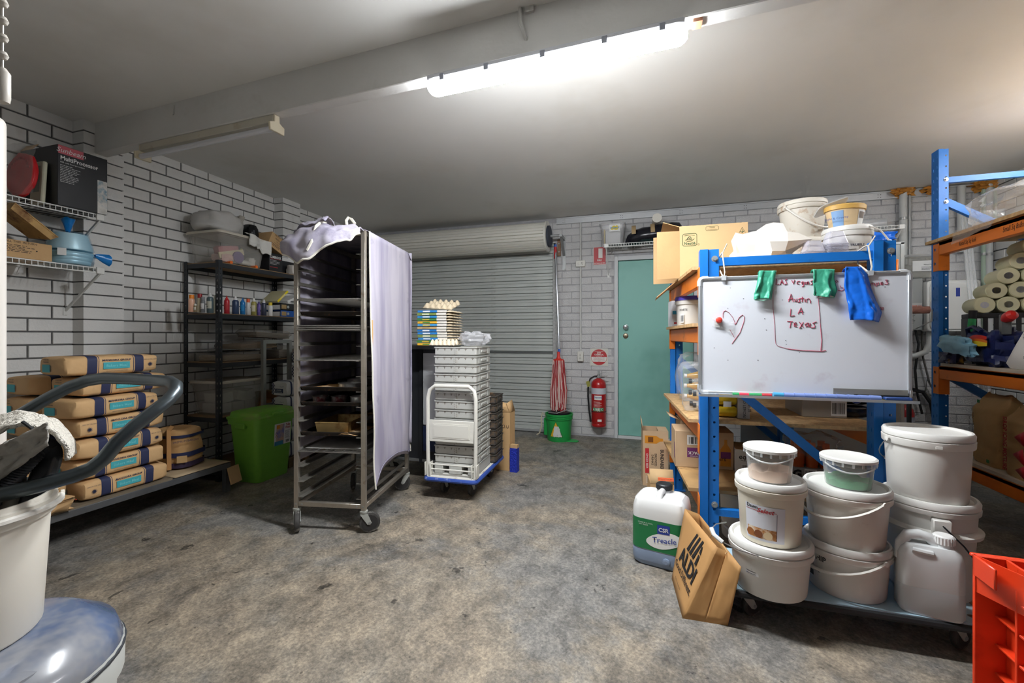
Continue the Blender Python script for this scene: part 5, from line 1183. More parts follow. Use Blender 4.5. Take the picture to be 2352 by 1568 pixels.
# cardboard box and broom behind the trays
t = thing('tall_carton', 'tall brown cardboard carton standing behind the dough trays', 'box', (-1.24, 3.70, 0), R(-6))
obj('carton', G().box(-.12, .07, 0, .12, 0, .52), card, t, bev=.002)
obj('flap', G().add([(.07, 0, .52), (.07, .12, .52), (.04, .12, .62), (.04, 0, .60)], [(0, 1, 2, 3)]).add([(-.12, 0, .52), (.07, 0, .52), (.05, .02, .60), (-.1, .02, .62)], [(0, 1, 2, 3)]), card, t, sol=.003)
text(t, 'U U', .04, (.03, -.001, .38), m=INK)
t = thing('broom_head', 'blue bristle broom head standing beside the tall carton', 'broom', (-1.125, 3.70, 0), R(-6))
obj('bristles', G().box(-.035, .03, -.03, .03, 0, .21), mat('bristle_blue', (28, 48, 170), .7, bump=1., bs=90.), t); obj('block', G().box(-.036, .03, -.02, .02, .21, .24), card, t)
# egg cartons on the trays
egg = mat('egg_carton_pulp', (206, 190, 162), .9, var=.06, vs=12., bump=.4, bs=60.)
EZ = 1.1275
ecols = [((230, 176, 40), (60, 130, 60)), ((60, 120, 60), (200, 170, 60)), ((40, 130, 190), (220, 220, 220)), ((120, 140, 70), (220, 220, 200)), ((30, 120, 190), (230, 230, 230)), ((20, 110, 180), (230, 230, 230)), ((190, 160, 110), (150, 130, 90)), ((60, 140, 190), (232, 190, 40))]
import itertools
for i in range(13):
    ca, cb = ecols[i % 8]
    t = thing('egg_carton', 'flattened egg carton %s of the pile' % (['at the bottom'] + [w + ' from the bottom' for w in ('second', 'third', 'fourth', 'fifth', 'sixth')] + ['in the middle'] + [w + ' from the top' for w in ('sixth', 'fifth', 'fourth', 'third', 'second')] + ['on top'])[i], 'egg carton', (-1.60 + .010 * nz(i * 1.7), 3.20 + .008 * nz(i * 2.3, 5), EZ + i * .0215), R(4 + 3 * nz(i * 1.1, 3)), 'egg cartons piled on the dough trays')
    def cup(u, v):
        x, y = (u - .5) * .285, (v - .5) * .25
        return Vector((x, y, .004 + .014 * (abs(math.sin(u * math.pi * 5)) * abs(math.sin(v * math.pi * 4)))))
    if i == 0: cupm = None
    if i == 0:
        o = obj('pulp_tray', G().sheet(cup, 30, 24), egg, t, sol=.003, smooth=60); cupd = o.data
    else:
        o = obj('pulp_tray', cupd, egg, t); md = o.modifiers.new('s', 'SOLIDIFY'); md.thickness = .003; md.offset = 0
    lb = obj('paper_sleeve', G().box(-.144, .02, -.129, -.124, .002, .018), mat('sleeve_%d_%d_%d' % ca, ca, .6), t)
    obj('sleeve_end', G().box(.02, .10, -.1285, -.1245, .002, .018), mat('sleeve_pale', (214, 210, 200), .7), lb); patch(t, 'sleeve_print', (-.10, -.129, .005), (1, 0, 0), (0, 0, 1), .06, .009, mat('sleeve_%d_%d_%d' % cb, cb, .6))
t = thing('open_egg_tray', 'upright cream egg tray leaning on top of the carton pile', 'egg tray', (-1.62, 3.26, EZ + 13 * .0215 + .012), 0, rot=(R(16), R(4), R(4)))
obj('pulp_tray', G().sheet(lambda u, v: Vector(((u - .5) * .25, (v - .5) * .2, .03 + .035 * (abs(math.sin(u * math.pi * 5)) * abs(math.sin(v * math.pi * 2.5))))), 40, 20), egg, t, sol=.003, smooth=60)
t = thing('white_egg_tray', 'pale egg tray on the front of the dough tray stack', 'egg tray', (-1.49, 3.045, 1.126), R(5))
obj('pulp_tray', G().sheet(lambda u, v: Vector(((u - .5) * .2, (v - .5) * .14, .006 + .045 * (abs(math.sin(u * math.pi * 6)) * abs(math.sin(v * math.pi * 2))))), 48, 16), mat('egg_carton_pale', (228, 212, 186), .9), t, sol=.003, smooth=60)
film_bag('plastic_bag', 'crumpled clear plastic bag on top of the dough trays', 'plastic bag', (.22, .2, .11), (-1.275, 3.13, 1.1265), (0, 0, R(10)), (232, 232, 236), .35, 4.)
# ================================================================== blue and orange pallet rack with the whiteboard
blue = mat('rack_blue', (22, 112, 196), .4, var=.06, vs=5., dirt=(40, 92, 150), ds=9., dth=.7); orange = mat('rack_orange', (222, 118, 28), .45, var=.06, vs=4., dirt=(150, 84, 40), ds=7., dth=.7)
chip = mat('chipboard', (196, 160, 112), .8, var=.22, vs=60., dirt=(150, 112, 70), ds=30., dth=.6)
ply = mat('ply_stained', (186, 148, 98), .7, var=.25, vs=4., dirt=(96, 66, 38), ds=5., dth=.6)
FL, FR, BLp, BRp = Vector((.262, 2.45)), Vector((1.02, 2.466)), Vector((.172, 3.62)), Vector((.93, 3.636))
mr = thing('pallet_rack', 'blue and orange pallet rack carrying the whiteboard', 'rack', (FL.x, FL.y, 0))
def upright(parent, x, y, h, name='upright', holes=True, face=(1, 0), w=.09, dp=.07, hm=None):
    """C-section post; hole columns on the -Y and -X faces"""
    zs = [.08 + k * .075 for k in range(int((h - .10) / .075) + 1)]; g = G()
    V = lambda a, b, z: Vector((x + a, y + b, z))
    g.add([V(0, 0, 0), V(w * .4, 0, 0), V(w * .47, .012, 0), V(w * .52, .012, 0), V(0, 0, h), V(w * .4, 0, h), V(w * .47, .012, h), V(w * .52, .012, h)], [(0, 1, 5, 4), (1, 2, 6, 5), (2, 3, 7, 6)])
    for yy in (.012, dp): g.perf(lambda a, z: V(w * .52 + a, yy, z), w * .48, h, zs, .0065, .0065, w * .24)        # round brace holes, front and rear
    g.add([V(0, dp, 0), V(w * .52, dp, 0), V(w * .52, dp, h), V(0, dp, h)], [(0, 1, 2, 3)])
    g.perf(lambda a, z: V(0, a, z), dp / 2, h, zs, .003, .012, .022); g.perf(lambda a, z: V(0, dp / 2 + a, z), dp / 2, h, [z + .008 for z in zs], .003, .012, .014)
    g.add([V(w, .012, 0), V(w, .024, 0), V(w, .024, h), V(w, .012, h), V(w, dp - .012, 0), V(w, dp, 0), V(w, dp, h), V(w, dp - .012, h)], [(0, 1, 2, 3), (4, 5, 6, 7)])
    o = obj(name, g, blue, parent, smooth=0, sol=.0016)
    obj('foot_plate', G().box(x - .02, x + w + .02, y - .02, y + dp + .02, 0, .006), blue, o)
    return o
o_ = FL
RHm = 1.65
L2 = lambda p: (p.x - FL.x, p.y - FL.y)
for p in (FL, FR, BLp, BRp): upright(mr, *L2(p), RHm if p in (FL, FR) else RHm - .03)
SHZ = [.385, .755, 1.27, 1.575]
bz = lambda z: z - .02
for i, z in enumerate(SHZ):
    for a, b in ((FL, BLp), (FR + Vector((.055, 0)), BRp + Vector((.055, 0)))):
        p0, p1 = Vector((*L2(a), z - .065)), Vector((*L2(b), z - .065))
        p0.x += .017; p1.x += .017; p0.y += .075
        bm_ = obj('beam', G().bar(p0, p1, .035, .085), orange, mr, bev=.004)
        for q in (L2(a), L2(b)):
            sx_ = q[0] - .006 if a is FL else q[0] + .036
            gc = G().box(sx_, sx_ + .005, q[1] + .0, q[1] + .068, z - .17, z - .015)
            if q == L2(b): gc.box(q[0] - .006, q[0] + .035, q[1] - .006, q[1] - .001, z - .17, z - .015)
            obj('beam_connector', gc, orange, bm_, bev=.002)
def shelf_quad(z, inset0=.0, over=.03, th=.018, m=chip, y0=.0, y1=.04):
    a, b, c, d = (Vector((*L2(p), 0)) for p in (FL, FR, BRp, BLp)); w = Vector((.09, 0, 0))
    A = [a + Vector((-over, y0, 0)), b + w + Vector((.01, y0, 0)), c + w + Vector((.01, y1, 0)), d + Vector((-over, y1, 0))]
    return G().hexa([v + Vector((0, 0, z - th)) for v in A], [v + Vector((0, 0, z)) for v in A])
# boards rest on the beams between the posts
obj('shelf_board', shelf_quad(SHZ[0], m=ply, over=.05, y0=.075, y1=-.01), ply, mr); obj('shelf_board', shelf_quad(SHZ[1], over=.05, y0=.075, y1=-.01), chip, mr)
obj('shelf_board', shelf_quad(SHZ[2], over=.03, y0=.075, y1=-.01), chip, mr); obj('shelf_board', shelf_quad(SHZ[3], over=.03, y0=.075, y1=-.01), chip, mr)
for k in range(5): obj('shelf_slat', G().box(-.075 + .0, .0, 1.15 - k * .2, 1.22 - k * .2, SHZ[2] - .036, SHZ[2] - .0185), chip, mr) if k < 1 else None
# frame bracing between the two front posts and between the two back posts
for pa, pb, zt in ((FL, FR, RHm), (BLp, BRp, RHm - .03)):
    a, b = L2(pa), L2(pb); y = a[1] + .03
    obj('cross_brace', G().bar((a[0] + .09, y, 1.585), (b[0], y + .012, 1.585), .035, .042), blue, mr); obj('cross_brace', G().bar((a[0] + .09, y, .29), (b[0], y + .012, .29), .035, .035), blue, mr)
    obj('diagonal_brace', G().bar((a[0] + .07, y, 1.02), (b[0], y + .012, .42), .03, .042), blue, mr)
for p, zs_ in ((FL, (1.60, .33)), (FR, (1.60, .33))):
    q = L2(p)
    for z in zs_: obj('brace_bolt', G().lathe([(.016, 0), (.016, .004), (.010, .004), (.010, .012), (0, .012)], 12, M=Matrix.Translation((q[0] + .07, q[1] + .012, z)) @ Matrix.Rotation(R(90), 4, 'X')), stl, mr)
def at_rack(px, d, k): v = D(px, 800, d); return Vector((v.x, v.y, SHZ[k] + .0008))
# ---- whiteboard
WBo = Vector((.246, 2.375, 0)); WBA = math.atan2(.02, 1); WW, WH, WZ = .885, .585, .912
wbd = thing('whiteboard', 'whiteboard with red handwriting tied to the front of blue rack', 'whiteboard', (WBo.x, WBo.y, WZ), WBA)
wsurf = mat('whiteboard_gloss', (226, 230, 238), .22, var=.01, vs=3., dirt=(214, 210, 220), ds=6., dth=.66)
obj('board', G().box(.012, WW - .012, 0, .014, .01, WH - .01), wsurf, wbd)
al = mat('board_frame_alu', (196, 200, 204), .35, .7)
for nm, q in (('frame_rail', (.02, WW - .02, -.006, .018, WH - .016, WH)), ('frame_rail', (.02, WW - .02, -.006, .018, 0, .016)), ('frame_stile', (0, .016, -.006, .018, .02, WH - .02)), ('frame_stile', (WW - .016, WW, -.006, .018, .02, WH - .02))): obj(nm, G().box(*q), al, wbd, bev=.004, segs=2)
for x in (0, WW):
    for z in (0, WH):
        sx, sz = (1 if x == 0 else -1), (1 if z == 0 else -1)
        obj('corner_cap', G().tube([(x + sx * .008, .006, z + sz * .045), (x + sx * .008, .006, z + sz * .022), (x + sx * .013, .006, z + sz * .012), (x + sx * .022, .006, z + sz * .008), (x + sx * .045, .006, z + sz * .008)], .0135, 8), mat('corner_plastic', (186, 190, 194), .45), wbd)
obj('pen_tray', G().box(.0, WW + .004, -.05, -.004, -.008, -.004).box(.0, WW + .004, -.052, -.049, -.008, .004), al, wbd)
mk = mat('marker_red', (176, 52, 84), .55); mkf = mat('marker_faint', (206, 150, 172), .6)
def stroke(pts, r=.0016, m=mk, nm='handwriting'): return obj(nm, G().tube([(x, -.0012, z) for x, z in pts], r, 4), m, wbd)
def wpx(px, py):                                # pixel on the board -> board coordinates
    u = (px - CXP) / FPX; dx, dy = math.cos(WBA), math.sin(WBA)
    # ray X = Y*(uc-s)/(c+us)
    k = (u * CS - SN) / (CS + u * SN); tt = (k * WBo.y - WBo.x) / (dx - k * dy); d = -(WBo.x + tt * dx) * SN + (WBo.y + tt * dy) * CS
    return tt, CAMH - (py - HYP) / FPX * d - WZ
def ztext(s, px, py, size, m=mk, b=.012): 
    x, z = wpx(px, py); text(wbd, s, size, (x, -.0004, z), m=m, align='LEFT', name='handwriting', bold=b)
def hand(strokes, r=.0017, m=mk):
    g = G()
    for s_ in strokes: g.tube([(wpx(*p)[0], -.0012, wpx(*p)[1]) for p in s_], r, 4)
    return obj('handwriting', g, m, wbd)
S = lambda x, y: (1580 + x / 4.3556, 580 + y / 4.3556)            # zoomed sketch coordinates
def SS(*st): return [[S(*p) for p in s_] for s_ in st]
hand(SS([(885, 262), (880, 320), (912, 316)], [(922, 320), (940, 268), (956, 318)], [(928, 300), (952, 298)], [(992, 266), (972, 275), (985, 295), (990, 312), (966, 318)], [(1036, 275), (1052, 310), (1066, 272)], [(1118, 285), (1092, 290), (1090, 312), (1112, 314)], [(1150, 288), (1136, 296), (1140, 314), (1156, 306), (1156, 290), (1158, 330), (1140, 342)], [(1172, 292), (1172, 316)], [(1200, 290), (1186, 298), (1190, 316), (1204, 306), (1204, 290), (1210, 318)], [(1246, 278), (1228, 286), (1240, 300), (1244, 314), (1226, 322)]))
hand(SS([(1005, 490), (1030, 412), (1052, 492)], [(1004, 470), (1052, 456)], [(1066, 462), (1068, 488), (1088, 486), (1088, 460), (1092, 490)], [(1124, 455), (1104, 465), (1118, 478), (1118, 492), (1098, 496)], [(1142, 440), (1142, 492)], [(1130, 460), (1158, 456)], [(1168, 462), (1170, 492)], [(1186, 496), (1186, 466), (1208, 458), (1224, 480), (1224, 504)]))
hand(SS([(1030, 562), (1022, 634), (1066, 630)], [(1100, 612), (1130, 548), (1148, 616)], [(1104, 596), (1152, 586)]))
hand(SS([(992, 686), (1048, 690)], [(1030, 690), (1020, 752)], [(1062, 720), (1088, 716), (1080, 696), (1062, 704), (1062, 736), (1090, 740)], [(1110, 692), (1156, 748)], [(1152, 696), (1114, 756)], [(1196, 700), (1172, 716), (1180, 742), (1204, 724), (1204, 700), (1212, 744)], [(1222, 706), (1222, 744)], [(1284, 690), (1246, 706), (1270, 726), (1266, 748), (1232, 752)]))
hand(SS([(852, 330), (852, 560), (868, 740)], [(868, 740), (872, 860), (878, 910), (900, 935), (1000, 962), (1150, 980), (1340, 986), (1380, 978)], [(1300, 420), (1316, 600), (1328, 780), (1338, 880), (1328, 982)]), .0008)
hand(SS([(1000, 962), (1150, 980), (1340, 986), (1380, 978)], [(1328, 760), (1338, 880), (1328, 982)]), .0014)
hand(SS([(352, 650), (350, 610), (358, 588), (376, 580), (410, 600), (450, 650), (476, 718)], [(466, 716), (486, 706)], [(476, 718), (510, 650), (545, 622), (565, 640), (560, 690), (520, 800), (440, 910)], [(420, 770), (462, 845)]), .001)
hand(SS([(1462, 300), (1490, 276), (1502, 284), (1480, 304), (1450, 306)], [(1500, 376), (1540, 382), (1575, 350)], [(1524, 330), (1530, 350), (1552, 352)]), .0012)
hand(SS([(1830, 330), (1832, 305), (1846, 306), (1846, 326), (1850, 304), (1866, 306), (1868, 328)], [(1884, 340), (1884, 304), (1906, 300), (1904, 322), (1886, 324)], [(1930, 310), (1950, 308), (1944, 292), (1928, 300), (1930, 320), (1950, 322)], [(1970, 274), (1996, 272), (1980, 292), (2002, 300), (1990, 318), (1968, 316)], [(1930, 545), (1934, 570), (1950, 574), (1950, 545)], ), .0014)
dots = G()
for x, y in ((398, 556), (424, 354), (945, 474), (1138, 760), (978, 880), (984, 918), (700, 1076), (400, 1076), (264, 952), (768, 662), (785, 774), (1972, 344), (556, 460), (1116, 1000)):
    a, b = wpx(*S(x, y)); dots.box(a - .002, a + .002, -.0008, 0, b - .001, b + .0015)
obj('ink_specks', dots, mat('speck_grey', (90, 90, 104), .7), wbd)
# cable ties
for px_, zt in ((1662, .02), (1998, .02)):
    a, b = wpx(px_, 640); yb = .07
    t = thing('cable_tie', 'white cable tie at the %s end of the whiteboard' % ('glove' if px_ < 1800 else 'blue bag'), 'cable tie', (0, 0, 0), 0); t.location = WBo + Vector((0, 0, WZ)); t.rotation_euler = (0, 0, WBA)
    zb_ = 1.61 - WZ
    obj('loop', G().tube([(a, -.004, WH - .012), (a + .004, -.008, WH + .02), (a - .006, .0, zb_ + .006), (a - .002, yb * .5, zb_ + .01), (a, yb + .045, zb_), (a, yb + .045, zb_ - .06), (a, .022, WH + .004), (a, .021, WH - .02)], .0035, 5), mat('tie_nylon', (220, 212, 196), .5), t)
    obj('tail', G().tube([(a - .004, -.002, zb_ + .006), (a + .012, -.02, zb_ + .045)], .003, 5), mat('tie_nylon', (0, 0, 0)), t)
    obj('clip', G().box(a - .012, a + .012, -.010, .022, WH - .006, WH + .003).box(a - .01, a + .01, -.011, -.006, WH - .02, WH), mat('corner_plastic', (0, 0, 0)), t)
# draped gloves and blue bag: sheets folded over the top rail
def draped(name, label, cat, pts_front, m, zdrop_back=.05, thick=.01, seed=0., open_end=True, parts=None):
    """pts_front: pixel outline rows from the rail down [(left px, right px, row py), ...]"""
    t = thing(name, label, cat, WBo + Vector((0, 0, WZ)), WBA)
    n = len(pts_front); nu, nv = 22, 26
    def fr(u, v, s_):
        f = v * (n - 1); i = min(int(f), n - 2); k = f - i
        l_ = pts_front[i][0] * (1 - k) + pts_front[i + 1][0] * k; r_ = pts_front[i][1] * (1 - k) + pts_front[i + 1][1] * k; y_ = pts_front[i][2] * (1 - k) + pts_front[i + 1][2] * k
        x, z = wpx(l_ + (r_ - l_) * u, y_)
        fold_ = math.sin(u * 9 + seed + v) * .010 + .012 * nz(u * 4 + seed, v * 3) + .005 * nz(u * 11, v * 9 + seed)
        bow = .004 + thick * math.sin(math.pi * min(1, max(0, u))) * v + .006
        return Vector((x, -(bow if s_ else .008) - max(0., fold_) * (.4 + v), z + .006 * math.sin(u * 3 + seed) * v))
    obj('front_layer', G().sheet(lambda u, v: fr(u, v, True), nu, nv), m, t, sol=.0015, smooth=60)
    obj('back_layer', G().sheet(lambda u, v: fr(u, v, False) + Vector((0, .002, .004 * v)), nu, nv), m, t, sol=.0015, smooth=60)
    obj('over_fold', G().sheet(lambda u, v: Vector((fr(u, 0, True).x, -.010 + .036 * v, WH + .006 + .012 * math.sin(v * 3.14) + .004 * nz(u * 4, v))), nu, 6), m, t, sol=.0015, smooth=60)
    obj('hanging_back', G().sheet(lambda u, v: Vector((fr(u, 0, True).x, .024 + .004 * nz(u * 5, v * 3), WH + .006 - zdrop_back * v)), nu, 6), m, t, sol=.0015, smooth=60)
    return t
gg = mat('rubber_green', (62, 160, 130), .45, var=.05, vs=12., bump=.2, bs=60.)
t = draped('rubber_glove', 'folded green rubber glove hanging near the board\'s red magnet', 'glove', [(1743, 1782, 622), (1738, 1776, 650), (1731, 1772, 675), (1729, 1770, 689)], gg, thick=.012)
t['label'] = 'folded green rubber glove hanging beside the words on the whiteboard'
x_, z_ = wpx(1750, 688); obj('cuff_opening', G().tube([(x_ - .033, -.014, z_ - .002), (x_, -.024, z_ - .006), (x_ + .034, -.014, z_ + .002), (x_, -.012, z_ + .006)], .003, 6, closed=True), mat('rubber_green_light', (150, 200, 180), .5), t)
t = draped('rubber_glove', 'wide green rubber glove cuff hanging beside the blue bag', 'glove', [(1866, 1915, 619), (1866, 1914, 640), (1867, 1921, 664), (1867, 1914, 682)], gg, seed=2.)
x_, z_ = wpx(1892, 680); obj('cuff_opening', G().sheet(lambda u, v: Vector((x_ - .038 + .076 * u, -.019 - .002 * v, z_ - .008 + .014 * v * math.sin(u * 3.14))), 8, 3), mat('glove_lining', (206, 200, 190), .7), t)
def _bp(rgb): 
    return mat('plastic_blue_bag', rgb, .22, bump=1.2, bs=16., var=.05, vs=8.)
draped('plastic_bag', 'bright blue plastic bag hanging over the whiteboard corner', 'plastic bag', [(1940, 1975, 613), (1938, 1990, 630), (1936, 1998, 660), (1942, 2010, 690), (1944, 2023, 715), (1948, 2016, 738)], _bp((24, 104, 214)), thick=.03, seed=1.)
# magnet and bag scrap
x_, z_ = wpx(1651, 735); t = thing('magnet', 'round red magnet on the whiteboard', 'magnet', WBo + Vector((0, 0, WZ)), WBA)
obj('magnet_cap', G().lathe([(0, .016), (.010, .014), (.015, .008), (.015, 0), (0, 0)], 20, M=Matrix.Translation((x_, -.0045, z_)) @ Matrix.Rotation(R(90), 4, 'X')), mat('magnet_red', (226, 70, 56), .35), t)
t = thing('plastic_scrap', 'scrap of clear plastic with white tag under red magnet', 'plastic', WBo + Vector((0, 0, WZ)), WBA)
obj('film_piece', G().sheet(lambda u, v: Vector((x_ - .03 + .1 * u, -.004 - .012 * abs(nz(u * 6, v * 6)), z_ + .016 - .05 * v - .03 * u + .01 * nz(u * 8, 2))), 14, 10), film('film_clear', (225, 225, 222), .22), t)
patch(t, 'tag', (x_ - .022, -.0035, z_ - .032), (1, .0, -.15), (.1, 0, 1), .028, .03, PAPER, depth=.001); text(t, '$ Nanaz..', .006, (x_ - .008, -.0052, z_ - .027), (1, 0, -.15), (.1, 0, 1))
# pens and tray items
tz_ = -.0035
t = thing('marker_pen', 'red and green marker pen lying in the whiteboard tray', 'pen', WBo + Vector((0, 0, WZ)), WBA)
x0_, x1_ = wpx(1680, 905)[0], wpx(1768, 905)[0]
for a, b, cc in ((0, .17, (50, 150, 90)), (.17, .42, (220, 70, 90)), (.42, .75, (60, 160, 100)), (.75, 1, (196, 60, 70))): obj('pen_section', G().cyl((x0_ + (x1_ - x0_) * a, -.028, tz_ + .009), (x0_ + (x1_ - x0_) * b, -.028, tz_ + .009), .0085, n=12), mat('pen_%d' % cc[0], cc, .45), t)
t = thing('segmented_stick', 'long pale blue segmented plastic stick in the whiteboard tray', 'stick', WBo + Vector((0, 0, WZ)), WBA)
x0_, x1_ = wpx(1772, 900)[0], wpx(2015, 903)[0]
for k in range(10):
    a, b = x0_ + (x1_ - x0_) * k / 10, x0_ + (x1_ - x0_) * (k + 1) / 10 - .001
    obj('segment', G().cyl((a, -.030, tz_ + .0135), (b, -.030, tz_ + .0125), .0125, .0115, n=14), mat('stick_cyan', (72, 160, 206), .4) if k == 0 else mat('stick_periwinkle', (124, 146, 206), .5, var=.06), t)
t = thing('board_eraser', 'blue and yellow board eraser in the whiteboard tray', 'eraser', WBo + Vector((0, 0, WZ)), WBA)
a = wpx(2022, 905)[0]; obj('felt', G().box(a, a + .1, -.046, -.012, tz_, tz_ + .006), mat('felt_yellow', (222, 200, 70), .9), t); obj('grip', G().box(a, a + .1, -.046, -.012, tz_ + .006, tz_ + .02), mat('eraser_blue', (40, 70, 130), .5), t, bev=.003)
t = thing('scraper', 'grey metal scraper bar leaning in the whiteboard tray', 'scraper', WBo + Vector((0, 0, WZ)), WBA)
a, b = wpx(1912, 900)[0], wpx(2082, 900)[0]; obj('blade', G().box(a, b, -.011, -.008, tz_, tz_ + .05), mat('scraper_alu', (176, 176, 168), .4, .6), t); obj('rubber_edge', G().box(a + .08, b, -.02, -.012, tz_ + .018, tz_ + .026), mat('rubber_black', (0, 0, 0)), t)
# ================================================================== things on the blue rack
RA2 = R(1.2)
# open carton with the bird's-nest brand mark
p = D(1560, 640, 2.84)
nb = thing('open_carton', 'tan cardboard carton with open flaps on top of blue rack', 'box', (p.x + .0, p.y - .02, SHZ[3] + .001), RA2)
cw_, cd_, ch_ = .40, .27, .335; th = .004
cardl = mat('cardboard_light', (208, 174, 128), .8, var=.04, vs=5., bump=.08, bs=50.)
obj('front_panel', G().box(0, cw_, 0, th, 0, ch_), cardl, nb); obj('back_panel', G().box(0, cw_, cd_ - th, cd_, 0, ch_), cardl, nb)
obj('right_panel', G().box(cw_ - th, cw_, th, cd_ - th, 0, ch_), cardl, nb); obj('base_panel', G().box(0, cw_, th, cd_ - th, 0, th), cardl, nb); obj('top_panel', G().box(0, cw_, th, cd_ - th, ch_ - th, ch_), cardl, nb)
def flap_q(a, b, c, d): return G().add([a, b, c, d], [(0, 1, 2, 3)])
obj('near_flap', flap_q((0, 0, .0), (0, 0, ch_ - .03), (-.14, -.05, ch_ - .04), (-.14, -.05, -.01)), card, nb, sol=th, smooth=0)
obj('far_flap', flap_q((0, cd_, 0), (0, cd_, ch_), (-.15, cd_ + .03, ch_), (-.15, cd_ + .03, 0)), card, nb, sol=th, smooth=0)
obj('top_flap', flap_q((0, .01, ch_), (0, cd_ - .01, ch_), (-.10, cd_ - .01, ch_ + .035), (-.10, .01, ch_ + .035)), card_in, nb, sol=th, smooth=0)
obj('bottom_flap', flap_q((0, .01, .0), (0, cd_ - .01, .0), (-.14, cd_ - .01, -.12), (-.14, .01, -.12)), card_in, nb, sol=th, smooth=0)
gr = mat('ink_green', (44, 92, 60), .7)
def outline(par, o, w, h, r=.012, t=.0016, m=gr, nm='emblem_outline'): return obj(nm, G().tube([(o[0] + x, o[1], o[2] + y) for x, y in rrect(w, h, r)], t, 4, closed=True), m, par)
outline(nb, (.062, -.0008, .245), .085, .078); text(nb, 'Nestlé', .026, (.062, -.001, .213), m=gr, bold=.02)
g = G(); g.tube([(.035, -.001, .245), (.05, -.001, .235), (.07, -.001, .236), (.09, -.001, .25)], .0016, 4); g.tube([(.04, -.001, .25), (.055, -.001, .245), (.075, -.001, .246)], .0016, 4); g.tube([(.07, -.001, .258), (.062, -.001, .268), (.055, -.001, .262), (.05, -.001, .254)], .0022, 4)
for x in (.048, .058, .068): g.tube([(x, -.001, .25), (x + .002, -.001, .257)], .0025, 4)
g.tube([(.03, -.001, .272), (.06, -.001, .276), (.092, -.001, .272)], .0012, 4)
obj('nest_emblem', g, gr, nb); outline(nb, (.115, -.0008, .212), .01, .01, .004, .0008, nm='registered_mark')
outline(nb, (.195, -.0008, .31), .075, .026, .008, .0009); text(nb, 'Nestlé', .012, (.195, -.001, .312), m=gr); text(nb, 'PROFESSIONAL', .008, (.195, -.001, .300), m=gr)
g = G().tube([(.345, -.001, .262), (.39, -.001, .262), (.3675, -.001, .305)], .0014, 4, closed=True); g.tube([(.3675, -.001, .27), (.3675, -.001, .292)], .0012, 4); g.tube([(.357, -.001, .28), (.3675, -.001, .272), (.378, -.001, .282)], .0018, 4); obj('tree_emblem', g, gr, nb)
lines(nb, (.347, 0, .248), (1, 0, 0), (0, 0, 1), .04, .01, 2, gr)
# white paper bag
def bagsheet(u, v): 
    return None
p = D(1756, 600, 2.50)
t = thing('paper_bag', 'crumpled white paper bag behind the top blue rail', 'paper bag', (p.x, p.y + .02, SHZ[3] + .001), R(12))
g = blob(.38, .22, .24, .75, 3.6, 4., .95, 15, 9, fine=.16); obj('bag_body', g, mat('paper_bag_white', (226, 220, 210), .75), t, smooth=12)
p = D(1745, 560, 2.75); t = thing('black_hat', 'black cap behind the crumpled white paper bag', 'cap', (p.x, p.y, SHZ[3] + .001), 0)
obj('crown', G().lathe([(.06, 0), (.07, .06), (.06, .13), (.03, .15), (0, .152)], 20), mat('felt_black', (34, 34, 36), .8), t)
p = D(1838, 585, 2.62); t = thing('red_packet', 'small red and white packet beside the clear containers', 'packet', (p.x, p.y, SHZ[3] + .001), R(-20))
obj('packet', G().box(-.035, .035, -.012, .012, 0, .1), mat('packet_red', (206, 56, 50), .5), t); patch(t, 'white_panel', (-.02, -.012, .025), (1, 0, 0), (0, 0, 1), .04, .03, PAPER)
# ---- generic white bucket
pw = mat('bucket_white', (224, 222, 216), .4, var=.02, vs=4., dirt=(196, 188, 172), ds=7., dth=.7); plid = mat('bucket_lid_white', (228, 227, 222), .4, dirt=(200, 194, 182), ds=8., dth=.72)
pdirty = mat('bucket_white_dirty', (222, 216, 204), .5, dirt=(176, 140, 100), ds=12., dth=.62)
def bucket(name, label, loc, r_top, h, r_bot=None, m=None, lm=None, lid=True, handle=None, ha=0., grp=None, cat='bucket', lid_h=.02, collar=.035, rz=0., body=None):
    """white pail: lathe body with collar, press-on lid, swing handle. ha = handle plane angle"""
    m = m or pw; lm = lm or plid; rb_ = r_bot or r_top * .9
    t = thing(name, label, cat, loc, rz, grp); zc = h - collar
    rc = rb_ + (r_top - rb_) * zc / h
    obj('pail', G().lathe([(0, .002), (rb_ - .008, .002), (rb_ - .004, 0), (rb_, .006), (rc, zc), (rc + .008, zc), (r_top + .008, zc + .004), (r_top + .009, h - .012), (r_top + .002, h - .010), (r_top, h), (r_top - .004, h), (rb_ - .005, .008), (0, .008)], 40), body or m, t)
    if lid:
        obj('lid', G().lathe([(r_top + .002, h - .006), (r_top + .007, h - .006), (r_top + .008, h + lid_h * .5), (r_top + .002, h + lid_h), (r_top - .006, h + lid_h), (r_top - .014, h + lid_h * .55), (r_top * .7, h + lid_h * .5), (0, h + lid_h * .5)], 40), lm, t)
    if handle:
        kind, drop = handle; n = 16; pts = []
        ca, sa = math.cos(ha), math.sin(ha)
        for i in range(n + 1):
            a = math.pi * i / n; x = -math.cos(a) * (r_top + .014); o_ = math.sin(a)
            y = o_ * (r_top + .016) ; z = zc + .018 - drop * o_
            pts.append(Vector((x * ca - y * sa, x * sa + y * ca, z)))
        hm = stl if kind == 'wire' else mat('handle_plastic_white', (226, 222, 214), .4)
        hd = obj('swing_handle', G().tube(pts, .0022 if kind == 'wire' else .0065, 6), hm, t)
        if kind == 'wire': obj('handle_grip', G().tube(pts[6:11], .009, 8), mat('grip_white', (224, 224, 222), .4), hd)
        for i in (0, n): obj('handle_lug', G().lathe([(.010, 0), (.010, .006), (0, .007)], 10, M=Matrix.Translation(pts[i] * 1.0) @ Vector((pts[i].x, pts[i].y, 0)).to_track_quat('Z', 'Y').to_matrix().to_4x4()), m, t)
    return t
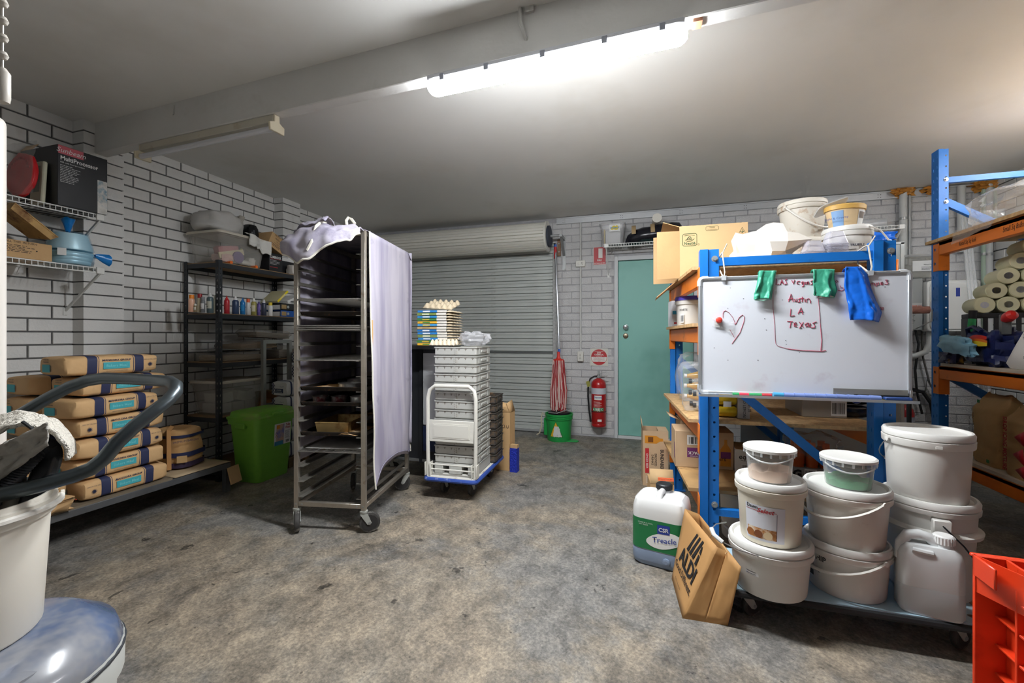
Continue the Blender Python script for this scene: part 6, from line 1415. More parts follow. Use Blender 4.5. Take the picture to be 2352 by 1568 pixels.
z3 = SHZ[3] + .001
p = D(1842, 560, 2.78)
bucket('dirty_bucket', 'stained white bucket under another on top of rack', (p.x, p.y, z3), .115, .215, .105, pdirty, pdirty, grp='stained white buckets')['label'] = 'stained white bucket carrying the other stained bucket'
bucket('dirty_bucket', 'stained white bucket standing on the other stained bucket', (p.x, p.y, z3 + .2275), .128, .225, .108, pdirty, pdirty, handle=('plastic', .15), ha=R(215), grp='stained white buckets')
p = D(1945, 560, 2.48); kb = bucket('truffle_bucket', 'white cake mix bucket with printed label beside clear containers', (p.x, p.y, z3), .112, .215, .103)
a0 = math.atan2(-p.y, -p.x) - .12; rk_ = .1075
band(kb, 'label', PAPER, rk_ - .004, rk_ + .003, .01, .135, a0 - .75, a0 + .62, out=.0012)
text(kb, 'BAKELS  WHITE TRUFFLE', .0185, (0, 0, .117), m=mat('ink_navy', (0, 0, 0)), cyl=(0, 0, rk_ + .004, a0 - .05), bold=.02)
band(kb, 'label_picture', mat('truffle_photo', (90, 110, 150), .5, dirt=(120, 60, 30), ds=26., dth=.5), rk_ - .004, rk_ + .001, .012, .108, a0 - .74, a0 - .3, out=.0018)
for k in range(7): band(kb, 'label_print', INK, rk_, rk_, .02 + k * .013, .0225 + k * .013, a0 - .25, a0 + .5 - .12 * (k % 3), 8, out=.0045)
hp_ = [Vector((.11 * math.cos(a) - .0, -.02, .18 + .0)) for a in (0,)]
obj('swing_handle', G().tube([(-.1, -.06, .19), (-.04, -.09, .235), (.04, -.1, .235), (.12, -.09, .2), (.19, -.06, .12), (.21, -.04, .03)], .0045, 6), mat('handle_plastic_white', (0, 0, 0)), kb)
t = thing('ice_cream_tub', 'ice cream tub with gold lid standing on the white bucket', 'tub', (p.x - .01, p.y, z3 + .2275), R(10))
obj('tub', G().lathe([(0, 0), (.07, 0), (.072, .004), (.092, .115), (0, .115)], 36, sx=1.05, sy=.8), mat('tub_print_cream', (232, 204, 160), .4, var=.08, vs=9.), t)
obj('lid', G().lathe([(.093, .108), (.098, .108), (.1, .13), (.094, .136), (.0, .134)], 36, sx=1.05, sy=.8), mat('lid_gold', (222, 178, 96), .4), t)
def tubpatch(nm, a0_, a1_, z0, z1, m, out=.0015): return obj(nm, G().sheet(lambda u, v: Vector((1.05 * (.0715 + .0205 * (z0 + (z1 - z0) * v) / .115 + out) * math.cos(a0_ + (a1_ - a0_) * u), .8 * (.0715 + .0205 * (z0 + (z1 - z0) * v) / .115 + out) * math.sin(a0_ + (a1_ - a0_) * u), z0 + (z1 - z0) * v)), 12, 3), m, t)
tubpatch('blue_panel', -2.75, -2.05, .004, .1, mat('tub_blue', (140, 178, 222), .4)); tubpatch('info_panel', -1.2, -.5, .012, .1, PAPER); tubpatch('info_print', -1.15, -.6, .055, .09, mat('print_brown', (110, 96, 84), .6), .002)
text(t, 'Light & Creamy', .017, (-.075, -.058, .05), (.75, -.6, 0), (-.1, -.1, 1), mat('ink_blue', (0, 0, 0)), depth=.008)
obj('loose_lid', G().prism(rrect(.17, .11, .03), 0, .006), film('lid_clear', (226, 228, 230), .6, .2), t, loc=(-.05, .04, .142), rot=(R(-24), R(-20), 0))
clearp = film('clear_plastic', (222, 222, 238), .45, .12)
def container_stack(px, d, n, w, h, label):
    p = D(px, 590, d); t = thing('container_stack', label, 'containers', (p.x, p.y, z3), R(8), 'stacks of clear plastic containers')
    obj('upper_cup', G().loft([rr_ring(w * 1.1, w * .9, .012, n * .0072), rr_ring(w * .72, w * .62, .01, n * .0072 + h), rr_ring(w * .66, w * .56, .01, n * .0072 + h)]), clearp, t)
    for k in range(n): obj('container_rim', G().loft([rr_ring(w * 1.16, w * .96, .012, k * .0072), rr_ring(w * 1.16, w * .96, .012, k * .0072 + .0028), rr_ring(w * 1.08, w * .88, .012, k * .0072 + .006)]), clearp, t)
    return t
container_stack(1866, 2.38, 12, .088, .055, 'short stack of nested clear plastic containers'); container_stack(1917, 2.36, 17, .092, .065, 'taller stack of nested clear plastic containers')
# ---- second shelf
z2 = SHZ[2] + .001
p = D(1592, 700, 2.98); b_ = bucket('lidded_pail', 'white pail with purple-blue lid on second shelf of rack', (p.x, p.y, z2), .11, .178, .103, lm=mat('lid_purple', (96, 86, 206), .4)); a0 = math.atan2(-p.y, -p.x)
text(b_, 'WHITE', .02, (0, 0, .10), cyl=(0, 0, .110, a0 - .6)); barcode(b_, (-.085, -.073, .02), (.6, -.8, 0), (0, 0, 1), .03, .06)
p = D(1553, 745, 3.22); t = thing('tall_carton_pack', 'narrow white carton with blue print beside the purple-lidded pail', 'carton', (p.x, p.y, z2), R(10)); obj('carton', G().box(-.035, .03, -.02, .1, 0, .19), mat('carton_white', (224, 224, 228), .5), t, bev=.002); patch(t, 'blue_print', (-.03, -.02, .09), (1, 0, 0), (0, 0, 1), .04, .025, mat('print_cyan', (70, 170, 210), .5)); patch(t, 'red_print', (-.02, -.02, .02), (1, 0, 0), (0, 0, 1), .02, .012, red)
p = D(1536, 748, 3.40); t = thing('cleaner_bottle', 'white cleaner bottle with orange label at the shelf edge', 'bottle', (p.x + .05, p.y - .03, z2), 0); t.scale = (.9, .9, .8)
obj('bottle_body', G().loft([rr_ring(.08, .06, .02, 0), rr_ring(.085, .065, .02, .02), rr_ring(.085, .065, .02, .13), rr_ring(.05, .045, .018, .18), rr_ring(.04, .04, .018, .2)]), mat('bottle_white', (226, 226, 224), .4), t); obj('cap', G().lathe([(.022, .2), (.024, .235), (0, .236)], 16), mat('cap_white', (232, 232, 230), .4), t)
patch(t, 'orange_flash', (-.03, -.034, .06), (1, 0, 0), (0, 0, 1), .05, .1, mat('print_orange', (226, 100, 40), .5), poly=[(0, 0), (.05, .08), (.02, .08), (0, .03)])
# ---- third shelf
z1 = SHZ[1] + .001
def soda(name, label, loc, rot, rgb, cap, r=.033, h=.22, lab=None, grp=None, clear=False):
    t = thing(name, label, 'bottle', loc, 0, grp, rot)
    obj('bottle_body', G().lathe([(0, 0), (r * .8, 0), (r, .012), (r, h * .58), (r * .95, h * .62), (r * .45, h * .86), (r * .38, h * .9), (r * .38, h * .94), (0, h * .94)], 20), film('soda_%d_%d_%d' % rgb, rgb, .7 if not clear else .3, .1) if clear else mat('soda_%d_%d_%d' % rgb, rgb, .15), t)
    obj('cap', G().lathe([(r * .43, h * .92), (r * .43, h), (0, h)], 14), mat('scap_%d_%d_%d' % cap, cap, .4), t)
    if lab: band(t, 'label', mat('slab_%d_%d_%d' % lab, lab, .5), r, r, h * .2, h * .5, out=.0008)
    return t
lie = lambda a: (0, R(-90), a)                   # cap towards -X
for i, (z, y) in enumerate(((.036, 0), (.105, .015), (.174, .0))):
    p = D(1566, 900, 3.00); soda('juice_bottle', 'yellow drink bottle with white cap %s of the bagged pile' % ['at the bottom', 'in the middle', 'on top'][i], (p.x + .235, p.y + y, z1 + z - .001), lie(0), (214, 160, 30), (232, 230, 226), grp='bottles in clear bags on third shelf')
for i, (z, px, d) in enumerate(((.034, 1592, 2.66), (.034, 1600, 2.59), (.102, 1590, 2.66), (.102, 1600, 2.59), (.170, 1590, 2.66))):
    p = D(px, 900, d); soda('water_bottle', 'clear bottle with black cap %s in the bag beside post' % ['lying at the back bottom', 'lying at the front bottom', 'second up at the back', 'second up at the front', 'lying on top'][i], (p.x + .2, p.y, z1 + z - .001), lie(0), (206, 208, 206), (36, 40, 48), clear=True, r=.033, grp='bottles in clear bags on third shelf')
p = D(1592, 880, 3.0); film_bag('clear_sack', 'clear plastic sack around the yellow drink bottles', 'plastic bag', (.34, .18, .33), (.365, 3.225, z1 + .001), (0, 0, 0), (224, 228, 230), .10, 2., .16, .42)
p = D(1606, 890, 2.63); film_bag('clear_sack', 'clear plastic sack around the black-capped bottles', 'plastic bag', (.36, .22, .29), (.37, 2.845, z1 + .001), (0, 0, 0), (222, 226, 230), .10, 5., .16, .42)
p = D(1668, 960, 2.40); t = thing('soft_drink_pack', 'shrink-wrapped pack of yellow drink cans with grey card end', 'drink pack', (p.x + .01, p.y - .04, z1), R(2))
for i in range(2):
    for j in range(2): c = obj('can', G().lathe([(.02, 0), (.031, .006), (.031, .112), (.025, .12), (0, .12)], 20, M=Matrix.Translation((-.02, .04 + .066 * j, .033 + .064 * i)) @ Matrix.Rotation(R(90), 4, 'Y') @ Matrix.Translation((0, 0, -.06))), mat('can_yellow', (226, 190, 40), .35, .3, var=.15, vs=20.), t)
obj('card_end', G().box(.042, .10, 0, .14, 0, .135), mat('card_grey', (190, 186, 180), .7), t, bev=.002); text(t, 'SOLO LEMON', .02, (.066, -.0006, .07), (0, 0, -1), (1, 0, 0), INK); text(t, 'RS 31 35', .018, (.092, -.0006, .07), (0, 0, -1), (1, 0, 0), INK); patch(t, 'white_label', (-.03, .004, .06), (1, 0, 0), (0, 0, 1), .04, .03, PAPER)
p = D(1850, 980, 2.42); t = thing('cola_pack', 'shrink-wrapped grey cardboard pack of dark cola bottles', 'drink pack', (p.x - .02, p.y - .02, z1), R(1))
obj('card_tray', G().box(0, .21, 0, .30, 0, .145), mat('card_grey_dull', (160, 152, 142), .7), t, bev=.003); barcode(t, (.135, 0, .012), (1, 0, 0), (0, 0, 1), .072, .085, 7); text(t, 'C', .03, (.165, -.0008, .11), (0, 0, -1), (1, 0, 0), INK)
for i in range(2):
    b_ = obj('cola_bottle', G().lathe([(0, 0), (.03, 0), (.034, .01), (.034, .1), (.029, .125), (.012, .17), (.012, .185), (0, .185)], 22, M=Matrix.Translation((.19, .04, .036 + .07 * i)) @ Matrix.Rotation(R(90), 4, 'Y')), mat('cola_dark', (20, 24, 42), .15), t)
    if i: 
        g = disc(.025, 28, 0); g.v = [Vector((.255 + v.x, .0045, .106 + v.z)) for v in g.v]; obj('round_logo', g, mat('logo_white', (232, 232, 236), .5), b_, smooth=0)
        P = [(.024 * math.cos(a), .024 * math.sin(a)) for a in [R(18 + 144 * k / 10) for k in range(11)]]; obj('logo_red', G().add([(.255 + x, .0038, .106 + z) for x, z in P], [tuple(range(11))]), red, b_, smooth=0); obj('logo_blue', G().add([(.255 + x, .0038, .106 - z) for x, z in P], [tuple(range(11))]), mat('logo_navy', (40, 60, 140), .5), b_, smooth=0)
        text(b_, 'PEPSI', .0155, (.255, .003, .1005), m=INK, bold=.03)
    obj('cap', G().cyl((.372, .04, .036 + .07 * i), (.388, .04, .036 + .07 * i), .014, n=14), mat('cap_dark', (30, 40, 80), .4), b_)
# ---- lowest shelf
z0 = SHZ[0] + .001
kraft2 = mat('drinks_carton', (194, 164, 130), .75, var=.08, vs=7.); purp = mat('print_purple', (112, 48, 110), .6); amber = mat('print_amber', (206, 136, 40), .5)
def drinks_carton(label, loc, rz, w, l, h, side):
    t = thing('drinks_carton', label, 'box', loc, rz); 
    if side == 'open': obj('carton', G().box(0, w, 0, .004, 0, h).box(0, w, l - .004, l, 0, h).box(0, .004, .004, l - .004, 0, h).box(w - .004, w, .004, l - .004, 0, h).box(.004, w - .004, .004, l - .004, 0, .004).box(.12, w - .004, .004, l - .004, h - .004, h), kraft2, t, smooth=0)
    else: obj('carton', G().box(0, w, 0, l, 0, h), kraft2, t, bev=.002)
    if side == 'purple':
        patch(t, 'pack_panel', (.07, 0, h * .28), (1, 0, 0), (0, 0, 1), .11, .06, purp); text(t, '12 PACK', .026, (.125, -.0012, h * .28 + .036), (-1, 0, 0), (0, 0, -1), PAPER, bold=.02); text(t, '375mL BOTTLES', .011, (.125, -.0012, h * .28 + .012), (-1, 0, 0), (0, 0, -1), PAPER)
        barcode(t, (.07, 0, h * .62), (1, 0, 0), (0, 0, 1), .12, .06, 3); text(t, 'Bundaberg', .03, (.23, -.0008, h * .2), (1, 0, .25), (-.25, 0, 1), INK)
        patch(t, 'bottle_print', (w - .075, 0, .02), (1, 0, 0), (0, 0, 1), .06, h - .05, amber, poly=[(0, 0), (.06, 0), (.06, h * .45), (.038, h * .6), (.038, h * .72), (.022, h * .72), (.022, h * .6), (0, h * .45)]); patch(t, 'bottle_label', (w - .073, -.0006, h * .3), (1, 0, 0), (0, 0, 1), .056, .04, purp)
        patch(t, 'side_panel', (0, .05, h * .2), (0, -1, 0), (0, 0, 1), .03, .1, purp)
    return t
p = D(1546, 1080, 2.74)
drinks_carton('wood-look drinks carton with purple 12 pack panel on low shelf', (p.x + .012, p.y - .01, z0), R(3), .335, .22, .225, 'purple')
p = D(1476, 1115, 3.62)
t = drinks_carton('tall ginger beer carton standing on floor beside the rack', (-.035, 3.665, 0), R(4), .195, .2, .44, 'open')
patch(t, 'bottle_print', (.015, 0, .34), (1, 0, 0), (0, 0, 1), .14, .06, amber, poly=[(0, 0), (.09, 0), (.115, .018), (.14, .02), (.14, .042), (.115, .044), (.09, .062), (0, .062)]); patch(t, 'bottle_face', (.04, -.0006, .35), (1, 0, 0), (0, 0, 1), .04, .042, mat('print_brown_dk', (120, 70, 24), .5))
text(t, 'BUNDABERG', .036, (.135, -.0008, .20), (0, 0, -1), (1, 0, 0), INK, bold=.02, sx=.9); text(t, 'BREWED', .026, (.09, -.0008, .21), (0, 0, -1), (1, 0, 0), INK); text(t, 'DRINKS', .024, (.066, -.0008, .21), (0, 0, -1), (1, 0, 0), INK)
patch(t, 'red_ribbon', (.018, 0, .1), (1, 0, 0), (0, 0, 1), .03, .2, red); text(t, 'GINGER BEER', .02, (.026, -.0010, .2), (0, 0, -1), (1, 0, 0), PAPER); outline(t, (.09, -.0008, .05), .03, .07, .004); barcode(t, (.03, 0, .02), (1, 0, 0), (0, 0, 1), .04, .06)
obj('raised_flap', G().add([(0, 0, .44), (0, .18, .44), (-.01, .18, .53), (-.01, 0, .53)], [(0, 1, 2, 3)]), kraft2, t, sol=.003)
t = thing('open_drinks_box', 'opened cardboard box with orange strip on floor by the rack', 'box', (.02, 3.06, 0), R(6)); obj('carton', G().box(0, .15, 0, .2, 0, .215), card_in, t); obj('flap', G().add([(0, 0, .215), (.15, 0, .215), (.15, .05, .3), (0, .05, .3)], [(0, 1, 2, 3)]), cardl, t, sol=.003); patch(t, 'orange_strip', (.05, .012, .232), (1, 0, 0), (0, .5, .86), .1, .022, mat('strip_orange', (236, 100, 40), .5), depth=.004); text(t, 'CARTON NOT TO BE RESOLD', .008, (.1, .014, .24), (1, 0, 0), (0, .5, .86), INK, depth=.007)
t = thing('kraft_carton', 'open kraft carton behind the purple-panel drinks carton', 'box', (.215, 3.17, z0), R(5)); obj('carton', G().box(0, .24, 0, .2, 0, .24), kraft2, t); obj('flap', G().add([(0, 0, .24), (0, .18, .24), (-.07, .18, .27), (-.07, 0, .27)], [(0, 1, 2, 3)]), kraft2, t, sol=.003); lines(t, (.05, 0, .16), (1, 0, 0), (0, 0, 1), .15, .06, 4, purp)
p = D(1693, 1090, 2.60); t = thing('sweetener_box', 'white box with handwritten-style equal logo on low shelf', 'box', (p.x - .012, p.y, z0), R(-6)); obj('carton', G().box(0, .13, 0, .2, 0, .14), mat('carton_white2', (222, 220, 216), .6), t, bev=.002); obj('card_top', G().box(.001, .129, .001, .199, .14, .1415), card_in, t); text(t, 'equal', .04, (.062, -.0008, .085), m=INK, bold=.01, shear=.15); g = G().tube([(.03, -.001, .078), (.06, -.001, .072), (.1, -.001, .08)], .001, 4); obj('logo_swoosh', g, INK, t); barcode(t, (.035, 0, .012), (1, 0, 0), (0, 0, 1), .06, .045, 9)
p = D(1822, 1090, 2.46); t = thing('sports_drink_pack', 'pack of orange sports drink bottles in grey printed tray', 'drink pack', (p.x, p.y, z0), R(0))
tray_h = .075; obj('card_tray', G().box(-.01, .22, 0, .15, 0, tray_h), mat('card_print_grey', (150, 148, 146), .7), t); text(t, 'G', .06, (.02, -.0008, .02), m=INK, bold=.05); text(t, 'GATORADE', .016, (.03, -.0008, .005), m=INK, bold=.02); barcode(t, (.055, 0, .025), (1, 0, 0), (0, 0, 1), .06, .045, 12)
for i in range(3):
    for j in range(2):
        b_ = obj('drink_bottle', G().lathe([(.028, .004), (.032, .01), (.032, .07), (.028, .085), (.032, .1), (.032, .15), (.015, .185), (0, .185)], 18, c=(.034 + i * .068, .038 + j * .07)), mat('sports_orange', (178, 78, 30), .2), t); obj('cap', G().lathe([(.018, .182), (.018, .21), (0, .211)], 16, c=(.034 + i * .068, .038 + j * .07)), mat('cap_orange', (236, 106, 36), .4), b_)
film_bag('shrink_wrap', 'torn clear shrink wrap over the orange sports drinks', 'plastic wrap', (.27, .18, .13), (p.x + .11, p.y + .075, z0 + .13), (0, 0, 0), (220, 222, 222), .2, 7., .3)
# pale panel standing behind the rack
t = thing('leaning_board', 'tall pale grey board with white edges standing behind blue rack', 'board', (.70, 3.80, 0), 0); obj('sheet', G().box(0, 1.03, 0, .02, 0, 1.86), mat('panel_pale', (182, 192, 194), .35), t); obj('edge_trim', G().box(1.03, 1.05, -.004, .024, 0, 1.87).box(0, 1.05, -.004, .024, 1.86, 1.875), mat('panel_edge', (206, 212, 212), .4), t)
# ---- back bucket on the floor under the low shelf
p = D(1706, 1180, 2.62); bucket('floor_pail', 'white pail with wire handle under the low shelf of rack', (p.x - .0, p.y, 0), .125, .285, .115, handle=('wire', .2), ha=R(150))
# ================================================================== dolly with buckets
DX, DY, DW, DD, DZ = .345, 2.03, .88, .38, .138
dl_ = thing('platform_dolly', 'pale blue platform dolly with black edge carrying white buckets', 'dolly', (DX, DY, 0), R(.5))
obj('platform', G().prism([(x + DW / 2, y + DD / 2) for x, y in rrect(DW, DD, .012)], DZ - .03, DZ), mat('dolly_pale_blue', (176, 206, 222), .45, var=.03, dirt=(120, 130, 140), ds=30., dth=.72), dl_)
obj('edge_strip', G().tube([(x + DW / 2, y + DD / 2, DZ - .018) for x, y in rrect(DW + .006, DD + .006, .015)], .014, 8, closed=True), mat('rubber_black', (0, 0, 0)), dl_)
g = G()
for x, y in ((DW - .10, .03), (DW - .05, .06), (DW - .03, .015), (DW - .10, .10), (.06, .05)): g.cyl((x, y, DZ), (x, y, DZ + .0012), .011, n=14)
obj('screw_heads', g, mat('screw_steel', (120, 120, 118), .35, .8), dl_); g = G()
for x, y in ((DW - .10, .03), (DW - .05, .06), (DW - .03, .015), (DW - .10, .10), (.06, .05)): g.box(x - .005, x + .005, y - .001, y + .001, DZ + .0012, DZ + .0018)
obj('screw_slots', g, INK, dl_, smooth=0)
for x, y, a in ((.055, .05, R(30)), (DW - .10, .06, R(35)), (.055, DD - .06, R(10)), (DW - .10, DD - .06, R(20))): castor(dl_, x, y, a, .047, DZ - .032, .026)
z_ = DZ + .001
cr_ = mat('bucket_cream', (226, 218, 200), .45, var=.03, vs=4.)
def face(p): return math.atan2(-p[1], -p[0])
b1 = (.498, 2.10); t = bucket('low_bucket', 'wide low white bucket with wire handle beside the paper bag', (*b1, z_), .150, .192, .134)
hq = [D(*q) - Vector((*b1, z_)) for q in ((1775, 1283, 1.755), (1735, 1275, 1.745), (1695, 1262, 1.75), (1660, 1245, 1.775), (1640, 1228, 1.80), (1634, 1213, 1.83), (1645, 1203, 1.87), (1668, 1199, 1.92))]
hd = obj('swing_handle', G().tube(hq, .0024, 6), stl, t); obj('handle_grip', G().tube(hq[3:6], .009, 8), mat('grip_white', (224, 224, 222), .4), hd)
a0 = face(b1); band(t, 'nutrition_label', mat('label_offwhite', (214, 214, 214), .6), .140, .143, .085, .15, a0 - .65, a0 - .28, out=.001)
for k in range(6): band(t, 'label_print', mat('print_grey_dk', (0, 0, 0)), .1405, .1405, .09 + k * .009, .0925 + k * .009, a0 - .62, a0 - .35, 5, out=.002)
b1u = (.500, 2.105); t = bucket('icing_bucket', 'cream bucket with a bakery picture label on the low bucket', (*b1u, z_ + .204), .126, .238, .112, m=cr_, ha=0); a0 = face(b1u)
R1 = lambda z: .112 + .014 * z / .238
band(t, 'picture_label', mat('label_blue_white', (218, 220, 228), .5), R1(.03), R1(.165), .02, .165, a0 - .80, a0 + .45, out=.0012)
band(t, 'cake_picture', mat('cake_photo', (180, 120, 60), .5, var=.4, vs=22., dirt=(235, 225, 205), ds=24., dth=.52), R1(.03), R1(.07), .03, .072, a0 - .74, a0 + .2, out=.002)
band(t, 'label_rule', mat('ink_navy', (0, 0, 0)), R1(.03), R1(.14), .03, .14, a0 + .2, a0 + .215, 3, out=.0022); band(t, 'label_rule', redink, R1(.14), R1(.143), .142, .144, a0 - .76, a0 + .2, 12, out=.0022)
text(t, 'Dawn', .02, (0, 0, .150), cyl=(0, 0, R1(.15) + .002, a0 - .55), bold=.02); text(t, 'Select', .025, (0, 0, .138), m=redink, cyl=(0, 0, R1(.14) + .002, a0 - .14), bold=.02, shear=.3)
for da, w_ in ((-.62, .035), (-.35, .03), (-.05, .04)):
    a = a0 + da; r_ = R1(.05) + .003; obj('cake_roundel', G().lathe([(0, 0), (.016, 0), (.016, .001), (0, .001)], 18, M=Matrix.Translation((r_ * math.cos(a), r_ * math.sin(a), .047)) @ Matrix.Rotation(a, 4, 'Z') @ Matrix.Rotation(R(90), 4, 'Y')), mat('cake_brown_%d' % int(w_ * 1000), ((120, 66, 30), (214, 190, 150), (150, 90, 40))[int(w_ * 1000) % 3], .6), t)
def small_tub(name, label, loc, r, h, fill, fh, seed, lidm):
    t = thing(name, label, 'tub', loc, 0)
    obj('tub', G().lathe([(0, 0), (r * .84, 0), (r * .86, .004), (r * .97, h - .022), (r + .004, h - .022), (r + .006, h - .002), (r, h)], 36), film('tub_clear', (226, 228, 226), .32, .2), t)
    obj('lid', G().lathe([(r + .001, h - .006), (r + .008, h - .006), (r + .008, h + .004), (r + .001, h + .009), (r - .008, h + .006), (0, h + .005)], 36), lidm, t)
    n = 30; rings = [[Vector((r * .82 * math.cos(2 * math.pi * i / n), r * .82 * math.sin(2 * math.pi * i / n), .004)) for i in range(n)], [Vector((r * (.84 + .1 * fh / h) * math.cos(2 * math.pi * i / n), r * (.84 + .1 * fh / h) * math.sin(2 * math.pi * i / n), fh * (1 + .55 * nz(math.cos(2 * math.pi * i / n) * 1.8 + seed, math.sin(2 * math.pi * i / n) * 1.8)))) for i in range(n)], [Vector((r * .4 * math.cos(2 * math.pi * i / n), r * .4 * math.sin(2 * math.pi * i / n), fh * (1 + .5 * nz(i * .4 + seed)))) for i in range(n)]]
    obj('icing', G().loft(rings), fill, t, smooth=60)
    obj('swing_handle', G().tube([Vector(((r + .008) * math.cos(a), (r + .008) * math.sin(a), h - .02 - .022 * math.sin((a - R(200)) / R(110) * math.pi))) for a in [R(200 + 110 * k / 10) for k in range(11)]], .0035, 6), film('tub_handle', (232, 234, 232), .6), t)
    g = G()
    for k in range(18): a = 2 * math.pi * k / 18; g.box(-.0015, .0015, -.004, .004, h - .022, h - .004, Matrix.Translation(((r + .006) * math.cos(a), (r + .006) * math.sin(a), 0)) @ Matrix.Rotation(a, 4, 'Z'))
    obj('collar_ribs', g, film('tub_handle', (0, 0, 0)), t)['kind'] = 'stuff'; return t
small_tub('icing_tub', 'clear lidded tub of pale pink icing on the cream bucket', (.497, 2.10, z_ + .204 + .2495), .092, .132, mat('icing_peach', (240, 206, 180), .6, var=.05, vs=14.), .052, 3., plid)
b2 = (.806, 2.19); t = bucket('whip_bucket', 'white bucket with torn whip label at the middle of the dolly', (*b2, z_), .147, .19, .134, handle=('plastic', .075), ha=R(120)); a0 = face(b2)
band(t, 'torn_label', mat('label_offwhite', (0, 0, 0)), .136, .145, .035, .155, a0 - 1.15, a0 - .72, out=.0015); text(t, 'PROWHIP', .03, (0, 0, .128), cyl=(0, 0, .1445, a0 - .93), bold=.02)
band(t, 'black_panel', INK, .138, .139, .05, .072, a0 - 1.12, a0 - .88, 6, out=.0025); text(t, '12.5 kg', .014, (0, 0, .078), cyl=(0, 0, .141, a0 - .8))
for k in range(5): band(t, 'label_print', mat('print_grey_dk', (0, 0, 0)), .140, .140, .088 + k * .008, .0905 + k * .008, a0 - 1.1, a0 - .84, 5, out=.0028)
b2u = (.806, 2.19); t = bucket('plain_bucket', 'plain scuffed white bucket stacked on the middle bucket', (*b2u, z_ + .202), .146, .218, .130, m=mat('bucket_white_scuffed', (226, 221, 212), .42, var=.03, dirt=(190, 180, 160), ds=14., dth=.7), handle=('plastic', .085), ha=R(118))
small_tub('green_icing_tub', 'clear lidded tub of green icing on the plain white bucket', (.81, 2.18, z_ + .202 + .2295), .092, .118, mat('icing_green', (26, 146, 84), .5, var=.15, vs=14.), .034, 8., plid)
b3 = (1.14, 2.295); t = bucket('tall_pail', 'tall white pail with black wire handle at the dolly end', (*b3, z_), .150, .375, .132, collar=.03); a0 = face(b3)
obj('mid_collar', G().lathe([(.145, .255), (.163, .258), (.166, .272), (.147, .285)], 40), pw, t)
obj('handle_boss', G().box(-.028, .028, -.172, -.135, .262, .338), pw, t, rot=(0, 0, a0 + R(90) + .25), bev=.004)
aa = a0 + .25; ph_ = Vector((.17 * math.cos(aa), .17 * math.sin(aa), .318)); obj('swing_handle', G().tube([ph_, ph_ + Vector((.05, -.03, -.06)), ph_ + Vector((.115, -.02, -.15)), ph_ + Vector((.16, .06, -.21))], .003, 6), mat('wire_black', (40, 40, 44), .4, .6), t)
t = bucket('top_pail', 'clean white pail standing on the tall pail', (1.13, 2.285, z_ + .3865), .139, .262, .127, handle=('wire', .13), ha=R(12), collar=.04); a0 = face((1.13, 2.285)); obj('collar_notch', G().box(.144, .1495, -.01, .01, .228, .238), pw, t, rot=(0, 0, a0 + .25))
# clear jerrycan on the dolly
def jerry(name, label, loc, rz, w, dp, h, m, cap_m, neck=(.3, .0), r=.03, handle=True, cat='jerrycan'):
    t = thing(name, label, cat, loc, rz)
    P = lambda k, z, dx=0.: [Vector((x + dx, y, z)) for x, y in rrect(w * k, dp * k, r * k, 5)]
    rings = [P(.93, 0), P(1, .012), P(1, h * .62), P(.985, h * .72), P(.9, h * .80), P(.72, h * .855)]
    obj('body', G().loft(rings), m, t)
    nx = w * neck[0]
    obj('neck', G().lathe([(.03, h * .80), (.027, h * .9), (.027, h * .915), (0, h * .915)], 20, c=(nx, 0)), m, t)
    g = G().lathe([(.031, h * .895), (.031, h * .985), (.026, h), (0, h)], 24, c=(nx, 0))
    for k in range(22): a = 2 * math.pi * k / 22; g.box(-.0015, .0015, -.0015, .0015, h * .9, h * .98, Matrix.Translation((nx + .0315 * math.cos(a), .0315 * math.sin(a), 0)))
    obj('cap', g, cap_m, t)
    return t
frost = mat('jerry_frosted', (220, 223, 223), .38, var=.015, vs=4.)
t = jerry('clear_jerrycan', 'small frosted jerrycan of clear liquid in front of tall pail', (1.037, 2.083, z_), R(-11), .195, .10, .305, frost, mat('cap_white', (0, 0, 0)), (.22, 0), .032)
obj('handle', G().tube([(-.085, 0, .19), (-.082, 0, .25), (-.062, 0, .285), (-.03, 0, .292), (.0, 0, .285), (.018, 0, .262), (.03, 0, .24)], .019, 10), frost, t, smooth=60)
obj('handle_recess', G().tube([(-.06, -.043, .245), (-.03, -.045, .243), (.0, -.043, .24)], .010, 8), frost, t)
obj('liquid_level', G().loft([[Vector((x, y, z)) for x, y in rrect(.195 * k, .10 * k, .032, 5)] for k, z in ((.94, .002), (1.004, .012), (1.004, .105))], cap=False), mat('jerry_liquid', (198, 204, 206), .35), t)
# ================================================================== treacle drum
p0, p1 = Z(1462, 1290, 0), Z(1540, 1322, 0)
tg = mat('drum_white', (222, 222, 220), .4, dirt=(200, 196, 188), ds=6., dth=.7); tgrey = mat('drum_grey_blue', (132, 148, 172), .4, var=.06)
W_, D_, H_ = .275, .215, .375
t = thing('treacle_drum', 'white syrup jerrycan with green label and black cap', 'jerrycan', (.075, 2.475, 0), R(-14))
P = lambda k, z, kk=1.: [Vector((x, y, z)) for x, y in rrect(W_ * k, D_ * k, .05 * kk, 6)]
obj('base', G().loft([P(.88, 0), P(.97, .012), P(1, .03), P(1, .078), P(.985, .086)]), tgrey, t); obj('body', G().loft([P(.985, .086), P(1, .10), P(1, .26), P(.99, .295), P(.93, .335), P(.80, .352), P(.70, .352)]), tg, t)
obj('carry_bar', G().tube([(.0, -D_ / 2 + .02, .325), (.0, -D_ / 2 + .05, .36), (.0, -.03, .368), (.0, .03, .362)], .016, 10), tg, t, smooth=60)
obj('neck', G().lathe([(.045, .345), (.036, .36), (.036, .372), (0, .372)], 20, c=(.0, .055)), tg, t)
cp_ = obj('cap', G().lathe([(.04, .364), (.041, .39), (.036, .395), (.03, .391), (0, .391)], 26, c=(0, .055)), mat('cap_black', (34, 36, 40), .45), t); g = G()
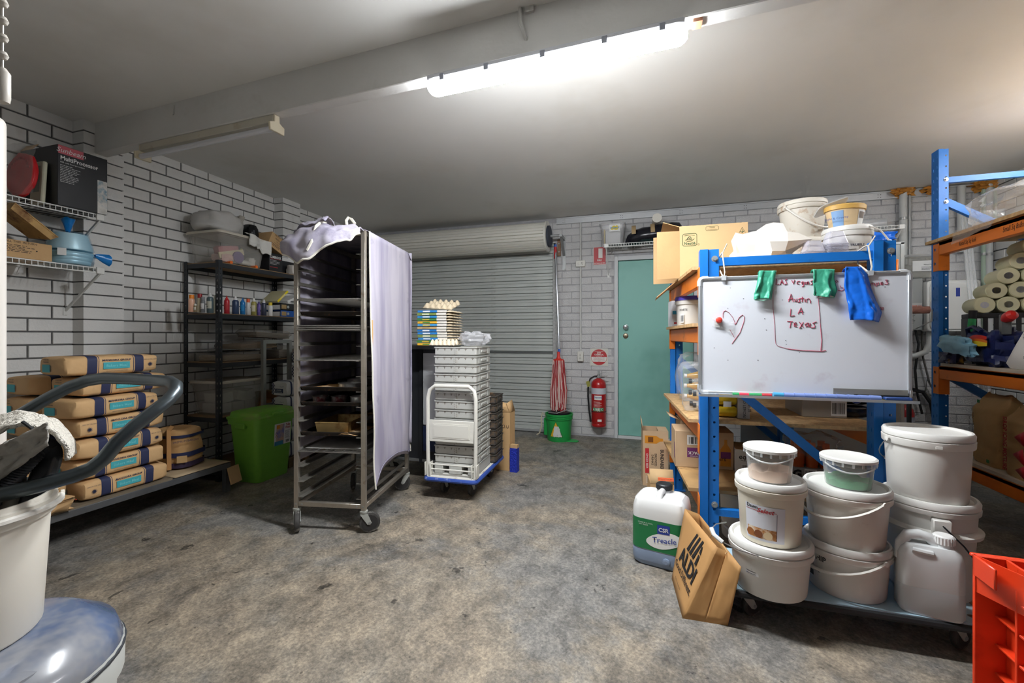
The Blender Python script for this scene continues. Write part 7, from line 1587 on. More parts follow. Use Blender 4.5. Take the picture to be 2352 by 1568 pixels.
for k in range(24): a = 2 * math.pi * k / 24; g.box(-.002, .002, -.002, .002, .366, .39, Matrix.Translation((.041 * math.cos(a), .055 + .041 * math.sin(a), 0)))
obj('cap_ribs', g, mat('cap_black', (0, 0, 0)), cp_)
obj('green_label', G().loft([P(1.006, .088), P(1.006, .245)], cap=False), mat('label_green_dk', (28, 118, 66), .5, dirt=(200, 214, 204), ds=14., dth=.74), t)
Yf = -D_ / 2 * 1.006 - .0012
g = G(); n = 30; P2 = [(.085 * math.cos(2 * math.pi * k / n) * (1 + .12 * math.cos(4 * math.pi * k / n + 1)), .042 * math.sin(2 * math.pi * k / n)) for k in range(n)]
obj('white_shape', G().add([(x + .035, Yf, .15 + z + .25 * x) for x, z in P2], [tuple(range(n))]), PAPER, t, smooth=0)
csr = mat('label_csr_blue', (36, 60, 150), .5); patch(t, 'brand_square', (.0, Yf, .182), (1, 0, .05), (0, 0, 1), .062, .046, csr, depth=.0008); text(t, 'CSR', .028, (.031, Yf - .001, .196), (1, 0, .05), m=PAPER, bold=.02, depth=.0012); text(t, 'Treacle', .040, (.035, Yf - .001, .140), (1, 0, .12), (0, 0, 1), csr, bold=.005, depth=.0012)
text(t, 'STORE IN A COOL,', .009, (-.06, Yf - .001, .222), m=PAPER); text(t, 'DRY PLACE.', .009, (-.07, Yf - .001, .212), m=PAPER)
obj('spout_boss', G().lathe([(.0, 0), (.018, 0), (.018, .01), (.011, .012), (0, .012)], 18, M=Matrix.Translation((.045, -D_ / 2 + .002, .045)) @ Matrix.Rotation(R(90), 4, 'X')), tgrey, t); obj('spout_hole', G().cyl((.045, -D_ / 2 - .0105, .045), (.045, -D_ / 2 - .0115, .045), .009, n=16), tgrey, t)
# ================================================================== paper carrier bag leaning on the bucket
kb_ = mat('carrier_kraft', (188, 142, 88), .75, var=.05, vs=6., bump=.25, bs=10.); kin = kb_
A, B, C, E_ = Vector((.143, 1.985, 0)), Vector((.115, 2.30, 0)), Vector((.29, 2.33, 0)), Vector((.318, 1.99, 0))
A1, B1, C1, E1 = Vector((.285, 2.035, .30)), Vector((.180, 2.345, .335)), Vector((.250, 2.385, .30)), Vector((.362, 1.955, .268))
cb = thing('carrier_bag', 'brown paper carrier bag with black logo leaning on bucket', 'paper bag', (A.x, A.y, 0))
for q in (A, B, C, E_, A1, B1, C1, E1): q -= Vector((.143, 1.985, 0))
def quad(nm, a, b, c, d, m, amp=.004, s_=0., n=10): 
    nn = (b - a).cross(d - a).normalized()
    return obj(nm, G().sheet(lambda u, v: (a * (1 - u) + b * u) * (1 - v) + (d * (1 - u) + c * u) * v + nn * (amp * nz(u * 3 + s_, v * 3)) * (1 if 0 < u < 1 and 0 < v < 1 else 0), n, n), m, cb, sol=.0012, smooth=30)
quad('front_panel', B, A, A1, B1, kb_, .003); quad('back_panel', E_, C, C1, E1, kb_, .004, 3.)
mid0, mid1 = (A + E_) / 2 + Vector((0, .0, 0)), (A1 + E1) / 2 + Vector((.0, .05, 0))
quad('near_gusset', A, mid0, mid1, A1, kb_, .003, 6.); quad('near_gusset', mid0, E_, E1, mid1, kb_, .008, 9.)
quad('far_gusset', C, B, B1, C1, kin, .004, 4.); quad('base', A, E_, C, B, kb_, 0, n=2)
rX, uX = (A - B).normalized(), ((A1 + B1) / 2 - (A + B) / 2).normalized(); nX = rX.cross(uX)
cen = lambda u, v: (B * (1 - u) + A * u) * (1 - v) + (B1 * (1 - u) + A1 * u) * v
def bar_poly(P): 
    o_ = cen(.5, .5)
    return obj('logo_bar', G().add([cen(*p) + nX * .004 for p in P], [tuple(range(len(P)))]), INK, cb, smooth=0)
for k in range(3): bar_poly([(.36 + k * .10, .60), (.43 + k * .10, .60), (.55 + k * .09, .90), (.51 + k * .09, .90)])
bar_poly([(.70, .58), (.76, .58), (.76, .72), (.72, .72)]); bar_poly([(.72, .74), (.77, .74), (.745, .84), (.72, .84)])
def bag_text(s_, size, u, v, b):
    o = text(cb, s_, size, (0, 0, 0), (1, 0, 0), (0, 1, 0), INK, bold=b, depth=0)
    for q in o.data.vertices: q.co = cen(u + q.co.x / .318, v + q.co.y / .345) + nX * .0045
bag_text('ALDI', .098, .53, .37, .03); bag_text('Good Different.', .041, .5, .25, .015); bag_text('Made in Australia', .015, .40, .12, 0.)
obj('cord_handle', G().tube([cen(.75, 1) + Vector((.004, .0, -.01)), cen(.62, 1) + Vector((.04, .0, .0)), cen(.9, 1) + Vector((.05, -.02, -.02)), (A1 + E1) / 2 + Vector((-.01, .03, -.005))], .0022, 5), mat('cord_kraft', (206, 166, 116), .8), cb)
# ================================================================== red crate on edge at the right
cr = thing('bread_crate', 'bright orange-red plastic bread crate standing on its edge', 'crate', (.812, 1.245, 0), R(-2))
rc = mat('crate_red', (232, 66, 30), .35, var=.05, vs=5., dirt=(206, 52, 24), ds=8., dth=.66)
CW, CH, CT = .56, .655, .15
obj('base_wall', G().box(.02, CW - .02, 0, .008, .02, CH - .02), rc, cr, bev=.003)
for nm, q in (('end_wall', (.02, .030, .0, CT - .02, .02, CH - .02)), ('end_wall', (CW - .03, CW - .02, 0, CT - .02, .02, CH - .02)), ('side_wall', (.02, CW - .02, 0, CT - .02, .0, .012)), ('side_wall', (.02, CW - .02, 0, CT - .02, CH - .045, CH - .033))): obj(nm, G().box(*q), rc, cr, bev=.002)
# outer rim flange with ribs, both long edge (top) and end (left)
obj('rim_flange', G().box(-.055, CW, CT - .012, CT, 0, CH + .005), rc, cr, bev=.002) if False else None
g = G()
g.box(-.04, CW, CT - .02, CT - .012, CH - .04, CH).box(-.04, .03, CT - .02, CT - .012, 0, CH - .04)       # flange faces
g.box(-.04, -.034, .06, CT - .012, CH - .05, CH).box(-.04, CW, CT - .012, CT, CH - .008, CH)
obj('rim_flange', g, rc, cr, bev=.002)
g = G().hexa([(-.036, CT - .02, CH - .09), (.022, .0, CH - .09), (.022, .006, CH - .09), (-.036, CT - .012, CH - .09)], [(-.036, CT - .02, CH), (.022, .0, CH), (.022, .006, CH), (-.036, CT - .012, CH)]); obj('corner_web', g, rc, cr)
g = G().box(.02, CW - .02, 0, .006, CH - .04, CH)
for k in range(7): g.box(.02 + k * .085, .026 + k * .085, 0, CT - .014, CH - .04, CH)
for y in (.045, .09): g.box(.02, CW - .02, y, y + .005, CH - .04, CH - .004)
obj('top_ribs', g, rc, cr, bev=.0015)
g = G()
for k in range(9): g.box(-.0, .022, .0, CT - .014, .02 + k * .07, .026 + k * .07)
for y in (.0, .055): g.box(-.004, .022, y, y + .006, 0, CH - .04)
obj('end_ribs', g, rc, cr, bev=.0015)
g = G()
for k in range(6): g.box(.03 + k * .09, .036 + k * .09, -.012, .0, .02, CH - .02)
for k in range(6): g.box(.02, CW - .02, -.012, .0, .03 + k * .11, .036 + k * .11)
obj('base_grid', g, rc, cr, bev=.0015)
# ================================================================== right-hand racking
RX, RY = 2.0, 3.9
rr_ = thing('tall_pallet_rack', 'tall blue and orange pallet rack along the right wall', 'rack', (RX, RY, 0))
TOPZ = 2.545
def tall_post(x, y):
    w, dp = .062, .082
    zs = [.08 + k * .078 for k in range(int((TOPZ - .1) / .078) + 1)]; g = G(); h = TOPZ; V = lambda a, b, z: Vector((x + a, y + b, z))
    g.add([V(0, 0, 0), V(w * .42, 0, 0), V(w * .5, .010, 0), V(0, 0, h), V(w * .42, 0, h), V(w * .5, .010, h)], [(0, 1, 4, 3), (1, 2, 5, 4)])
    for yy in (.010, dp): g.perf(lambda a, z: V(w * .5 + a, yy, z), w * .5, h, zs, .006, .006, w * .26)
    g.add([V(0, dp, 0), V(w * .5, dp, 0), V(w * .5, dp, h), V(0, dp, h)], [(0, 1, 2, 3)])
    g.perf(lambda a, z: V(0, a, z), dp / 2, h, zs, .003, .013, .019); g.perf(lambda a, z: V(0, dp / 2 + a, z), dp / 2, h, [z - .012 for z in zs], .003, .013, .016)
    o = obj('upright', g, blue, rr_, smooth=0, sol=.0016); obj('foot_plate', G().box(x - .02, x + w + .02, y - .02, y + dp + .02, 0, .006), blue, o)
for x in (0, .78):
    for y in (0, -2.6): tall_post(x, y)
obj('cross_brace', G().bar((.062, .035, 2.325), (.78, .035, 2.325), .03, .04), blue, rr_); obj('diagonal_brace', G().bar((.05, .03, 2.17), (.78, .03, 1.70), .03, .05), blue, rr_); obj('diagonal_brace', G().bar((.05, .03, .93), (.78, .03, .45), .03, .05), blue, rr_)
g = G()
for z in (2.325, 2.165): g.lathe([(.014, 0), (.014, .004), (.008, .004), (.008, .012), (0, .012)], 12, M=Matrix.Translation((.047, .010, z)) @ Matrix.Rotation(R(90), 4, 'X'))
obj('brace_bolt', g, stl, rr_)
RSZ = [.385, 1.01, 1.895]
for z in RSZ:
    for x in (.0, .78):
        b_ = obj('beam', G().box(x - .004, x + .04, -2.55, -.004, z - .115, z - .022).box(x - .004, x + .052, -2.55, -.004, z - .05, z - .022), orange, rr_, bev=.004)
        g = G().perf(lambda a, q: Vector((x - .005, -.012 + a, z - .225 + q)), .062, .195, (.055, .155), .011, .011, .042)
        g.add([(x - .005, -.012, z - .225), (x + .055, -.012, z - .225), (x + .055, -.012, z - .03), (x - .005, -.012, z - .03)], [(0, 1, 2, 3)])
        obj('beam_connector', g, orange, b_, smooth=0, sol=.004)
    obj('shelf_board', G().box(-.03 if z > 1.5 else .0, .84, -2.5, .10 if z > 1.5 else -.02, z - .021, z), chip if z > 1.5 else mat('board_melamine', (196, 186, 168), .6, var=.1), rr_)
text(rr_, 'Retail Sq Sq 6x6', .04, (-.0045, -.30, 1.895 - .09), (0, -1, 0), (0, 0, 1), INK, name='handwriting', shear=.2, sx=.6); text(rr_, 'Small Sq 8x8x4', .045, (-.0045, -.68, 1.895 - .085), (0, -1, 0), (0, 0, 1), INK, name='handwriting', shear=.2, sx=.6)
at = lambda px, py, d: D(px, py, d)
# upper shelf: clear bag of packaging
p = D(2310, 520, 2.82); film_bag('packaging_bag', 'large clear plastic bag of packaging on the upper right shelf', 'plastic bag', (.34, .5, .26), (2.24, 3.60, 1.897), (0, 0, 0), (206, 206, 206), .36, 3., .3)
tag(obj('film_flap', G().sheet(lambda u, v: Vector((1.960 - .015 * v - .01 * abs(nz(u * 7, v * 5)), 3.66 - .36 * u, 1.90 - .09 * v * (1 - .5 * u) + .01 * nz(u * 6, v * 3))), 16, 8), film('film_flap', (196, 176, 160), .35, .12, bump=1., bs=20.)), 'loose flap of clear plastic over the orange beam', 'plastic')
tag(obj('flat_black_tray', G().prism(rrect(.3, .3, .02), 0, .05), mat('tray_black', (30, 30, 32), .4), loc=(2.30, 3.14, 1.897)), 'black plastic tray beside the clear packaging bag', 'tray')
# middle shelf: dark crate with paper rolls
mz = RSZ[1] + .001
t = thing('slatted_crate', 'black slatted plastic crate under the paper rolls', 'crate', (2.115, 3.77, mz), R(-14)); bkp = mat('crate_black', (42, 42, 46), .5)
CW2, CD2, CH2 = .62, .2, .345
obj('rim', G().box(0, CW2, 0, CD2, CH2 - .03, CH2), bkp, t, bev=.003); obj('base', G().box(0, CW2, 0, CD2, 0, .012), bkp, t)
for k in range(12): obj('slat', G().box(k * CW2 / 12 + .004, k * CW2 / 12 + .026, .0, .01, .012, CH2 - .03), bkp, t)
for y in (.0, CD2 - .01): obj('side_panel', G().box(CW2 - .01, CW2, 0, CD2, .012, CH2 - .03), bkp, t) if y else obj('end_panel', G().box(0, .01, .01, CD2, .012, CH2 - .03), bkp, t)
rollm = mat('paper_roll_cream', (232, 228, 190), .85, bump=.1, bs=80.); core = mat('roll_core', (206, 206, 218), .8)
proto = None; rl = math.radians(-14)
names_ = {0: ['first', 'second', 'third', 'fourth'], 1: ['first', 'second', 'third'], 2: ['first', 'second'], 3: ['only']}
rr0 = .0535; k_ = 0
rows = [(0, [.06, .172, .284, .396]), (1, [.116, .228, .340]), (2, [.172, .284, .396]), (3, [.228, .34]), (4, [.284])]
for ri, xs in rows:
    for j, x in enumerate(xs):
        loc = Vector((2.115 + math.cos(rl) * x - math.sin(rl) * .0, 3.77 + math.sin(rl) * x + math.cos(rl) * .0, mz + CH2 + rr0 + .0015 + ri * rr0 * 1.78))
        lab = 'cream paper roll %s along the %s row of the pile' % (['first', 'second', 'third', 'fourth'][j], ['bottom', 'second', 'third', 'fourth', 'top'][ri])
        if proto is None:
            proto = thing('paper_roll', lab, 'paper roll', loc, rl, 'paper rolls on the black crate')
            obj('roll', G().lathe([(.021, -.005), (rr0 - .004, -.005), (rr0, 0), (rr0, .215), (rr0 - .004, .22), (.021, .22)], 32, M=Matrix.Rotation(R(-90), 4, 'X')), rollm, proto)
            obj('cardboard_core', G().lathe([(.0, .006), (.0205, .006), (.0205, -.0045), (.0215, -.005)], 20, M=Matrix.Rotation(R(-90), 4, 'X')), core, proto)
        else: dup(proto, loc, None, lab)
# middle shelf front: navy bag, pale blue bag, white sack, red scoop, marker
def soft(nm, lb, cat, dims, loc, rot, m, seed, amp=.4, e=.6): return tag(obj(nm, blob(*dims, amp=amp, fr=4.5, seed=seed, e=e, n=30, k=16, fine=.14), m, loc=loc, rot=rot, smooth=40), lb, cat)
nv = mat('bag_navy', (30, 42, 92), .3, bump=.8, bs=14.)
t = thing('navy_bag', 'navy plastic bag with red and yellow print on middle right shelf', 'plastic bag', (2.085, 3.53, mz), R(-8))
obj('bag_body', blob(.18, .36, .22, .4, 4.5, 3.3, .6, 30, 16, fine=.14), nv, t, smooth=40)
def swoosh(nm, y0, y1, z0, z1, m, out): return obj(nm, G().sheet(lambda u, v: Vector((-.088 - out - .02 * math.sin(u * 3.1), y0 + (y1 - y0) * u, z0 + (z1 - z0) * u + (.035 * math.sin(u * 2.6)) * v)), 12, 3), m, t)
swoosh('red_flash', .06, -.17, .15, .17, mat('flash_red', (206, 50, 40), .35), .01); swoosh('orange_flash', .08, -.18, .13, .145, mat('flash_orange', (230, 120, 40), .35), .011); swoosh('yellow_flash', .10, -.18, .115, .13, mat('flash_yellow', (232, 206, 50), .35), .012)
obj('bag_handle', G().tube([(-.05, .16, .18), (-.08, .1, .24), (-.08, .03, .25), (-.07, -.04, .22)], .012, 6), nv, t)
soft('pale_blue_bag', 'pale blue plastic packet on top of the navy bag', 'packet', (.06, .34, .11), (1.950, 3.60, mz + .075), (R(6), R(-8), R(-4)), mat('packet_pale_blue', (140, 196, 222), .35, bump=.5, bs=14.), 6.)
soft('navy_bundle', 'small navy and yellow bundle under the pale blue packet', 'plastic bag', (.09, .16, .085), (2.015, 3.79, mz), (0, 0, R(-4)), mat('bag_navy_gold', (40, 44, 86), .35, dirt=(214, 180, 50), ds=9., dth=.6), 9.)
t = thing('flour_sack', 'white 15 kg paper sack standing on the middle right shelf', 'sack', (2.10, 3.15, mz), R(-4)); obj('sack_body', G().loft([[Vector((math.copysign(abs(math.cos(a)) ** .5, math.cos(a)) * w_ * (1 + .05 * nz(a * 1.5, z * 8)), math.copysign(abs(math.sin(a)) ** .5, math.sin(a)) * l_ * (1 + .05 * nz(a * 1.5, z * 8 + 3)), z)) for a in [2 * math.pi * i / 30 for i in range(30)]] for w_, l_, z in ((.08, .20, .0), (.095, .215, .03), (.085, .16, .12), (.07, .11, .2), (.06, .085, .26), (.03, .07, .28))]), mat('sack_white', (222, 220, 214), .7, bump=.5, bs=12.), t, smooth=40)
text(t, '15 kg', .02, (-.088, -.02, .10), (0, -1, 0), (0, 0, 1), INK, depth=.012); text(t, '27137', .022, (-.085, -.02, .15), (0, -1, 0), (0, 0, 1), INK, bold=.03, depth=.012); text(t, '074371', .018, (-.088, -.02, .065), (0, -1, 0), (0, 0, 1), INK, bold=.03, depth=.012); lines(t, (-.085, .02, .17), (0, -1, 0), (0, 0, 1), .08, .05, 6, INK, depth=.01)
t = thing('red_knob_tool', 'grey tool with round red knob on the navy bag', 'tool', (2.06, 3.38, mz + .20), R(-8)); obj('shaft', G().box(-.03, .02, -.012, .012, 0, .12), mat('tool_grey', (96, 100, 100), .5), t, bev=.004); obj('knob', G().lathe([(0, -.05), (.02, -.045), (.03, -.01), (.028, .03), (.012, .045), (0, .046)], 20, M=Matrix.Translation((-.01, -.05, .105)) @ Matrix.Rotation(R(70), 4, 'X')), mat('knob_red', (206, 40, 36), .3), t)
t = thing('spray_marker', 'black and green handled brush standing against the crate', 'brush', (2.075, 3.71, mz + .196), R(-8)); obj('green_grip', G().cyl((0, 0, 0), (.008, .0, .11), .02, n=16), mat('grip_green', (40, 160, 90), .45), t); obj('black_end', G().cyl((.008, 0, .11), (.012, 0, .165), .021, n=16), INK, t)
# clear tubes leaning behind the post
for i, (dx, lb) in enumerate(((0, 'clear plastic tube leaning nearest the blue post'), (.03, 'clear plastic tube leaning beside the first tube'), (.06, 'clear plastic tube leaning furthest from the blue post'))):
    a, b = PY(2210 + i * 7, 500, 4.9), PY(2233 + i * 8, 745, 4.5); tag(obj('clear_tube', G().tube([a, b, b + (b - a) * .55], .011, 10), film('tube_clear', (220, 222, 222), .45)), lb, 'tube', 'clear tubes leaning at the wall')
# lower shelf sacks
lz = RSZ[0] + .001
ks = mat('sack_kraft', (180, 148, 98), .7, var=.06, vs=6., bump=.7, bs=10.)
def tall_sack(label, loc, rz, w, l, h, seed):
    t = thing('paper_sack', label, 'sack', loc, rz); rings = []
    for k in range(33):
        v = k / 32; z = h * v; q = 1 - .25 * max(0, (v - .75) / .25) ** 2 - .10 * max(0, (.1 - v) / .1); f = max(.18, 1 - max(0, (v - .8) / .2) * .8)
        rings.append([Vector((math.copysign(abs(math.cos(a)) ** .55, math.cos(a)) * w / 2 * q * f * (1 + .09 * nz(a * 1.4 + seed, v * 6) + .05 * nz(a * 4 + seed, v * 19)), math.copysign(abs(math.sin(a)) ** .55, math.sin(a)) * l / 2 * (q * .5 + .5) * (1 + .07 * nz(a * 1.4, v * 6 + seed) + .04 * nz(a * 4, v * 19 + seed)), z + .03 * nz(math.cos(a) * 2 + seed, math.sin(a) * 2) * (v > .9))) for a in [2 * math.pi * i / 32 for i in range(32)]])
    obj('sack_body', G().loft(rings), ks, t, smooth=45); return t
s1 = tall_sack('brown paper sack with black dotted print on low right shelf', (2.14, 3.55, lz), R(-6), .20, .29, .44, 2.); X_ = -.107
for i, s_ in enumerate(('INSTANT CLEAR JEL', 'BB 07/24 FOOD MODIFIED')): text(s1, s_, .026, (X_, .06 - i * .045, .20), (0, 0, -1), (0, -1, 0), INK, depth=.012, sx=.8) if False else text(s1, s_, .024, (X_, .075 - i * .04, .20), (0, 0, 1), (0, 1, 0), INK, depth=.01, sx=.85)
patch(s1, 'green_mark', (X_, -.10, .03), (0, -1, 0), (0, 0, 1), .03, .02, mat('mark_green', (40, 110, 60), .6), depth=.01); patch(s1, 'green_mark', (X_ + .02, .04, .385), (0, -1, 0), (0, 0, 1), .03, .02, mat('mark_green', (0, 0, 0)), depth=.012)
s2 = tall_sack('brown paper sack with red lettering on low right shelf', (2.11, 3.245, lz), R(-3), .19, .27, .40, 7.)
text(s2, 'DROP ICING MIXTURE', .045, (-.105, .05, .19), (0, 0, -1), (0, -1, 0), mat('ink_sack_red', (160, 50, 44), .7), bold=.03, depth=.012, sx=.68)
for i, (y, z) in enumerate(((-.07, .23), (-.06, .13), (-.08, .045))): obj('red_foil_corner', G().add([(-.112, y + .04, z + .01), (-.125, y - .06, z + .06), (-.125, y - .07, z - .03)], [(0, 1, 2)]), mat('foil_red', (190, 28, 44), .3), s2, sol=.002)
tag(obj('back_carton', G().box(0, .3, 0, .3, 0, .3), card, loc=(2.36, 3.45, lz)), 'plain brown carton behind the paper sacks', 'box')
tall_sack('brown paper sack at the back of the low right shelf', (2.42, 3.17, lz), R(6), .18, .26, .43, 12.)
# ================================================================== back wall: wire shelves, pipes, heater
wire_shelf('white wire shelf on the back wall above the teal door', (-.47, YB, 2.225), 0, 1.15, .32, (.03,), strut=.30)
wire_shelf('white wire shelf on the back wall above the leaning panel', (1.15, YB, 2.235), 0, 1.14, .32, (1.11,), strut=.30)
wz = 2.2275
t = clear_tub('plastic_tub', 'clear tub with yellow sticker on shelf above the door', (-.375, YB - .17, wz), 0, .27, .26, .235, None, op=.42, rgb=(206, 206, 208), tap=.8)
patch(t, 'sticker', (-.03, -.128, .14), (1, 0, 0), (0, 0, 1), .115, .09, PAPER, depth=.003); patch(t, 'yellow_map', (-.015, -.129, .155), (1, 0, 0), (0, 0, 1), .085, .055, mat('map_yellow', (232, 204, 50), .6), depth=.004, poly=[(0, .02), (.02, .045), (.04, .05), (.05, .04), (.065, .055), (.085, .03), (.075, .005), (.055, .0), (.03, .01), (.01, .0)]); text(t, 'STORE-IT', .024, (.028, -.129, .172), m=mat('ink_sky', (60, 150, 210), .6), bold=.03, depth=.0065)
inner('paper_pile', 'pile of white papers inside the tub above the door', 'papers', G().box(-.08, .08, -.08, .08, 0, .14), PAPER, (-.37, YB - .17, wz + .02)); inner('yellow_folder', 'yellow and blue folder inside the tub above the door', 'folder', G().box(-.006, .006, -.08, .08, 0, .16), mat('folder_yellow', (226, 196, 60), .6), (-.465, YB - .17, wz + .02))
t = thing('wrapped_bundle', 'black plastic wrapped bundle with brown tape on door shelf', 'bundle', (.06, YB - .18, wz + .011), R(0), rot=(0, R(-2), 0)); obj('black_wrap', G().loft([[Vector((x, math.cos(a) * .10 * k * (1 + .2 * nz(a, x * 6)), .09 * k + math.sin(a) * .09 * k * (1 + .25 * nz(a * 1.3, x * 7 + 2)) + .0)) for a in [2 * math.pi * i / 22 for i in range(22)]] for x, k in ((-.30, .2), (-.27, .6), (-.2, .85), (-.1, 1.0), (0, 1.05), (.1, 1.12), (.2, 1.15), (.28, 1.05), (.31, .8))]), mat('plastic_black_film', (26, 26, 34), .22, bump=.8, bs=12.), t, smooth=40)
for x in (-.2, -.0): obj('tape', G().sheet(lambda u, v: Vector((x - .022 + .044 * v, math.cos(u * 3.6 + 3.1) * .112, .10 + math.sin(u * 3.6 + 3.1) * -.112)), 12, 2), mat('tape_brown', (176, 150, 110), .4), t)
tag(obj('white_roll', G().lathe([(.02, 0), (.05, 0), (.05, .25), (.02, .25)], 20, M=Matrix.Rotation(R(-90), 4, 'X')), mat('roll_white', (0, 0, 0)), loc=(.10, YB - .30, wz + .255)), 'white paper roll lying on the black bundle', 'roll')
def tube_pack(lb, x, ln, r=.055): return tag(obj('cup_sleeve', G().lathe([(0, 0)] + [(r * (1 if k % 2 else .93), ln * k / 24) for k in range(25)] + [(0, ln)], 20, M=Matrix.Rotation(R(90), 4, 'Y')), film('sleeve_clear', (218, 220, 222), .75, .12), loc=(x, YB - .2, wz + r + .002)), lb, 'plastic cups')
tube_pack('sleeve of clear plastic cups behind the open carton', .88 - .45, .24); tube_pack('long sleeve of clear plastic cups behind the stained buckets', 1.2, .5); tube_pack('sleeve of clear plastic cups at the shelf end', 1.80, .38)
soft('blue_bag', 'bright blue plastic bag on the leaning panel under the shelf', 'plastic bag', (.2, .1, .075), (1.60, 3.83, 1.878), (0, 0, 0), _bp((24, 104, 214)), 3.)
# pipes and expanding foam
pg = mat('pipe_pale_green', (176, 196, 176), .5, dirt=(150, 140, 120), ds=6., dth=.66); pgr = mat('pipe_grey', (176, 178, 178), .45)
def pipe(lb, x, z0, z1, r, m, y=YB - .03, bend=None): 
    t = thing('wall_pipe', lb, 'pipe', (x, y, 0)); obj('pipe', G().tube([(0, 0, z0), (0, 0, z1)] + (bend or []), r, 12), m, t, smooth=60)
    obj('saddle', G().lathe([(r + .004, -.012), (r + .004, .012)], 14, c=(0, 0), M=Matrix.Translation((0, 0, z0 + (z1 - z0) * .62))), stl, t); return t
pipe('grey pipe above the leaning panel', PY(2068, 500, YB).x, 1.9, 2.63, .032, mat('pipe_white', (206, 208, 206), .5), YB - .05); pipe('thin grey conduit beside the thicker wall pipe', PY(2079, 500, YB).x + .02, 1.9, 2.63, .014, pgr)
pipe('pale green pipe running down to the white water heater', PY(2272, 600, YB).x - .06, .9, 2.63, .022, pg, YB - .04); pipe('pale green pipe with a bend at the wall corner', PY(2284, 500, YB).x - .02, 2.2, 2.5, .022, pg, YB - .05, [(-.02, 0, 2.56), (-.06, 0, 2.62)])
pipe('white pipe in the far right corner', XR - .05, .9, 2.62, .026, mat('pipe_white', (0, 0, 0)), YB - .06)
pipe('white downpipe behind the tall blue post', PY(2200, 500, YB).x, 2.0, 2.63, .03, mat('pipe_white', (0, 0, 0)), YB - .05)
foam = mat('expanding_foam', (196, 132, 48), .8, var=.25, vs=20., dirt=(236, 214, 170), ds=14., dth=.64)
for i, (px, lb) in enumerate(((2072, 'orange expanding foam around the grey pipe'), (2146, 'orange expanding foam near the tall blue post'), (2262, 'orange expanding foam around the green pipes'))):
    p = PY(px, 440, YB - .04); tag(obj('foam_blob', blob(.17, .09, .09, .9, 6, 3 + i * 2.7, .8, 26, 14, flat=False, fine=.3), foam, loc=(p.x, YB - .045, 2.575)), lb, 'foam')
t = thing('water_heater', 'white wall water heater marked 26 behind tall blue post', 'water heater', (2.53, YB, 1.24)); wh = mat('heater_white', (222, 222, 218), .4)
obj('casing', G().prism(rrect(.40, .48, .03), .02, .16, Matrix.Translation((.20, -.005, .245)) @ Matrix.Rotation(R(90), 4, 'X')), wh, t, bev=.006); obj('front_panel', G().prism(rrect(.36, .44, .03), .16, .172, Matrix.Translation((.20, -.005, .245)) @ Matrix.Rotation(R(90), 4, 'X')), wh, t, bev=.004)
text(t, '26', .085, (.29, -.178, .03), m=inkn); patch(t, 'blue_badge', (.21, -.1775, .33), (1, 0, 0), (0, 0, 1), .03, .08, csr); obj('drain_pipe', G().tube([(.06, -.08, .0), (.06, -.08, -.1), (.03, -.08, -.19), (-.05, -.08, -.23), (-.2, -.08, -.24)], .026, 10), mat('pipe_white', (0, 0, 0)), t, smooth=60)
t = thing('gas_cabinet', 'grey metal gas cabinet with propane label beside the heater', 'cabinet', (2.40, YB, 1.26)); obj('cabinet', G().box(0, .125, -.11, -.001, 0, .5), mat('cabinet_grey', (150, 152, 150), .4, .3), t, bev=.004); patch(t, 'propane_label', (.008, -.11, .21), (1, 0, 0), (0, 0, 1), .11, .05, mat('label_grey', (176, 174, 172), .5)); text(t, 'PROPANE GAS', .018, (.064, -.1105, .226), m=mat('ink_orange', (206, 84, 40), .6), bold=.02, sx=.85); lines(t, (.01, -.11, .06), (1, 0, 0), (0, 0, 1), .06, .1, 8, INK)
t = clear_tub('spice_tub', 'clear tub with white spice label standing on the gas cabinet', (2.50, YB - .07, 1.762), 0, .25, .13, .2, film('tub_lid_clear', (224, 224, 222), .5, .2), op=.4, rgb=(212, 210, 200), tap=.86); patch(t, 'label', (-.07, -.064, .06), (1, 0, 0), (0, 0, 1), .19, .1, PAPER, depth=.003); text(t, 'Mixed Spice', .018, (.06, -.066, .115), depth=.003); lines(t, (.0, -.064, .07), (1, 0, 0), (0, 0, 1), .1, .035, 3, INK, depth=.004)
# cables and paint roller
for i, (lb, P) in enumerate((('black cable hanging from the gas cabinet', ((2096, 730), (2110, 790), (2102, 850), (2106, 900), (2118, 950))), ('grey cable hanging in a loop below the heater', ((2116, 740), (2120, 820), (2135, 880), (2150, 905), (2130, 870), (2125, 900), (2150, 930))), ('thick black hose curving to the floor extinguisher', ((2094, 894), (2120, 900), (2138, 925), (2145, 960))))):
    tag(obj('wall_cable', G().tube([PY(x, y, YB - .05) for x, y in P], (.011, .009, .018)[i], 6), mat('cable_%d' % i, ((28, 28, 30), (96, 94, 90), (26, 26, 28))[i], .5), smooth=60), lb, 'cable')
a, b = PY(2088, 712, 3.86), PY(2133, 712, 3.86); t = thing('paint_roller', 'paint roller with pink sleeve behind the whiteboard edge', 'paint roller', (a.x, a.y, 0)); L_r = b.x - a.x
obj('roller_sleeve', G().cyl((-.1, 0, a.z), (L_r, 0, a.z), .026, n=20), mat('roller_pink', (178, 130, 118), .9, bump=.5, bs=70.), t); obj('wire_frame', G().tube([(L_r, 0, a.z), (L_r + .02, 0, a.z), (L_r + .018, 0, a.z - .08), (.03, 0, a.z - .14), (.0, 0, a.z - .17), (.0, 0, a.z - .22)], .004, 6), stl, t); obj('pole', G().cyl((0, 0, 0), (0, 0, a.z - .2), .014, n=12), mat('pole_dark', (60, 64, 70), .5), t); obj('ferrule', G().cyl((0, 0, a.z - .25), (0, 0, a.z - .2), .018, n=12), mat('ferrule_white', (214, 214, 210), .5), t)
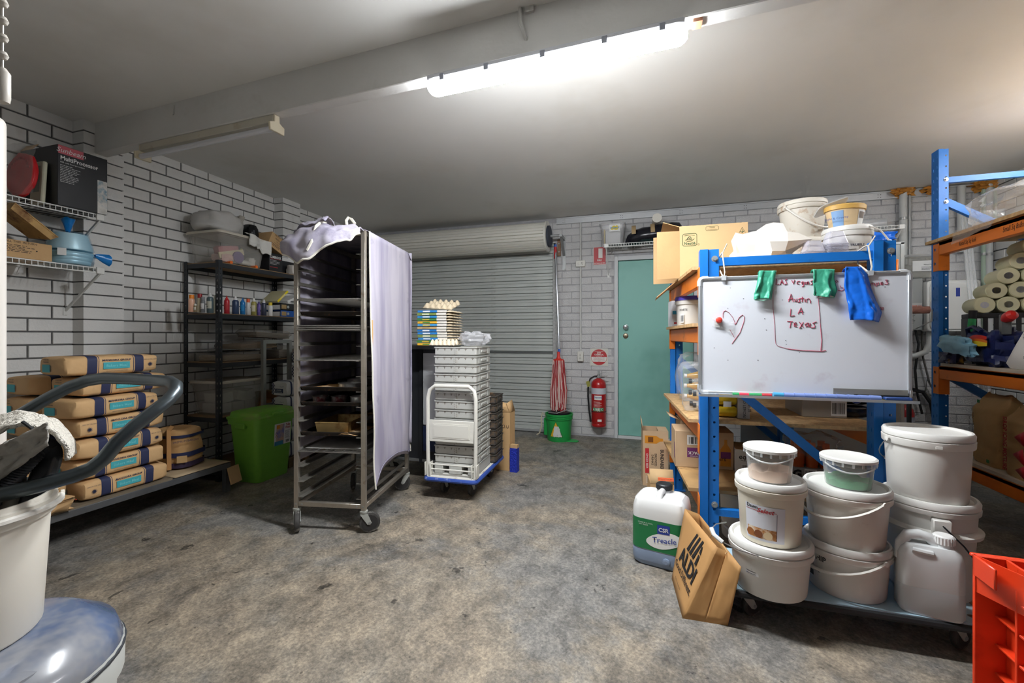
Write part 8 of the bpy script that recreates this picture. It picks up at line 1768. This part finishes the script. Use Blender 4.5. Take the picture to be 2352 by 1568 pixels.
# ================================================================== foreground left
t = thing('upright_fridge', 'tall cream-white refrigerator with rounded edge at the left', 'fridge', (-2.33, .10, 0)); fw = mat('fridge_cream', (226, 220, 212), .35)
obj('cabinet', G().box(0, .60, 0, .62, .05, 1.79), fw, t, bev=.02, segs=4); dr = obj('door', G().box(.60, .655, 0, .635, .08, 1.80), fw, t, bev=.022, segs=5); obj('door_seal', G().box(.598, .606, .01, .62, .09, 1.79), mat('seal_grey', (150, 146, 140), .6), t); obj('foot_base', G().box(.03, .57, .03, .59, 0, .05), INK, t)
t = thing('pull_chain', 'white bead pull chain hanging from the ceiling', 'chain', D(5, 240, .62)); zt_ = ceil_z(.37) - t.location.z
g = G(); k = 0; wb_ = mat('bead_white', (222, 216, 206), .35)
while .07 + k * .0248 < zt_: g.lathe([(0, -.0068), (.0048, -.0048), (.0068, 0), (.0048, .0048), (0, .0068)], 10, M=Matrix.Translation((0, 0, .07 + k * .0248))); k += 1
b_ = obj('beads', g, wb_, t); b_['kind'] = 'stuff'; obj('cord', G().cyl((0, 0, .05), (0, 0, zt_), .0016, n=6), wb_, t); obj('weight', G().lathe([(0, 0), (.0075, .003), (.0085, .01), (.0085, .045), (.004, .052), (0, .053)], 16), wb_, t)
# wet and dry vacuum with tube handle
VC = Vector((-1.345, .545, 0))
vc = thing('wet_vacuum', 'wet and dry vacuum with blue lid and bent steel handle', 'vacuum', VC)
vg = mat('vacuum_grey', (186, 188, 184), .45, dirt=(160, 150, 130), ds=7., dth=.68); vb = mat('vacuum_blue_lid', (84, 98, 126), .22, var=.3, vs=6., dirt=(138, 140, 146), ds=5., dth=.5, coat=.4)
obj('tank', G().lathe([(0, .06), (.19, .06), (.205, .09), (.215, .40), (.228, .41), (.23, .47), (.222, .49)], 40), vg, vc); obj('lid', G().lathe([(.222, .468), (.226, .48), (.214, .515), (.17, .548), (.15, .556), (0, .558)], 40), vb, vc)
obj('lid_bulge', G().lathe([(.07, .50), (.062, .535), (.03, .552), (0, .554)], 24, c=(.13, -.03), sy=1.4), vb, vc); obj('trim_ring', G().tube([(.226 * math.cos(2 * math.pi * i / 36), .226 * math.sin(2 * math.pi * i / 36), .47) for i in range(36)], .006, 6, closed=True), mat('trim_dark', (50, 54, 60), .5), vc)
for a in (30, 150, 270): castor(vc, .15 * math.cos(R(a)), .15 * math.sin(R(a)), R(a), .028, .07, .02)
hpts = [(-70, 1148, .88), (0, 1136, .90), (100, 1112, .93), (170, 1092, .955), (210, 1076, .97), (240, 1052, .985), (270, 1015, 1.0), (310, 978, 1.03), (350, 947, 1.06), (385, 920, 1.09), (403, 900, 1.115), (404, 885, 1.14), (390, 876, 1.165), (350, 873, 1.185), (300, 870, 1.20), (240, 868, 1.21), (200, 874, 1.21), (160, 888, 1.20), (110, 914, 1.185), (60, 944, 1.17), (-20, 990, 1.11), (-50, 1050, 1.06)]
obj('tube_handle', G().tube([D(*q) - VC for q in hpts], .0158, 14), mat('handle_gunmetal', (86, 94, 98), .32, .75, var=.06), vc, smooth=60)
obj('handle_upright', G().tube([D(*hpts[0]) - VC, Vector((.02, -.15, .885)), Vector((0, -.225, .85)), Vector((-.02, -.25, .76)), Vector((-.02, -.245, .46))], .0158, 12).tube([D(*hpts[-1]) - VC, Vector((-.21, .16, .82)), Vector((-.16, .15, .48))], .0158, 12), mat('handle_gunmetal', (0, 0, 0)), vc, smooth=60)
# white bucket standing on it with hose, towel and bits
bw = bucket('vacuum_bucket', 'cream-white bucket standing on the vacuum lid', VC + Vector((-.045, -.03, .5595)), .152, .292, .137, m=mat('bucket_bone', (226, 220, 208), .42, dirt=(200, 180, 150), ds=7., dth=.68), lid=False, handle=('plastic', -.005), ha=R(250), collar=.045)
B0 = VC + Vector((-.045, -.03, .5595 + .012))
hosem = mat('hose_black', (44, 46, 52), .45); hz = [(-60, 1190, .93), (0, 1118, .94), (40, 1075, .95), (80, 1035, .965), (104, 1030, .99), (112, 1050, 1.01), (100, 1090, 1.02), (70, 1140, 1.01)]
def smooth_pts(P, n): 
    P = [Vector(p) for p in P]; out = []
    for i in range(len(P) - 1):
        p0, p1, p2, p3 = P[max(0, i - 1)], P[i], P[i + 1], P[min(len(P) - 1, i + 2)]
        for k in range(n):
            t_ = k / n; out.append(.5 * ((2 * p1) + (p2 - p0) * t_ + (2 * p0 - 5 * p1 + 4 * p2 - p3) * t_ ** 2 + (3 * p1 - p0 - 3 * p2 + p3) * t_ ** 3))
    return out + [P[-1]]
hp2 = smooth_pts([D(*q) for q in hz], 16); tag(obj('vacuum_hose', G().tube(hp2, .02, 12, rr=[.0235 if i % 2 else .0205 for i in range(len(hp2))]), hosem, smooth=30), 'black corrugated vacuum hose coiled in the white bucket', 'hose')
def towel(u, v):
    row = [(-60, 985), (0, 955), (50, 945), (100, 955), (140, 975), (168, 1010), (172, 1040)]
    f = u * 6; i = min(5, int(f)); k = f - i; x = row[i][0] * (1 - k) + row[i + 1][0] * k; y = row[i][1] * (1 - k) + row[i + 1][1] * k
    d = .93 + .16 * v; p = D(x - 18 * (1 - v) * u, y + 38 * (1 - v) * (1 - u * .6), d); return p + Vector((0, 0, .008 * nz(u * 9, v * 6)))
tag(obj('towel', G().sheet(towel, 40, 18), mat('towel_white', (222, 216, 204), .95, bump=1.2, bs=150.), sol=.008, smooth=60), 'white terry towel draped over the vacuum hose', 'towel')
tag(obj('grey_rag', G().sheet(lambda u, v: D(-40 + 150 * u, 1040 - 70 * u + 90 * v * (1 - .4 * u), .90 + .02 * v + .012 * nz(u * 5, v * 5)), 24, 14), mat('rag_grey', (178, 174, 166), .9, bump=.6, bs=60.), sol=.004, smooth=60), 'grey-white cloth hanging under the terry towel', 'cloth')
tag(obj('black_strap', G().tube([D(*q) for q in ((52, 968, .925), (95, 1000, .93), (112, 1030, .945), (128, 1024, .97))], .0035, 6), mat('rubber_black', (0, 0, 0))), 'thin black cord over the grey cloth', 'cord')
for i, (px, py, d, dims, rgb, lb) in enumerate(((30, 1180, .95, (.06, .03, .16), (30, 44, 60), 'dark blue plastic part standing in the white bucket'), (75, 1170, .98, (.05, .03, .17), (206, 202, 192), 'pale plastic part standing in the white bucket'), (95, 1150, 1.0, (.035, .04, .2), (28, 30, 34), 'black nozzle standing in the white bucket'))):
    p = Vector(((-1.33, .50, 0), (-1.36, .575, 0), (-1.318, .592, 0))[i]); tag(obj('vacuum_part', G().loft([rr_ring(dims[0] * k, dims[1] * k, .008, z) for k, z in ((.8, 0), (1, .02), (1, dims[2] * .7), (.6, dims[2]))]), mat('vpart_%d' % i, rgb, .4), loc=(p.x - .03 * i * 0, p.y, B0.z + .15 + .02 * i), rot=(R(-12), R(10 * i - 8), R(20 * i))), lb, 'vacuum part')
